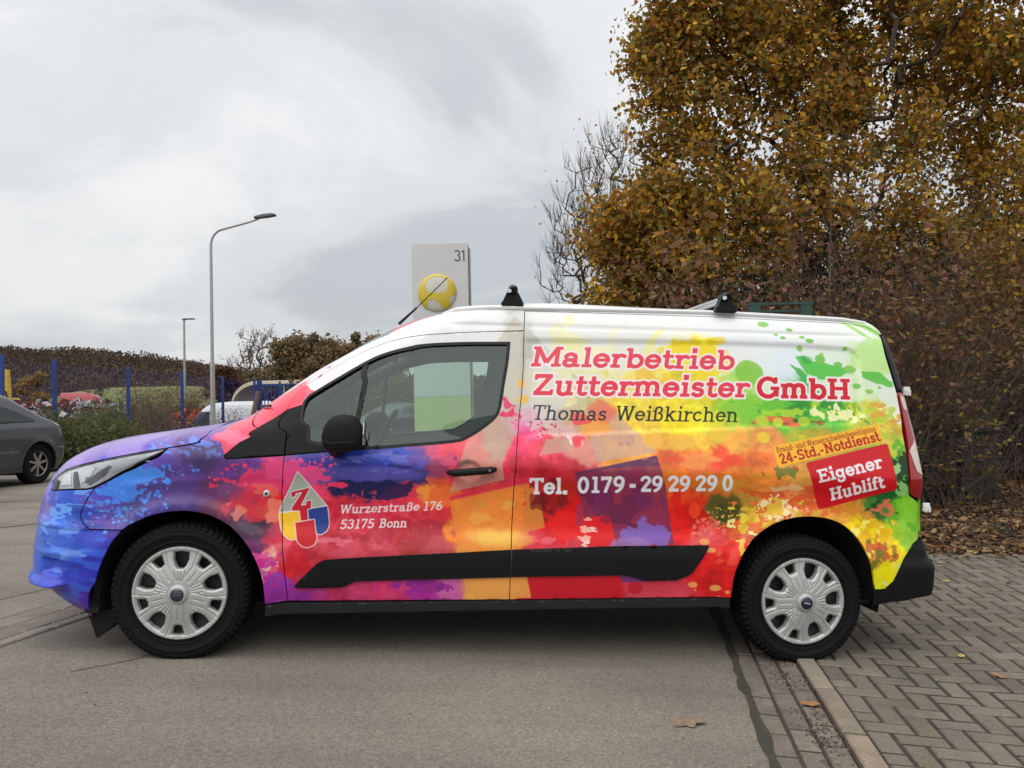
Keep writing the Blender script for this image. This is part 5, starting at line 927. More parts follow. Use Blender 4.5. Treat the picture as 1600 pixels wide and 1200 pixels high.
# paving stones: every one a block of its own with a worn edge
def stone_mat(name, col, dirt=.25):
    m = mat(name, col, .9, spec=.25); t = m.node_tree; b = t.nodes['Principled BSDF']; nn = t.nodes.new; oi = nn('ShaderNodeObjectInfo'); at = nn('ShaderNodeAttribute'); at.attribute_name = 'tint'; c = nn('ShaderNodeNewGeometry')
    ad = nn('ShaderNodeMath'); ad.operation = 'ADD'; t.links.new(oi.outputs['Random'], ad.inputs[0]); t.links.new(at.outputs['Fac'], ad.inputs[1]); fr = nn('ShaderNodeMath'); fr.operation = 'FRACT'; t.links.new(ad.outputs[0], fr.inputs[0])
    r = nn('ShaderNodeMapRange'); r.inputs[3].default_value = .84; r.inputs[4].default_value = 1.14; t.links.new(fr.outputs[0], r.inputs[0])
    hue = nn('ShaderNodeMix'); hue.data_type = 'RGBA'; hue.inputs[6].default_value = (*col,1); hue.inputs[7].default_value = (col[0]*1.05,col[1]*.975,col[2]*.94,1); h2 = nn('ShaderNodeMath'); h2.operation = 'MULTIPLY'; h2.inputs[1].default_value = 7.3; t.links.new(fr.outputs[0], h2.inputs[0]); h3 = nn('ShaderNodeMath'); h3.operation = 'FRACT'; t.links.new(h2.outputs[0], h3.inputs[0]); t.links.new(h3.outputs[0], hue.inputs[0])
    n = nn('ShaderNodeTexNoise'); n.inputs['Scale'].default_value = 5; n.inputs['Detail'].default_value = 8; n.inputs['Roughness'].default_value = .7; t.links.new(c.outputs['Position'], n.inputs[0]); r2 = nn('ShaderNodeMapRange'); r2.inputs[1].default_value = .3; r2.inputs[2].default_value = .7; r2.inputs[3].default_value = 1-dirt; r2.inputs[4].default_value = 1+dirt*.6; t.links.new(n.outputs[0], r2.inputs[0])
    v = nn('ShaderNodeTexVoronoi'); v.inputs['Scale'].default_value = 260; t.links.new(c.outputs['Position'], v.inputs[0]); sx = nn('ShaderNodeSeparateColor'); t.links.new(v.outputs['Color'], sx.inputs[0]); r3 = nn('ShaderNodeMapRange'); r3.inputs[3].default_value = .8; r3.inputs[4].default_value = 1.25; t.links.new(sx.outputs[0], r3.inputs[0])
    m1 = nn('ShaderNodeMath'); m1.operation = 'MULTIPLY'; t.links.new(r.outputs[0], m1.inputs[0]); t.links.new(r2.outputs[0], m1.inputs[1]); m2 = nn('ShaderNodeMath'); m2.operation = 'MULTIPLY'; t.links.new(m1.outputs[0], m2.inputs[0]); t.links.new(r3.outputs[0], m2.inputs[1])
    s = nn('ShaderNodeVectorMath'); s.operation = 'SCALE'; t.links.new(hue.outputs[2], s.inputs[0]); t.links.new(m2.outputs[0], s.inputs['Scale']); t.links.new(s.outputs[0], b.inputs['Base Color'])
    q = nn('ShaderNodeBump'); q.inputs['Strength'].default_value = .35; q.inputs['Distance'].default_value = .004; t.links.new(v.outputs['Distance'], q.inputs['Height']); t.links.new(q.outputs[0], b.inputs['Normal']); return m
paver_m = stone_mat('paving_stone', (.172,.153,.124)); gutter_m = stone_mat('gutter_stone', (.185,.165,.138), .4); kerb_m = stone_mat('kerb_stone', (.26,.225,.175), .3)
def block_verts(lx, ly, h, ch=.006):
    a = [(-1,-1),(1,-1),(1,1),(-1,1)]; V = [(sx*lx/2, sy*ly/2, -h) for sx,sy in a]+[(sx*lx/2, sy*ly/2, -ch) for sx,sy in a]+[(sx*(lx/2-ch), sy*(ly/2-ch), 0) for sx,sy in a]
    F = [(8,9,10,11)]+[(k,(k+1)%4,4+(k+1)%4,4+k) for k in range(4)]+[(4+k,4+(k+1)%4,8+(k+1)%4,8+k) for k in range(4)]; return np.array(V,float), np.array(F)
def place_blocks(items, material, parent, name, keep, dz):
    """items: (p, q, lp, lq) in kerb frame or world frame tuple (x, y, angle, lx, ly); the nearest `keep` are objects, the rest one part"""
    items.sort(key=lambda t_: math.hypot(t_[0],t_[1])); rs = random.Random(5); cache = {}; VV = []; FF = []; TT = []; k0 = 0
    for i, (x, y, ang, lx, ly) in enumerate(items):
        key = (round(lx,3), round(ly,3)); z = g1(x,y)+dz+rs.uniform(-.0018,.0018); e_ = .05
        nx_ = -(g1(x+e_,y)-g1(x-e_,y))/(2*e_); ny_ = -(g1(x,y+e_)-g1(x,y-e_))/(2*e_); nrm = Vector((nx_+rs.uniform(-.008,.008),ny_+rs.uniform(-.008,.008),1)).normalized()
        a = ang+rs.uniform(-.008,.008); X = Vector((math.cos(a),math.sin(a),0)); X = (X-nrm*X.dot(nrm)).normalized(); Y = nrm.cross(X); m = Matrix(((X.x,Y.x,nrm.x,x),(X.y,Y.y,nrm.y,y),(X.z,Y.z,nrm.z,z),(0,0,0,1)))
        if i < keep:
            if key not in cache:
                V, F = block_verts(*key, .05); me = bpy.data.meshes.new(name); me.from_pydata(V.tolist(),[],F.tolist()); me.materials.append(material); cache[key] = me
            o = bpy.data.objects.new(name, cache[key]); COL.objects.link(o); o.parent = parent; o.matrix_local = m
        else:
            V, F = block_verts(*key, .05); A = np.array(m)[:3,:3]; VV.append(V@A.T+np.array([x,y,z])); FF.append(F+k0); k0 += len(V); TT.append(np.full((len(V),3), rs.random()))
    if VV: tag(fast_mesh('paving_field' if name == 'paving_stone' else name+'_row', np.concatenate(VV), np.concatenate(FF), material, parent, tint=np.concatenate(TT)), kind='stuff')
def seen(x, y, mg=60):
    d = np.array([x,y,g1(x,y)-EYE]); zf = d@FWD
    if zf < .3: return False
    return -mg < 800+1200*(d@RIGHT)/zf < 1600+mg and 600-1200*(d@UP)/zf < 1200+mg
KA = math.atan2(KP[1],KP[0]); items = []
for i in range(-1,64):
    for j in range(-26,34):
        s4 = (i+j)%4
        if s4 == 0: p_, q_, lp, lq = .098+(i+1)*.1, j*.1+.05, .187, .0865
        elif s4 == 2: p_, q_, lp, lq = .098+(i+.5)*.1, j*.1+.10, .0865, .187
        else: continue
        if q_ > 3.14: continue
        if i < 0 and s4 != 0: continue
        if i < 0: p_ += .05; lp = .092
        x, y = kw(p_, q_)
        if seen(x,y): items.append((x,y,KA,lp,lq))
place_blocks(items, paver_m, pav, 'paving_stone', 290, .014)
items = []
for r_ in range(3):
    for j in range(-14,60):
        x, y = kw(-.25+r_*.1, j*.2+(.07*r_))
        if seen(x,y): items.append((x,y,KA,.088,.186))
place_blocks(items, gutter_m, gut, 'gutter_stone', 200, .001)
kerb = tag(bpy.data.objects.new('kerb', None), kind='structure'); COL.objects.link(kerb)
items = [(*kw(.048, -.62+j*.505), KA, .088, .478) for j in range(-3,18)]; items = [t_ for t_ in items if seen(t_[0],t_[1],200)]; place_blocks(items, kerb_m, kerb, 'kerb_stone', 50, .022)
# shallow paved drain that crosses the road at the left
dr0 = np.array([-2.58,3.86]); drq = np.array([.27,.963]); drp = np.array([-.963,.27]); DA = math.atan2(drq[1],drq[0])
drain = sheet('drain_channel', np.linspace(0,1,3), np.arange(-3,3.2,.25), 0, mat('drain_mortar',(.13,.115,.095),.95,noise=.25,nscale=20), fx=lambda s_,q: (dr0[0]+drp[0]*(s_*.47-.09)+drq[0]*q, dr0[1]+drp[1]*(s_*.47-.09)+drq[1]*q), fz=lambda x,y: G(x,y)+.003)
items = []
for r_, (w_, l_) in enumerate(((.075,.5),(.165,.165),(.165,.165))):
    off_ = (-.045,.085,.26)[r_]; st_ = l_+.007
    for j in range(int(-2.2/st_),int(3/st_)):
        q_ = j*st_+.06*r_; x = dr0[0]+drp[0]*off_+drq[0]*q_; y = dr0[1]+drp[1]*off_+drq[1]*q_
        if seen(x,y,120): items.append((x,y,DA,l_,w_))
place_blocks(items, stone_mat('drain_stone', (.215,.195,.165), .25), drain, 'drain_stone', 120, .008)
# filled joints in the asphalt
tar = mat('joint_filler', (.040,.038,.026), .9, noise=.3, nscale=30)
def strip(name, pts, w_, dz=.004):
    V = []; F = []; pts = np.array(pts); rs = np.random.RandomState(3)
    P_ = []; 
    for a, b in zip(pts[:-1], pts[1:]):
        n = max(2,int(np.linalg.norm(b-a)/.08)); P_ += [a+(b-a)*k/n for k in range(n)]
    P_.append(pts[-1]); P_ = np.array(P_); t_ = np.gradient(P_,axis=0); t_ /= np.linalg.norm(t_,axis=1,keepdims=True); nn = np.c_[-t_[:,1],t_[:,0]]; j = rs.uniform(-.006,.006,(len(P_),1)); P_ = P_+nn*j; ww = w_*(rs.uniform(.5,1.2,(len(P_),1)))/2
    L = P_+nn*ww; R_ = P_-nn*ww; V = [(p[0],p[1],g1(*p)+dz) for q in zip(L,R_) for p in q]; F = [(2*k,2*k+1,2*k+3,2*k+2) for k in range(len(P_)-1)]; return tag(mesh(name,V,F,tar),kind='structure')
strip('asphalt_joint', [(-3.3,4.25),(-3.15,4.71),(-3.03,4.95),(-2.4,6.6)], .012); strip('asphalt_joint', [(-7.5,6.4),(-5.14,7.70),(-4.93,7.91),(-3,9.6)], .03); strip('asphalt_joint', [(-9,9.2),(-6.65,9.96),(-4,10.8)], .03)
strip('asphalt_crack', [(-1.98,3.42),(-1.80,3.60),(-1.62,3.86),(-1.42,4.15)], .007); strip('asphalt_edge_moss', [(edge_x(y)-.012,y) for y in (1.2,2.5,4,6,8)], .05)
# ================================================================ vegetation helpers
leafm = tint_mat('autumn_leaves', .55, .45); twigm = mat('bark', (.080,.058,.044), .9, noise=.35, nscale=14); twig_pale = mat('pale_bark', (.12,.095,.075), .9, noise=.3, nscale=12); litter_m = tint_mat('dry_leaves', .8, .1)
def leaves(name, C_, size, pal, material, parent=None, rs=None, flat=0., asp=.5, jitter=.25):
    n = len(C_); rs = rs or np.random.RandomState(1); s = (size*rs.uniform(.6,1.25,(n,1)))
    d = rs.normal(size=(n,3)); d[:,2] *= (1-flat); d /= np.linalg.norm(d,axis=1,keepdims=True); e = rs.normal(size=(n,3)); e[:,2] *= (1-flat); e -= d*(e*d).sum(1,keepdims=True); e /= np.linalg.norm(e,axis=1,keepdims=True); nrm = np.cross(d,e)
    V = np.stack([C_-d*s*.5, C_+e*s*asp*.5+nrm*s*.12-d*s*.05, C_+d*s*.5, C_-e*s*asp*.5+nrm*s*.12-d*s*.05],1).reshape(-1,3); i = np.arange(n)*4
    F = np.stack([i,i+1,i+2,i,i+2,i+3],1).reshape(-1,3); pal = np.array(pal); c = pal[rs.randint(len(pal),size=n)]*rs.uniform(1-jitter,1+jitter,(n,1)); return tag(fast_mesh(name, V, F, material, parent, tint=np.repeat(c,4,0)), kind='stuff')
def tubes(name, segs, material, parent=None, n=5):
    """segs: array (m,8): x0 y0 z0 r0 x1 y1 z1 r1"""
    S = np.asarray(segs,float); a = S[:,0:3]; b = S[:,4:7]; t = b-a; t /= np.linalg.norm(t,axis=1,keepdims=True)+1e-9; up = np.where(np.abs(t[:,2:3])<.9,np.array([[0,0,1.]]),np.array([[1.,0,0]])); u = np.cross(t,up); u /= np.linalg.norm(u,axis=1,keepdims=True); v = np.cross(t,u)
    V = []
    for k in range(n): c, s = math.cos(2*pi*k/n), math.sin(2*pi*k/n); V.append(np.stack([a+(u*c+v*s)*S[:,3:4], b+(u*c+v*s)*S[:,7:8]],1))
    V = np.stack(V,1).reshape(-1,3); i = np.arange(len(S))*2*n; F = []
    for k in range(n): k2 = (k+1)%n; F.append(np.stack([i+2*k,i+2*k2,i+2*k2+1,i+2*k+1],1))
    return fast_mesh(name, V, np.concatenate(F), material, parent, smooth=True)
def grow(base, attractors, rs, r_tip=.006, step=.45, wob=.10, power=2.3, upb=.12, trunk=None):
    """branches reach every attractor from the nearest point of what has grown so far"""
    nodes = [np.array(p,float) for p in (trunk or [base])]; par = [-1]+list(range(len(nodes)-1)); A = np.array(attractors); order = np.argsort(np.linalg.norm(A-nodes[-1],axis=1)+rs.uniform(0,.6,len(A)))
    for k in order:
        a = A[k]; N_ = np.array(nodes); d = np.linalg.norm(N_-a,axis=1); below = np.maximum(0,N_[:,2]-a[2])*1.2; lo = 0 if len(nodes)<6 else 1; dd = d+below; dd[:lo] += 3; i = int(np.argmin(dd)); n = max(1,int(d[i]/step)); p0 = nodes[i].copy(); cur = i
        for j in range(1,n+1):
            t = j/n; p = p0+(a-p0)*t; p[2] -= 0 if n == 1 else upb*math.sin(pi*t)*d[i]*.18*(1 if rs.rand()>.3 else -1)*.5; 
            if j < n: p += rs.normal(size=3)*wob*step
            nodes.append(p); par.append(cur); cur = len(nodes)-1
    w_ = np.zeros(len(nodes)); 
    ch = np.zeros(len(nodes),int)
    for i in range(len(nodes)-1,0,-1):
        if ch[i] == 0: w_[i] = r_tip**power
        w_[par[i]] += w_[i]; ch[par[i]] += 1
    r = np.maximum(w_,r_tip**power)**(1/power); N_ = np.array(nodes); S = np.array([[*N_[par[i]], r[par[i]] if r[par[i]]<r[i]*1.8 else r[i]*1.25, *N_[i], r[i]] for i in range(1,len(nodes))]); return S, N_, r
def ellip(rs, c, r, n, shell=.0):
    d = rs.normal(size=(n,3)); d /= np.linalg.norm(d,axis=1,keepdims=True); q = (shell**3+(1-shell**3)*rs.rand(n,1))**(1/3); return np.array(c)+d*q*np.array(r)
OAK = [(0.421, 0.212, 0.025), (0.28, 0.155, 0.025), (0.589, 0.31, 0.035), (0.211, 0.169, 0.031), (0.266, 0.12, 0.025), (0.701, 0.422, 0.049), (0.168, 0.141, 0.031), (0.225, 0.19, 0.043), (0.351, 0.141, 0.028)]
# ================================================================ the big autumn tree and its company
def crown_tree(name, label, cat, base, blobs, rs, pal, leaf, nleaf, clump, rt=.006, trunk=None, group=None, bark=None, bare=0., leafname='crown', twigs=2, step=.5, ad=0, fan=0):
    """blobs: (centre, radius, density)"""
    o = empty(name, label, cat, tuple(base), group=group); L = Vector(base); att = []; wt = []
    for c, r, dn in blobs:
        n = int(dn*r**2*ad) if ad else max(3,int(dn*r**2*(34 if r<3 and nleaf>20000 else 14))); att.append(ellip(rs,c,(r,r*.9,r),n,.35))
    att = np.concatenate(att); S, Nn, R_ = grow(base, att, rs, rt, step=step, trunk=trunk)
    tip = Nn[R_<rt*2.2]; k = rs.randint(len(tip),size=len(tip)*twigs); a = tip[k]; d = rs.normal(size=(len(k),3)); d /= np.linalg.norm(d,axis=1,keepdims=True); d[:,2] += .25+fan*1.2; d += fan*1.5*(a-np.array(base)-np.array([0,0,1.5]))/np.linalg.norm(a-np.array(base),axis=1,keepdims=True); d /= np.linalg.norm(d,axis=1,keepdims=True); ln = rs.uniform(.25,.6,(len(k),1))*clump*1.6; b = a+d*ln
    T = np.c_[a, np.full(len(k),rt*.75), b, np.full(len(k),rt*.35)]; off = np.array([*base,0,*base,0]); off = np.array([base[0],base[1],base[2],0,base[0],base[1],base[2],0]); 
    tubes('trunk', S-off, bark or twigm, o); tag(tubes('twigs', T-off, bark or twigm, o, 3), kind='stuff')
    if nleaf:
        dens = np.concatenate([np.full(1,0.)]); cc = b; q = rs.randint(len(cc),size=nleaf); cl = rs.uniform(.75,1.25,(len(cc),1)); P_ = cc[q]+rs.normal(size=(nleaf,3))*clump*.42*cl[q]; leaves(leafname, P_-np.array(base), leaf, pal, leafm, o, rs, asp=.68)
    return o
rs = np.random.RandomState(11)
px2 = lambda l: l
def W3(q): return q
big = [((2.83,12.17,6.54),.72,1.0),((2.40,11.88,5.87),.40,1.0),((3.77,12.35,7.13),1.1,1.),((3.13,12.05,7.20),.72,1.0),((3.96,12.09,5.66),1.2,1.),((5.69,12.45,7.13),1.5,1.),((5.56,12.30,5.38),1.3,.9),((7.60,12.64,7.40),1.5,.8),((2.88,11.71,4.75),.8,1.),((2.08,11.54,3.84),.75,1.),((1.87,11.74,3.64),.58,1.0),((1.58,11.56,3.03),.6,1.),((2.51,11.35,3.21),.8,1.),((3.13,11.14,3.63),.8,.9),((2.44,12.05,7.01),.36,1.0),((2.48,11.90,5.17),.4,1.0),
  ((7.92,12.32,4.50),.8,.55),((7.45,12.70,5.27),.9,.3),((7.64,11.95,3.20),.9,.8),((8.41,12.47,6.44),1.0,.7),((4.76,12.60,9.17),1.8,.8),((7.55,12.79,9.55),2.0,.8),((6.14,11.74,3.59),.9,.7),((4.29,11.73,4.13),.9,.8),((2.13,11.72,4.47),.35,1.0),((1.58,11.74,3.84),.36,.9)]
def gb(x, y): return (x, y, g1(x,y))
b0 = gb(5.2,12.2)
crown_tree('oak_tree', 'tall oak with golden brown autumn leaves rising behind the van', 'tree', b0, big, rs, OAK, .105, 92000, .34, .009, trunk=[b0,(5.15,12.2,1.2),(5.0,12.2,2.4),(4.8,12.2,3.3)], twigs=3)
# small bare tree behind, left edge of the oak
bare = [((1.94,16.88,5.91),.95,1.0),((2.81,17.37,6.61),.8,.9),((1.56,16.91,4.93),.95,.9),((1.33,16.93,4.22),.75,.9),((2.34,16.91,4.77),1.0,.7),((1.25,16.94,3.66),.55,.8),((2.26,17.06,6.75),.7,1.2),((1.86,16.90,5.49),.7,1.3),((1.41,16.92,4.51),.5,1.4)]
b1 = gb(2.6,17.2); crown_tree('bare_tree', 'leafless tree with fine upswept twigs at the left edge of the oak', 'tree', b1, bare, rs, OAK, .07, 160, .55, .0062, trunk=[b1,(2.5,17.2,1.5),(2.4,17.2,2.6)], twigs=3, ad=95, fan=1, step=.3, leafname='last_leaves')
b2 = gb(10.2,15.6); crown_tree('ash_tree', 'thin tree with dark open branches against the sky, rightmost', 'tree', b2, [((8.87,14.86,6.70),1.6,.5),((9.60,14.88,5.93),1.3,.5),((8.26,14.85,7.34),1.3,.4),((9.32,14.91,4.82),1.3,.5),((7.84,14.89,5.72),1.2,.4),((10.00,14.85,7.05),1.3,.4)], rs, OAK, .11, 5200, .5, .007, trunk=[b2,(9.9,15.6,1.5),(9.4,15.5,3.0),(9.0,15.4,4.2)], twigs=3)
# thicket of shrubs
RED = [(0.235, 0.106, 0.066), (0.294, 0.139, 0.079), (0.186, 0.09, 0.049), (0.235, 0.16, 0.062), (0.148, 0.08, 0.039)]; BRN = [(0.168, 0.096, 0.048), (0.217, 0.124, 0.048), (0.119, 0.073, 0.036), (0.267, 0.146, 0.042)]; YEL = [(.36,.30,.045),(.30,.24,.05),(.42,.34,.08)]; GRN = [(0.078, 0.098, 0.029), (0.117, 0.13, 0.033), (0.058, 0.078, 0.026)]
def shrub(label, x, y, n, h, spread, pal, nleaf, leaf, rs, lean=(0,0), yellow=0, cat='shrub', name='shrub', bark=None, zl=.35, group=None, fork=3, r0=.012, lspread=.12):
    z = g1(x,y)-.12; o = empty(name, label, cat, (x,y,z), group=group); segs = []; tips = []
    for k in range(n):
        p = np.array([rs.normal()*spread*.18, rs.normal()*spread*.14, 0]); a = rs.uniform(0,2*pi); d = np.array([math.cos(a)*spread*rs.uniform(.1,1)+lean[0], math.sin(a)*spread*.7*rs.uniform(.1,1)+lean[1], 0])/h; hh = h*rs.uniform(.55,1.1); m = 9; r = r0*rs.uniform(.5,1.2); q = p.copy()
        dirv = np.array([d[0]*.5,d[1]*.5,1.]); 
        for j in range(m):
            dirv = dirv+np.array([d[0]*.16,d[1]*.16,-.03])+rs.normal(size=3)*.09; u = dirv/np.linalg.norm(dirv)*hh/m; q2 = q+u; ra, rb = r*(1-j/m*.85), r*(1-(j+1)/m*.85); segs.append([*q,ra,*q2,rb])
            if j > 1:
                tips.append(q2)
                for f in range(fork):
                    e = rs.normal(size=3); e[2] = abs(e[2])*.7; e = e/np.linalg.norm(e)*rs.uniform(.12,.45)*h*.22; mid = q2+e*.5+rs.normal(size=3)*.02; segs.append([*q2,rb*.5,*mid,rb*.4]); segs.append([*mid,rb*.4,*(q2+e),.0012]); tips.append(q2+e)
            q = q2
    tag(tubes('stems', segs, bark or twigm, o, 4), kind='stuff'); tips = np.array(tips); t2 = tips[tips[:,2]>h*zl]
    if nleaf and len(t2): k = rs.randint(len(t2),size=nleaf); leaves('foliage', t2[k]+rs.normal(size=(nleaf,3))*lspread, leaf, pal, leafm, o, rs)
    if yellow: k = rs.randint(len(tips),size=yellow); leaves('yellow_leaves', tips[k]+rs.normal(size=(yellow,3))*.06, leaf*1.1, YEL, leafm, o, rs, flat=.5)
    return o
shrub('dogwood bush with dull red leaves behind the roof bar nearest the tail', 3.2,9.4, 46,3.6,2.2, RED,2300,.105, rs, lean=(.2,0)); shrub('tall dogwood with reddish leaves right of the green gate frame', 4.3,9.6, 50,3.9,2.2, RED,2300,.10, rs, yellow=160)
shrub('bare brown thicket just behind the tail lamp', 4.55,8.9, 110,3.0,1.7, BRN,600,.08, rs, yellow=150, fork=4); shrub('twiggy thicket over the black waste bin', 5.5,10.4, 110,3.4,2.2, BRN,1800,.08, rs, yellow=90, fork=4)
shrub('rust leaved bush at the right edge beyond the bin', 7.9,10.6, 70,3.5,2.1, BRN,2800,.09, rs, lean=(-.25,-.1), zl=.5); shrub('arching bare bush behind the rust leaved bush', 6.9,11.6, 120,4.4,2.6, BRN,1800,.09, rs, fork=4)
shrub('mixed bush with olive leaves under the oak', 2.4,11.0, 60,3.4,2.4, GRN+BRN,6500,.08, rs); shrub('dense undergrowth bush beneath the oak trunk', 4.6,11.6, 70,3.6,2.8, GRN+BRN+RED,6500,.085, rs); shrub('tall hedge bush behind the bin with brown leaves', 7.8,12.0, 80,4.6,3.0, BRN+OAK,6000,.085, rs, fork=4)
shrub('tall pale bare stems rising between the reddish bushes', 4.2,9.9, 34,5.2,1.9, RED,260,.10, rs, bark=twig_pale, fork=2, r0=.013); shrub('low tangle of thin twigs leaning over the bin front', 4.95,8.45, 60,1.9,1.5, BRN,160,.08, rs, yellow=70, fork=4, r0=.007); shrub('dark evergreen bush at the far right behind the leaf litter', 8.6,11.6, 50,1.7,1.2, [(.02,.035,.015),(.03,.045,.018)],5200,.09, rs, zl=.1)
# woodland that closes the view behind
def wood_mass(name, x0, x1, y0, y1, z0, ztop, n, size, pal, rs, twn=2500):
    x = rs.uniform(x0,x1,n); y = rs.uniform(y0,y1,n); zt = ztop(x)*(.75+.5*np.array([fbm(np.array([a*.35]),np.array([b*.35]),5,3)[0]+.5 for a,b in zip(x[:1],y[:1])]).mean())*(1+.35*fbm(x*.5,y*.5,9,3)); z = z0+(zt-z0)*rs.rand(n)**.85
    o = tag(leaves(name, np.c_[x,y,z], size, pal, leafm, None, rs)); xs_ = rs.uniform(x0,x1,twn); ys_ = rs.uniform(y0,y1,twn); zb = z0+(ztop(xs_)-z0)*rs.rand(twn)*.8; L_ = rs.uniform(.5,1.6,twn)*size*5; S = np.c_[xs_,ys_,zb,np.full(twn,size*.13),xs_+rs.normal(size=twn)*L_*.3,ys_+rs.normal(size=twn)*L_*.3,zb+L_,np.full(twn,size*.05)]
    tag(tubes(name.replace('foliage','branches') if 'foliage' in name else name+'_branches', S, twigm, None, 3), kind='stuff')
wood_mass('woodland', 2.4,16,14.5,19.5,-.4, lambda x: 4.2+.12*x, 42000,.16, [(.06,.032,.016),(.08,.042,.016),(.045,.03,.015),(.05,.045,.018),(.10,.055,.02)], rs, 5200)
wood_mass('far_woodland', -9,8,30,38,-.6, lambda x: 2.6+.0*x, 26000,.26, [(.12,.075,.04),(.15,.095,.045),(.09,.06,.035)], rs, 10)
# leaf litter and the odd fallen leaf
LIT = [(.20,.115,.055),(.15,.078,.034),(.24,.15,.075),(.10,.055,.028),(.17,.07,.03),(.28,.20,.10),(.07,.045,.028)]
n = 26000; q = rs.uniform(3.12,9.5,n); p = rs.uniform(-.6,6.5,n); ed = rs.rand(n)*.9*np.exp(-(q-3.12)*2); x, y = kw(p,q); z = G(x,y)+.01+rs.rand(n)*.045+.12*sstep(3.3,5.5,q); leaves('leaf_litter', np.c_[x,y,z], .075, LIT, litter_m, None, rs, flat=.75, asp=.6)
sheet('bank', np.linspace(-1,7,20), np.arange(3.2,12,.25), 0, soil, fx=kw, fz=lambda x,y: G(x,y)-.01+.12*sstep(3.3,5.5,(x-K0[0])*KQ[0]+(y-K0[1])*KQ[1])+.02*fbm(x*3,y*3,4))
n = 700; q = 3.2-rs.exponential(.18,n); p = rs.uniform(.3,6,n); x, y = kw(p,q); leaves('leaf_drift', np.c_[x,y,G(x,y)+.022+rs.rand(n)*.012], .06, LIT, litter_m, None, rs, flat=.85, asp=.6)
def fallen(x, y, size, rot, col, label, dz=.018, lobed=False):
    n = 18; V = [(0,0,.004)]; 
    for k in range(n):
        a = 2*pi*k/n; r = size*(.5+(.12*math.cos(5*a+.5) if lobed else 0))*(1-.42*abs(math.sin(a))); V.append((r*math.cos(a),r*math.sin(a),.004*abs(math.sin(a*2+rot))*size/.08))
    F = [(0,1+k,1+(k+1)%n) for k in range(n)]; me = bpy.data.meshes.new('fallen_leaf'); me.from_pydata(V,[],F); me.materials.append(mat('leaf_%02d%02d'%(int(col[0]*99),int(col[1]*99)),col,.7,noise=.35,nscale=60))
    o = bpy.data.objects.new('fallen_leaf',me); COL.objects.link(o); o.location = (x,y,g1(x,y)+dz); o.rotation_euler = (.03,-.05,rot); tag(o,label,'leaf')
    MB().tube([(-size*.5,0,.003),(-size*.8,size*.05,.006)],.0012,4).build('stem', mat('leaf_stem',(.10,.06,.03),.7), o); return o
for (x, y), s_, r_, c_, lb, lo, dz in (((0.67,3.11),.14,.1,(.21,.155,.105),'large tan leaf lying flat on the asphalt in front of the sill',True,.004),((1.26,3.36),.085,-.3,(.30,.15,.06),'orange leaf in the gutter beside the kerb stones',False,.006),((3.15,5.67),.06,.2,(.45,.36,.10),'yellow leaf on the paving right of the rear bumper',False,.02),((2.31,4.04),.055,1.,(.46,.34,.10),'small yellow leaf midway across the paving',False,.02),((2.32,3.74),.07,2.,(.30,.16,.08),'curled brown leaf near the right edge of the paving',True,.02),((3.25,5.32),.05,2.,(.32,.14,.10),'reddish leaf on the paving under the waste bin',False,.02),((3.45,6.29),.045,0.,(.42,.32,.12),'tiny yellow leaf close behind the rear bumper corner',False,.02),((3.56,5.59),.05,.5,(.06,.045,.035),'dark leaf on the paving at the right',False,.02),((4.00,6.49),.07,.4,(.22,.11,.06),'brown leaf at the edge of the leaf litter',True,.02)):
    fallen(x, y, s_, r_, c_, lb, dz, lo)
n = 90; x = rs.uniform(-1.0,1.0,n)*2.6; y = rs.uniform(2.6,4.2,n); k = x < edge_x(y)-.05; leaves('grit', np.c_[x[k],y[k],G(x[k],y[k])+.003], .010, [(.35,.33,.30),(.10,.09,.08)], litter_m, None, rs, flat=.8, asp=.8)
n = 4200; p = rs.uniform(-.115,-.002,n)-rs.exponential(.025,n); q = rs.uniform(-2,3,n); x, y = kw(p,q); kk = fbm(x*5,y*5,77,3)+rs.normal(size=n)*.06 > -.03; p = p[kk]; x = x[kk]; y = y[kk]; leaves('gutter_dirt', np.c_[x,y,G(x,y)+.004], .010, [(.06,.045,.035),(.10,.08,.06),(.04,.03,.025),(.25,.22,.18)], litter_m, None, rs, flat=.8, asp=.8)
# ================================================================ waste bin, gate frame
binm = mat('bin_plastic', (.007,.0075,.008), .5, noise=.15, nscale=8); bx, by = 5.36, 9.15
bn = empty('waste_bin', 'black wheeled waste bin with yellow leaves on its lid under the thicket', 'bin', (bx,by,g1(bx,by)), .12)
MB().prism([(-.21,.09),(.21,.05),(.26,.93),(.25,.96),(-.25,.96),(-.26,.93)],(0,-.28,0),(1,0,0),(0,0,1),(0,1,0),.56).build('body', binm, bn, bev=.02); MB().box((0,0,.985),(.57,.66,.035),bev=.012).box((0,-.30,.965),(.50,.06,.05),bev=.01).build('lid', binm, bn)
for s_ in (-1,1): MB().lathe([(0,-.025),(.10,-.025),(.105,0),(.10,.025),(0,.025)],20,'y',(s_*.0+.18,s_*.27,.10)).build('wheel', rubber, bn, smooth=True)
MB().tube([(.29,-.2,.93),(.32,-.2,.96),(.32,.2,.96),(.29,.2,.93)],.014,8).build('handle', binm, bn)
n = 260; leaves('lid_leaves', np.c_[rs.uniform(-.27,.27,n),rs.uniform(-.33,.31,n),1.008+rs.rand(n)*.07], .075, YEL, leafm, bn, rs, flat=.8, asp=.55)
grn = mat('green_steel', (.018,.060,.045), .45, noise=.1)
gf = empty('gate_frame', 'dark green steel gate frame standing behind the van roof', 'gate', (2.20,6.9,g1(2.4,6.9)+.07))
for x_ in (.0,.46): MB().box((x_+.0,0,1.08),(.10,.05,2.16),bev=.004).build('post', grn, gf)
MB().box((.23,0,2.165),(.58,.055,.022)).build('top_rail', grn, gf); MB().box((.23,0,2.10),(.36,.03,.02)).build('cross_rail', grn, gf)
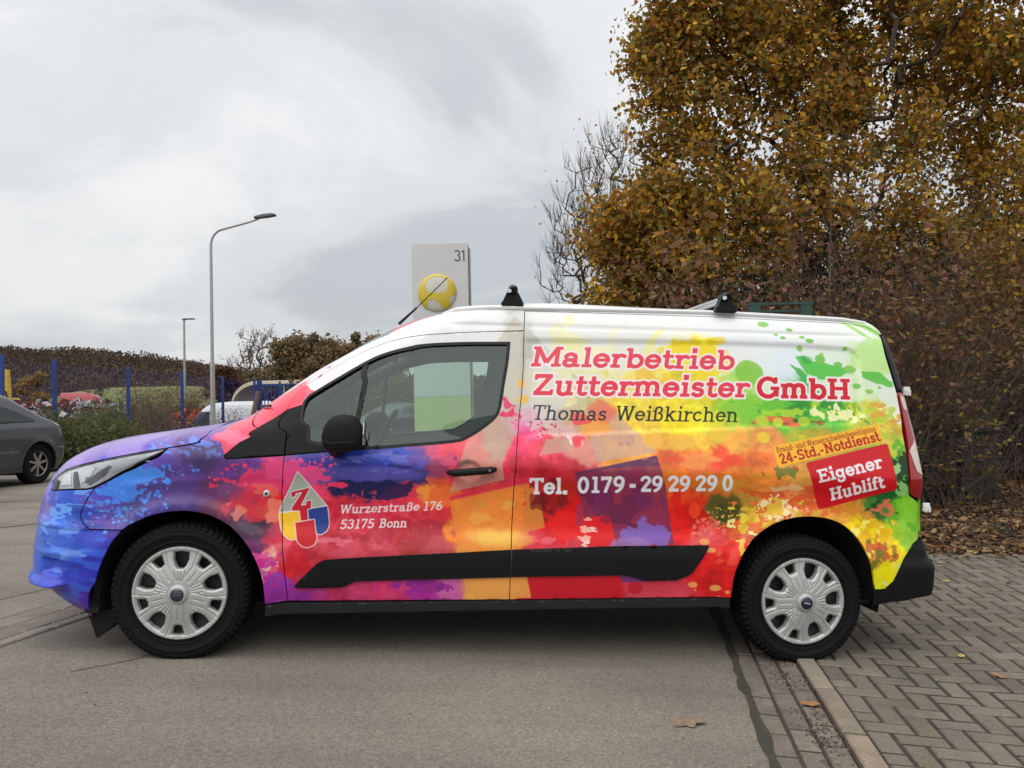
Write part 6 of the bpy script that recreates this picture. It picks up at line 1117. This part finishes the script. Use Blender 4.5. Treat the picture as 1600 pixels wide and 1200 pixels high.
for k in range(5): MB().box((.075+k*.06,.0,1.1),(.008,.008,2.0)).build('bar', grn, gf)
# ================================================================ street lamps and the sign pylon
galv = mat('galvanised', (.36,.36,.35), .5, metal=.3, noise=.12, nscale=6)
def h_at(x, y): return g1(x,y)
lp = empty('street_lamp', 'tall grey street lamp with curved arm and flat head above the fence', 'street lamp', (-9.75,25,.44))
MB().tube([(0,0,-.2),(0,0,2.25)],.078,16).tube([(0,0,2.25),(0,0,2.32)],[.082,.075],16).build('lower_pole', galv, lp, smooth=True)
arm = [(0,0,2.3),(-.0,0,6.2)]+[(.42-.42*math.cos(a)-.0,0,6.2+.55*math.sin(a)) for a in np.linspace(.15,1.35,8)]+[(1.3,0,6.98),(1.72,0,7.13)]
MB().tube(arm,[.055,.045]+[.038]*8+[.033,.032],12).build('upper_pole', galv, lp, smooth=True)
MB().prism([(-.34,-.03),(-.30,.03),(-.05,.055),(.22,.05),(.36,.01),(.34,-.025),(.1,-.035)],(1.78,-.13,7.15),(1,0,.12),(0,0,1),(0,1,0),.26).build('lamp_head', mat('lamp_head_grey',(.12,.12,.12),.5), lp, bev=.01)
lp2 = empty('street_lamp', 'distant thin street lamp with a small flat head left of the tall one', 'street lamp', (-26,61,-.8))
MB().tube([(0,0,0),(0,0,9.35)],[.11,.075],10).build('pole', galv, lp2, smooth=True); MB().box((.0,0,9.4),(.25,.2,.14)).box((.45,0,9.42),(.75,.3,.10),bev=.02).build('lamp_head', mat('lamp_head_grey'), lp2)
for o_ in (lp,lp2): o_['group'] = 'street lamps'
sx0, sy = ((-2.29,17.95,3.28)[0], 18.0); sx1 = (-0.97,17.95,3.25)[0]; sw_ = sx1-sx0; ztop = (-1.57,17.91,5.07)[2]; zg = h_at(sx0,sy)
sg = empty('sign_pylon', 'pale grey sign pylon numbered 31 with a yellow ball emblem behind the cab', 'sign', ((sx0+sx1)/2,sy,zg), .0); Hs = ztop-zg
signm = mat('sign_panel', (.60,.60,.60), .4, noise=.03, nscale=3); signw = mat('sign_white', (.66,.68,.69), .4)
MB().box((0,0,(Hs+2.33)/2),(sw_,.16,Hs-2.33),bev=.006).build('upper_panel', signm, sg); MB().box((0,0,1.87),(sw_,.16,.90),bev=.004).build('lower_panel', signw, sg)
MB().box((.0,.16,Hs/2-.02),(sw_+.02,.14,Hs-.04)).build('core', mat('sign_core',(.10,.10,.105),.5), sg); MB().box((.03,.31,Hs/2-.03),(sw_+.03,.14,Hs-.06),bev=.004).build('rear_panel', signm, sg)
MB().box((0,-.0,.71),(sw_,.16,1.41),bev=.004).build('base_panel', mat('sign_lime',(.55,.62,.30),.45), sg)
numm = mat('sign_grey_print', (.10,.10,.105), .5)
def digit_mesh(ch, x, z, h, yy):
    # plain sans digits as flat bars and arcs
    b = MB(); w_ = h*.13
    def seg(pts): b.tube([(p[0],yy,p[1]) for p in pts],w_/2,8)
    if ch == '1': seg([(x+h*.30,z),(x+h*.30,z+h)]); seg([(x+h*.30,z+h*.97),(x+h*.12,z+h*.80)])
    if ch == '3':
        seg([(x+h*.28+h*.21*math.cos(a),z+h*.745+h*.21*math.sin(a)) for a in np.radians(np.linspace(155,-80,12))]); seg([(x+h*.28+h*.24*math.cos(a),z+h*.28+h*.245*math.sin(a)) for a in np.radians(np.linspace(80,-155,12))])
    for v in b.bm.verts: v.co.y = yy+(v.co.y-yy)*.15
    return b
c31 = ((-1.29,17.82,4.64)[0]-(sx0+sx1)/2, (-1.29,17.82,4.64)[2]-zg); hh = (-1.29,17.81,4.90)[2]-(-1.29,17.82,4.64)[2]
digit_mesh('3', c31[0], c31[1], hh, -.083).build('digit', numm, sg, smooth=True); digit_mesh('1', c31[0]+hh*.58, c31[1], hh, -.083).build('digit', numm, sg, smooth=True)
bc = ((-1.70,17.84,3.90)[0]-(sx0+sx1)/2, (-1.70,17.84,3.90)[2]-zg); br = .455
yb = mat('ball_yellow', (.62,.46,.03), .35, coat=.4); yb2 = mat('ball_grey', (.56,.56,.48), .4)
# the ball: a shallow dome, grey ground with a yellow print on it
def ball(name, outer, holes, m_, off):
    us_ = np.arange(-1,1.01,.08); V, T = triangulate(outer, holes, us_, us_, gap=.02, bstep=.08); r2 = np.minimum(1,(V**2).sum(1)); P_ = np.c_[bc[0]+V[:,0]*br, -.082-.10*np.sqrt(1-r2)-off, bc[1]+V[:,1]*br]; me = bpy.data.meshes.new(name); me.from_pydata(P_.tolist(),[],T.tolist()); me.shade_smooth(); return link(name, me, m_, sg)
circ = [(math.cos(a),math.sin(a)) for a in np.linspace(0,2*pi,41)[:-1]]; ball('ball_ground', circ, [], yb2, 0)
yel_o = [(math.cos(a)*.985,math.sin(a)*.985) for a in np.radians(np.linspace(-10,238,40))]+[(-.50,-.62),(-.46,-.42),(-.25,-.36),(-.02,-.42),(.22,-.70),(.38,-.90),(.62,-.72),(.70,-.60),(.62,-.45),(.66,-.30),(.82,-.12)]
hole_ = [(-.50,.12),(-.58,.38),(-.50,.62),(-.20,.80),(.25,.80),(.50,.62),(.56,.38),(.50,.12),(.30,0),(-.30,0)]
yel_o2 = smooth_poly(yel_o,70); ball('ball_print', yel_o2, [smooth_poly(hole_,80)], yb, .006)
# ================================================================ the blue mesh fence, its gate and the verge
blue = mat('blue_powder_coat', (.010,.035,.20), .45, noise=.08); FX = -10.1
fy = [15.2,16.95,20.2,23.5,26.8,30.1,33.4]; fz = .14; ftop = 2.40
fence = empty('mesh_fence', 'blue double wire mesh fence with square posts behind the grey car', 'fence', (FX,fy[0],fz))
for y_ in fy: MB().box((0,y_-fy[0],(ftop-fz)/2+.03),(.08,.06,ftop-fz+.10),bev=.004).build('post', blue, fence)
def wires(y0, y1, x_=0.0):
    S = []; 
    for y_ in np.arange(y0+.05,y1-.02,.05): S.append([x_,y_,.05,.0015,x_,y_,ftop-fz,.0015])
    for z_ in np.arange(.1,ftop-fz,.2):
        S.append([x_,y0,z_,.0026,x_,y1,z_,.0026])
    return S
for a_, b_ in zip(fy[:-1], fy[1:]): tag(tubes('wire_panel', wires(a_-fy[0],b_-fy[0]), blue, fence, 3), kind='stuff')
S = wires(0,14); S = [[-(q[1]),0,q[2],q[3],-(q[5]),0,q[6],q[7]] for q in S]; tag(tubes('wire_panel', S, blue, fence, 3), kind='stuff')
for k in range(1,6): MB().box((-k*2.8,0,(ftop-fz)/2+.03),(.08,.08,ftop-fz+.10)).build('post', blue, fence)
gt = empty('bar_gate', 'blue barred gate at the far end of the mesh fence', 'gate', (FX+.1,30.4,.14))
MB().box((0,0,1.15),(.16,.16,2.3)).build('post', blue, gt); MB().box((1.6,0,2.1),(3.1,.06,.07)).build('top_rail', blue, gt); MB().box((1.6,0,.2),(3.1,.06,.07)).build('bottom_rail', blue, gt)
for k in range(22): MB().box((.2+k*.135,0,1.15),(.03,.03,1.9)).build('bar', blue, gt)
f2 = empty('mesh_fence', 'blue mesh fence seen through the cab window', 'fence', (-6.4,33,.1))
for k in range(5): MB().box((k*2.5,0,1.2),(.09,.09,2.4)).build('post', blue, f2)
S = [[x_,0,.1,.005,x_,0,2.3,.005] for x_ in np.arange(.1,10,.1)]+[[0,0,z_,.006,10,0,z_,.006] for z_ in np.arange(.1,2.4,.2)]; tag(tubes('wire_panel', S, blue, f2, 3), kind='stuff')
# verge: grass and shrubs along the fence foot
sheet('verge', np.linspace(-12.5,-9.0,8), np.linspace(14.4,42,30), .05, grass_m)
n = 16000; x = rs.uniform(-10.6,-8.95,n); y = rs.uniform(14.4,30,n); leaves('verge_grass', np.c_[x,y,G(x,y)+.05+rs.rand(n)*.14], .16, [(.09,.115,.03),(.13,.14,.045),(.16,.15,.06),(.06,.085,.025)], leafm, None, rs, asp=.12)
HG = [(.085,.11,.035),(.12,.14,.05),(.055,.08,.025),(.15,.14,.06)]; HR = [(.12,.07,.055),(.09,.055,.045),(.15,.10,.07),(.10,.085,.05)]
vs = [('leafy green bush at the rear bumper of the grey car',-9.55,15.7,1.25,HG,5200,.10),('green willow-like bush right of the grey car',-9.6,17.0,1.3,HG,4600,.10),('low green shrub at the foot of the second blue post',-9.65,18.6,1.2,HG,3600,.09),('brown seeding shrub left of the third blue post',-9.7,20.0,1.15,HR,2200,.07),('grey brown shrub between the blue posts',-9.9,21.8,1.1,HR,2600,.07),('purple brown shrub before the orange skips',-10.6,23.4,1.1,HR,2600,.07),('russet shrub in front of the white van',-10.8,25.4,1.0,HR,2400,.07),('reedy yellow green shrub behind the fence',-11.3,21.5,1.7,[(.18,.15,.05),(.13,.12,.045),(.10,.10,.04)],3600,.09),('yellowing shrub on the mound side of the fence',-12.5,26.0,1.9,[(.19,.15,.05),(.14,.12,.045)],3600,.09),('yellow brown reeds in the yard before the mound',(-16.96,36.00,1.84)[0],36,2.6,[(.26,.19,.06),(.20,.15,.06),(.16,.14,.05)],3000,.12),('ochre bush in the yard left of the small lamp post',(-17.28,40.00,1.97)[0],40,2.9,[(.24,.16,.05),(.18,.13,.05)],3000,.13),('dark twiggy shrub beside the lamp post',-9.9,27.5,1.3,HR,2000,.07)]
for lb, x_, y_, h_, pal, nl, lf in vs: shrub(lb, x_, y_, 34, h_, 1.25, pal, nl, lf, rs, zl=.1, fork=2, r0=.007, lspread=.16)
# ================================================================ cars and yard things on the left
LOT = -.86
tinted = mat('tinted_glass', (.02,.028,.028), .08, spec=.4)
def veh_wheel(parent, x, y, z, R, m_rim, spokes=7, rim_r=.62):
    o = bpy.data.objects.new('wheel', None); COL.objects.link(o); o.parent = parent; o.location = (x,y,z); s_ = -1 if y < 0 else 1
    MB().lathe([(R*.60,0),(R*.66,s_*.01),(R*.9,s_*.012),(R,-s_*.02),(R,-s_*.17),(R*.85,-s_*.19)],40,'y').build('tyre', rubber, o, smooth=True)
    rm = MB(); rm.lathe([(R*rim_r*.93,-s_*.01),(R*rim_r,s_*.004),(R*rim_r*1.02,-s_*.004)],40,'y'); rm.lathe([(0,-s_*.005),(R*.13,-s_*.008),(R*.15,-s_*.03)],20,'y')
    for k in range(spokes):
        a = 2*pi*k/spokes+.2; c, s = math.cos(a), math.sin(a); q = (-s,c); w0, w1_ = R*.055, R*.05
        rm.prism([(R*.08,-w0),(R*rim_r*.95,-w1_),(R*rim_r*.95,w1_),(R*.08,w0)],(0,-s_*.008 if s_<0 else -.022,0),(c,0,s),(-s,0,c),(0,1,0),.03)
    rm.build('rim', m_rim, o); MB().lathe([(0,-s_*.07),(R*rim_r,-s_*.07)],24,'y').build('brake_disc', steel_dark, o)
def car_panel(name, body, poly, m_, parent, off=.004, mirror=False, step=.06, join=False, holes=(), flange=.01): return panel(name, body, poly, m_, parent, off=off, flange=flange, mirror=mirror, us=np.arange(-5,1,step), zs=np.arange(0,3,step*.7), uv=False, gap=0, join=join, holes=holes)
def shell(name, body, m_, parent, zr, ur, nz=40, nu=90, cut=None):
    Z, U = np.meshgrid(np.linspace(*zr,nz), np.linspace(0,1,nu)); u0 = body.uc(Z); u1 = body.ur(Z); P_ = body.P(u0+(u1-u0)*U, Z, 0.); i = np.arange(nz*nu).reshape(nu,nz)
    F = np.stack([i[:-1,:-1],i[1:,:-1],i[1:,1:],i[:-1,1:]],-1).reshape(-1,4)
    if cut is not None: c = P_.reshape(-1,3)[F].mean(1); F = F[~cut(c[:,0],c[:,2])]
    V = P_.reshape(-1,3); n_ = len(V); return fast_mesh(name, np.r_[V,V*np.array([1,-1,1])], np.r_[F,F[:,::-1]+n_], m_, parent, smooth=True)
hm = mat('grey_car_paint', (.062,.067,.075), .32, metal=.35, coat=.5); HB = Body(
 [(.20,.80),(.30,.83),(.5,.86),(.7,.865),(.85,.85),(.95,.80),(1.05,.74),(1.2,.66),(1.32,.58),(1.38,.50),(1.41,.38),(1.43,.15),(1.435,.01)],
 [(.2,-3.35),(.4,-3.45),(.6,-3.42),(.75,-3.30),(.88,-2.9),(.95,-2.45),(1.1,-2.1),(1.3,-1.65),(1.38,-1.35),(1.43,-1.0),(1.435,-.9)], [(.2,.5),(1,.5),(1.435,.4)], [(.2,2.5),(1.435,2.5)],
 [(.2,.60),(.35,.72),(.48,.74),(.50,.725),(.62,.72),(.75,.69),(.88,.63),(.95,.53),(1.05,.34),(1.15,.15),(1.28,-.07),(1.34,-.15),(1.38,-.24),(1.42,-.45),(1.435,-.6)], AR=.28, NR=2.6,
 relief=lambda u,z: .014*(1-sstep(.36,.46,np.hypot(u,z-.31)))+.008*np.exp(-((z-.50)/.02)**2)*(u<-.42)+.012*sstep(.34,.40,u)*np.exp(-((z-.53)/.02)**2))
cx_, cy_ = -8.57, 12.70; zc_ = g1(cx_,cy_)
hc = empty('parked_hatchback', 'grey hatchback cut off by the left edge, parked before the mesh fence', 'car', (cx_,cy_,zc_), radians(80))
hc.scale = (1,1,1.05); shell('body', HB, hm, hc, (.2,1.435), None, 90, 260, cut=lambda x,z: ((np.hypot(x,z-.31)<.345)|(np.hypot(x+2.6,z-.31)<.345))&(z<.7))
for mir in (False,True):
    car_panel('side_window', HB, smooth_poly([(-.02,.995),(-.40,1.15),(-.70,1.235),(-1.1,1.305),(-1.5,1.30),(-1.9,1.16),(-2.1,.98),(-1.2,.955)],60), tinted, hc, mirror=mir, step=.03)
    car_panel('window_trim', HB, [(-.02,.965),(-.02,.98),(-1.2,.95),(-2.15,.97),(-2.15,.955),(-1.2,.935)], trim_black, hc, mirror=mir, off=.006, step=.03)
    lampc = car_panel('tail_lamp', HB, smooth_poly([(.24,.985),(.46,.945),(.56,.87),(.56,.79),(.45,.83)],60), mat('smoked_white_lens',(.38,.36,.36),.2,coat=1), hc, mirror=mir, off=.012, step=.03); car_panel('brake_lens', HB, [(.46,.86),(.54,.865),(.55,.80),(.50,.805)], red_lens, lampc, mirror=mir, off=.016, step=.02)
    car_panel('side_moulding', HB, [(-.42,.50),(-.42,.47),(-2.1,.45),(-2.1,.49)], hm, hc, mirror=mir, off=.014, step=.04); car_panel('sill', HB, [(-.34,.27),(-.34,.21),(-2.25,.21),(-2.25,.27)], hm, hc, mirror=mir, off=.02, step=.04)
    car_panel('bumper_strip', HB, [(.50,.545),(.98,.55),(.98,.515),(.50,.51)], trim_black, hc, mirror=mir, off=.012, step=.03)
    a = MB(); s_ = 1 if not mir else -1
    for k in range(16): t0, t1 = pi*k/16, pi*(k+1)/16; a.box((.352*math.cos((t0+t1)/2),-.66*s_,.31+.352*math.sin((t0+t1)/2)),(.01,.34,.075),Matrix.Rotation(-(t0+t1)/2,3,'Y'))
    a.box((0,-.5*s_,.45),(.7,.01,.5)); a.build('wheel_arch', dark_inside, hc)
alloy = mat('alloy_wheel', (.30,.285,.26), .45, metal=.5)
for x_ in (0,-2.6):
    for y_ in (-.83,.83): veh_wheel(hc, x_, y_, .31, .315, alloy)
MB().box((-1.3,0,.27),(2.0,1.3,.15)).build('underbody', dark_inside, hc); MB().box((-.9,0,.80),(1.2,1.1,.25)).build('rear_seat', trimg, hc)
# white van in the yard
vw = mat('van_white', (.62,.64,.66), .35, coat=.4); VB = Body([(.25,.92),(.5,.98),(1.2,.98),(1.6,.93),(2.2,.86),(2.42,.78),(2.5,.6),(2.55,.3),(2.56,.02)], [(.25,-3.9),(.5,-4.0),(1.0,-3.9),(1.25,-3.4),(1.35,-3.1),(1.9,-2.5),(2.3,-2.1),(2.5,-1.7),(2.56,-1.0)], [(.25,.5),(2.56,.5)], [(.25,2.6),(2.56,2.6)], [(.25,1.3),(2.2,1.3),(2.5,1.25),(2.56,.8)])
yv = empty('yard_van', 'white panel van parked in the yard behind the tall lamp post', 'van', ((-14.43,38.01,1.32)[0]+1.5,38,LOT), .15)
shell('body', VB, vw, yv, (.25,2.56), None, 30, 90); car_panel('windscreen', VB, [(-3.62,1.36),(-3.15,1.42),(-2.7,1.95),(-2.75,2.12),(-2.98,2.1)], tinted, yv, join=True); 
for mir in (False,True):
    car_panel('side_window', VB, [(-2.75,1.40),(-1.75,1.40),(-1.75,2.08),(-2.25,2.08),(-2.6,1.75)], tinted, yv, mirror=mir)
for x_ in (-2.95,.5):
    for y_ in (-.93,.93): veh_wheel(yv, x_, y_, .34, .34, galv, 5)
MB().tube([(-2.85,-1.0,1.3),(-2.85,-1.2,1.35)],.03,6).box((-2.85,-1.22,1.5),(.12,.12,.35),bev=.03).build('wing_mirror', trim_black, yv)
# red lorry cab
lr = mat('lorry_red', (.34,.010,.012), .4, coat=.4); LB = Body([(.5,1.15),(1.0,1.22),(2.8,1.20),(3.2,1.1),(3.45,.9),(3.55,.5),(3.56,.02)],[(.5,-1.2),(3.56,-1.2)],[(.5,.2),(3.56,.3)],[(.5,3),(3.56,3)],[(.5,1.35),(1.0,1.45),(1.9,1.45),(2.9,1.30),(3.2,1.15),(3.45,.7),(3.56,.2)],AR=.35,NR=3)
lx = (-29.14,51.99,2.20); lo_ = empty('red_lorry', 'red lorry cab with a dark windscreen standing behind the fence', 'lorry', (lx[0],52,LOT), .35)
shell('body', LB, lr, lo_, (.5,3.56), None, 30, 60); car_panel('windscreen', LB, [(1.42,1.9),(float(LB.ur(1.9))-.01,1.9),(float(LB.ur(2.75))-.01,2.75),(1.30,2.75)], tinted, lo_, join=True, step=.08); car_panel('sun_visor', LB, [(1.25,2.8),(float(LB.ur(2.8))-.01,2.8),(float(LB.ur(3.0))-.01,3.0),(1.2,3.0)], trim_black, lo_, join=True, off=.1, step=.08); car_panel('side_window', LB, [(.3,1.95),(1.2,1.95),(1.1,2.7),(.3,2.7)], tinted, lo_, step=.08)
car_panel('front_grille', LB, [(1.45,.9),(float(LB.ur(.9))-.01,.9),(float(LB.ur(1.7))-.01,1.7),(1.48,1.7)], mat('grille_grey',(.25,.26,.27),.5), lo_, join=True, step=.08)
for y_ in (-1.1,1.1): veh_wheel(lo_, .4, y_, .5, .5, galv, 6)
# skips and containers
def skip(label, px_, py_, d, L, H, Wd, m_, load=None, name='skip', rz=0., ribs=8, group='skips and containers in the yard', z=LOT):
    p = px_; o = empty(name, label, 'container' if name == 'container' else 'skip', (p,d,z), rz, group=group)
    if name == 'skip': b = MB().prism([(-L/2+.25,.1),(L/2-.25,.1),(L/2,H),(-L/2,H)],(0,-Wd/2,0),(1,0,0),(0,0,1),(0,1,0),Wd)
    else: b = MB().box((0,0,H/2),(L,Wd,H))
    b.build('shell', m_, o, bev=.02)
    MB().box((0,-Wd/2-.03,H-.05),(L+.08,.08,.12)).build('rim', m_, o)
    for k in range(ribs): MB().box((-L/2+.35+(L-.7)*k/(ribs-1),-Wd/2-.04,H/2),(.09,.08,H-.15)).build('rib', m_, o)
    if load: n = 900; leaves('load', np.c_[rs.uniform(-L/2,L/2,n),rs.uniform(-Wd/2,Wd/2,n),H-.05+rs.rand(n)*.5*(1+.5*np.sin(np.arange(n)))], .35, load, litter_m, o, rs, asp=.8)
    return o
orange = mat('skip_orange', (.46,.10,.025), .6, noise=.2, nscale=3); maroon = mat('skip_maroon', (.16,.018,.022), .6, noise=.2, nscale=3); dkg = mat('container_green', (.012,.065,.055), .5, noise=.1, nscale=2); dks = mat('container_dark', (.03,.033,.04), .6, noise=.2)
skip('maroon skip behind the green bushes', (-17.64,30.01,1.45)[0],0,30,4.6,1.95,2.2,maroon,[(.5,.5,.5),(.4,.4,.42),(.12,.02,.02)]); skip('orange skip left of the white yard van', (-17.96,40.01,1.38)[0],0,40,3.4,1.62,2,orange,[(.5,.14,.04),(.4,.1,.03)],rz=.2); skip('orange skip touching the nose of the white yard van', (-17.77,43.01,1.36)[0],0,43,3.0,1.65,2,orange,[(.5,.14,.04),(.35,.1,.05)],rz=-.1)
skip('dark open container heaped with orange rubble at the left', (-27.88,43.99,2.31)[0],0,44,6.5,2.2,2.4,dks,[(.42,.13,.06),(.30,.10,.05),(.18,.07,.04),(.4,.2,.1)],name='container'); gc = skip('dark green container with white notices beside the arched shelter', (-20.49,54.00,2.15)[0],0,54,4.6,2.3,2.4,dkg,name='container',ribs=5)
for x_ in (-1.9,1.6): MB().box((x_,-1.30,1.6),(.45,.03,.6)).build('notice', mat('paper_white',(.6,.62,.62),.6), gc)
# curved shelter roof
cs = empty('arched_shelter', 'cream arched shelter roof behind the windscreen', 'shelter', ((-16.44,46.01,1.30)[0]+.2,46,LOT)); cream = mat('cream_sheet', (.66,.59,.44), .5, noise=.06)
arc = [(1.5-1.5*math.cos(a),2.5+1.3*math.sin(a)) for a in np.linspace(0.1,pi/2,12)]; arc2 = [(x_*1.0+.04,z_-.2) for x_, z_ in arc]
MB().prism(arc+[(6.0,3.8),(6.0,3.6)]+arc2[::-1],(0,-1.6,0),(1,0,0),(0,0,1),(0,1,0),3.2).build('roof', cream, cs)
for k in range(5): MB().tube([(x_+.04,-1.55+k*.75,z_-.12) for x_, z_ in arc],.04,6).build('rib', mat('rib_brown',(.16,.12,.08),.6), cs)
for x_ in (.15,3,5.8):
    for y_ in (-1.4,1.4): MB().tube([(x_,y_,0),(x_,y_,3.6 if x_ > 1 else 2.6)],.06,8).build('column', galv, cs)
lg = empty('leaning_beam', 'brown timber beam leaning beside the gate post', 'beam', ((-10.09,29.03,0.60)[0],29,-.2)); MB().tube([(0,0,-.3),(.28,0,1.2),(.50,0,2.15)],[.11,.10,.09],8).build('beam', mat('brown_timber',(.16,.10,.075),.8,noise=.2,nscale=10), lg)
# yellow excavator
ex = empty('yellow_excavator', 'yellow excavator arm at the left edge behind the grey car', 'excavator', ((-19.88,29.99,2.00)[0],30,LOT)); yem = mat('machine_yellow', (.60,.36,.012), .45, coat=.3)
MB().box((0,0,2.0),(.95,.7,1.6),bev=.06).build('body', yem, ex); MB().box((-1.6,0,2.2),(2.2,2.0,1.9),bev=.1).build('cab', yem, ex); MB().tube([(.35,-.3,2.75),(.32,-.3,3.9)],[.16,.12],10).build('boom', yem, ex); MB().tube([(.36,-.45,1.2),(.40,-.45,2.8)],.10,10).build('hydraulic_ram', yem, ex); MB().tube([(.15,-.5,2.9),(.42,-.5,3.05),(.5,-.5,2.7)],.035,6).build('hose', trim_black, ex)
MB().box((-1.2,0,.5),(4,2.2,.9),bev=.2).build('track', steel_dark, ex)
# things glimpsed through the cab
gh = empty('white_shed', 'low white shed with ridged roof seen through the cab window', 'shed', ((-8.01,46.02,1.11)[0],46,-.2)); MB().box((0,0,.9),(3.4,4,1.8)).build('wall', vw, gh)
for k in range(4): MB().prism([(-.43,1.8),(.43,1.8),(0,2.12)],(-1.28+k*.86,-2,0),(1,0,0),(0,0,1),(0,1,0),4).build('roof', vw, gh)
for k in range(5): MB().box((-1.3+k*.65,-2.02,1.15),(.45,.04,.6)).build('window', mat('shed_glass',(.25,.32,.34),.2), gh)
pc = Body([(.2,.8),(.5,.86),(.85,.85),(.95,.78),(1.3,.6),(1.43,.3),(1.435,.02)],[(.2,-3.4),(.6,-3.4),(.9,-2.6),(1.3,-1.5),(1.435,-1.0)],[(.2,.5),(1.435,.4)],[(.2,2.5),(1.435,2.5)],[(.2,.5),(.6,.55),(.9,.5),(1.3,.0),(1.435,-.4)])
dc = empty('dark_car', 'dark parked car glimpsed through the cab window beside the sign', 'car', ((-4.03,30.03,0.64)[0],30,.0), 1.2); shell('body', pc, mat('dark_car_paint',(.02,.02,.024),.3,coat=.6), dc, (.2,1.435), None, 20, 60); car_panel('side_window', pc, [(-.3,.98),(-.9,1.25),(-1.5,1.25),(-2.0,.98)], tinted, dc)
# ================================================================ mound, hill and distant trees
def terrain(name, x0, x1, y0, y1, f, m_, nx_=90, ny_=24):
    X, Y = np.meshgrid(np.linspace(x0,x1,nx_), np.linspace(y0,y1,ny_)); Z = f(X,Y); i = np.arange(nx_*ny_).reshape(ny_,nx_); F = np.stack([i[:-1,:-1],i[:-1,1:],i[1:,1:],i[1:,:-1]],-1).reshape(-1,4); return tag(fast_mesh(name, np.stack([X,Y,Z],-1).reshape(-1,3), F, m_, smooth=True), kind='structure')
meadow = mat('meadow', (.135,.145,.045), .95, noise=.2, nscale=.25, bump=.2, bscale=3)
terrain('mound', -62,-24,66,110, lambda x,y: -1+5.1*np.exp(-((x+40)/13)**4)*sstep(64,84,y)+.25*fbm(x*.3,y*.3,8), meadow)
hillm = mat('hill_ground', (.06,.04,.025), .95, noise=.25, nscale=.05)
RX = np.array([-420,-260,-200,-180,-160,-140,-118,-95,-60,0,120]); RZ = np.array([30,28,25.5,24,23,20.5,17,13,11,9,8])*1.0
hillf = lambda x,y: -1+(np.interp(x*300/np.maximum(y,200),RX,RZ))*sstep(150,300,y)*(y/300)**.3+1.2*fbm(x*.03,y*.03,6)
terrain('hill', -420,160,150,420, hillf, hillm, 120, 40)
n = 85000; y = 160+170*rs.rand(n)**.8; x = rs.uniform(-1.05,.30,n)*y; z = hillf(x,y)+rs.rand(n)*3.6*(1+.6*fbm(x*.12,y*.12,3)*2); v_ = fbm(x*.02,y*.02,14,3)[:,None]
HP = [(0.09, 0.05, 0.034), (0.076, 0.049, 0.037), (0.101, 0.056, 0.034), (0.062, 0.047, 0.037), (0.112, 0.065, 0.036), (0.067, 0.053, 0.036)]  # bare-wood browns, lightened and slightly blued so distance haze sits in the colour
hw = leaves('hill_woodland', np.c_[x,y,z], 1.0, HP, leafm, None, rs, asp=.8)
# line of trees at the end of the yard
def far_tree(label, x, y, h, w_, pal, nl, rs, z0=LOT, leaf=.35, cat='tree', name='far_tree', cols=None, group='trees beyond the yard', evergreen=False, twigs=4, ad=0, fan=0, bark=None):
    base = (x,y,z0)
    if evergreen: bl = [((x,y,z0+h*f),w_*(1.05-f)*.5+.06,1.6) for f in (.15,.3,.45,.6,.75,.88,.97)]
    else: bl = [((x+rs.normal()*w_*.22,y+rs.normal()*w_*.15,z0+h*f),w_*k,.55) for f,k in ((.45,.42),(.58,.46),(.70,.44),(.82,.36),(.92,.22))]
    return crown_tree(name, label, cat, base, bl, rs, pal, leaf, nl, w_*.2, .03, trunk=[base,(x,y,z0+h*.2),(x,y,z0+h*.35)], group=group, step=w_*.25, twigs=twigs, ad=ad, fan=fan, bark=bark)
def fx(px_, d): return AT0[0]+(px_-800)/1200*d
AT0 = (0,0); DB = [(0.232, 0.152, 0.087), (0.275, 0.174, 0.087), (0.189, 0.145, 0.08), (0.319, 0.196, 0.087)]; DG = [(0.145, 0.131, 0.072), (0.189, 0.16, 0.08), (0.217, 0.16, 0.08)]
far_tree('pale leafless tree with a wide fan of twigs left of the dark clump', fx(395,75),75,9.9,4.4, [(.16,.10,.05)],500, rs, leaf=.2, twigs=4, ad=26, fan=1, bark=mat('grey_brown_bark',(.12,.09,.07),.9,noise=.2)); far_tree('small rusty tree right of the tall lamp post', fx(350,72),72,6.0,2.6, [(.14,.06,.025),(.10,.05,.025)],5000, rs)
far_tree('round dark brown tree in the clump above the shelter', fx(440,70),70,8.3,3.6, DB+DG,11000, rs); far_tree('dark tree with a russet top in the middle of the clump', fx(475,72),72,8.8,3.2, DB,9000, rs); far_tree('dark spruce spire in the clump', fx(492,71),71,8.9,1.7, DG,5000, rs, evergreen=True); far_tree('broad dark tree at the right of the clump', fx(520,73),73,8.4,3.4, DG+DB,9000, rs); far_tree('slim conifer poking above the windscreen', fx(558,72),72,9.0,1.6, DG,4500, rs, evergreen=True); far_tree('slender brown tree between the slim conifer and the round tree', fx(540,71),71,8.2,3.0, DB,7000, rs); far_tree('brown tree hidden behind the windscreen top', fx(585,74),74,8.6,3.8, DB,7000, rs); far_tree('dark tree low behind the arched shelter', fx(410,68),68,5.6,3.0, DG,6500, rs)
far_tree('bright yellow birch behind the mesh fence', fx(62,58),58,5.1,1.6, [(.34,.20,.03),(.26,.15,.03),(.40,.25,.04)],4500, rs, name='birch_tree', leaf=.22); far_tree('small bare birch right of the yellow birch', fx(150,62),62,5.4,1.6, [(.16,.10,.05)],700, rs, name='birch_tree', leaf=.16); far_tree('small bare sapling above the mound', fx(155,64),64,5.2,1.3, [(.14,.09,.05)],500, rs, leaf=.16)
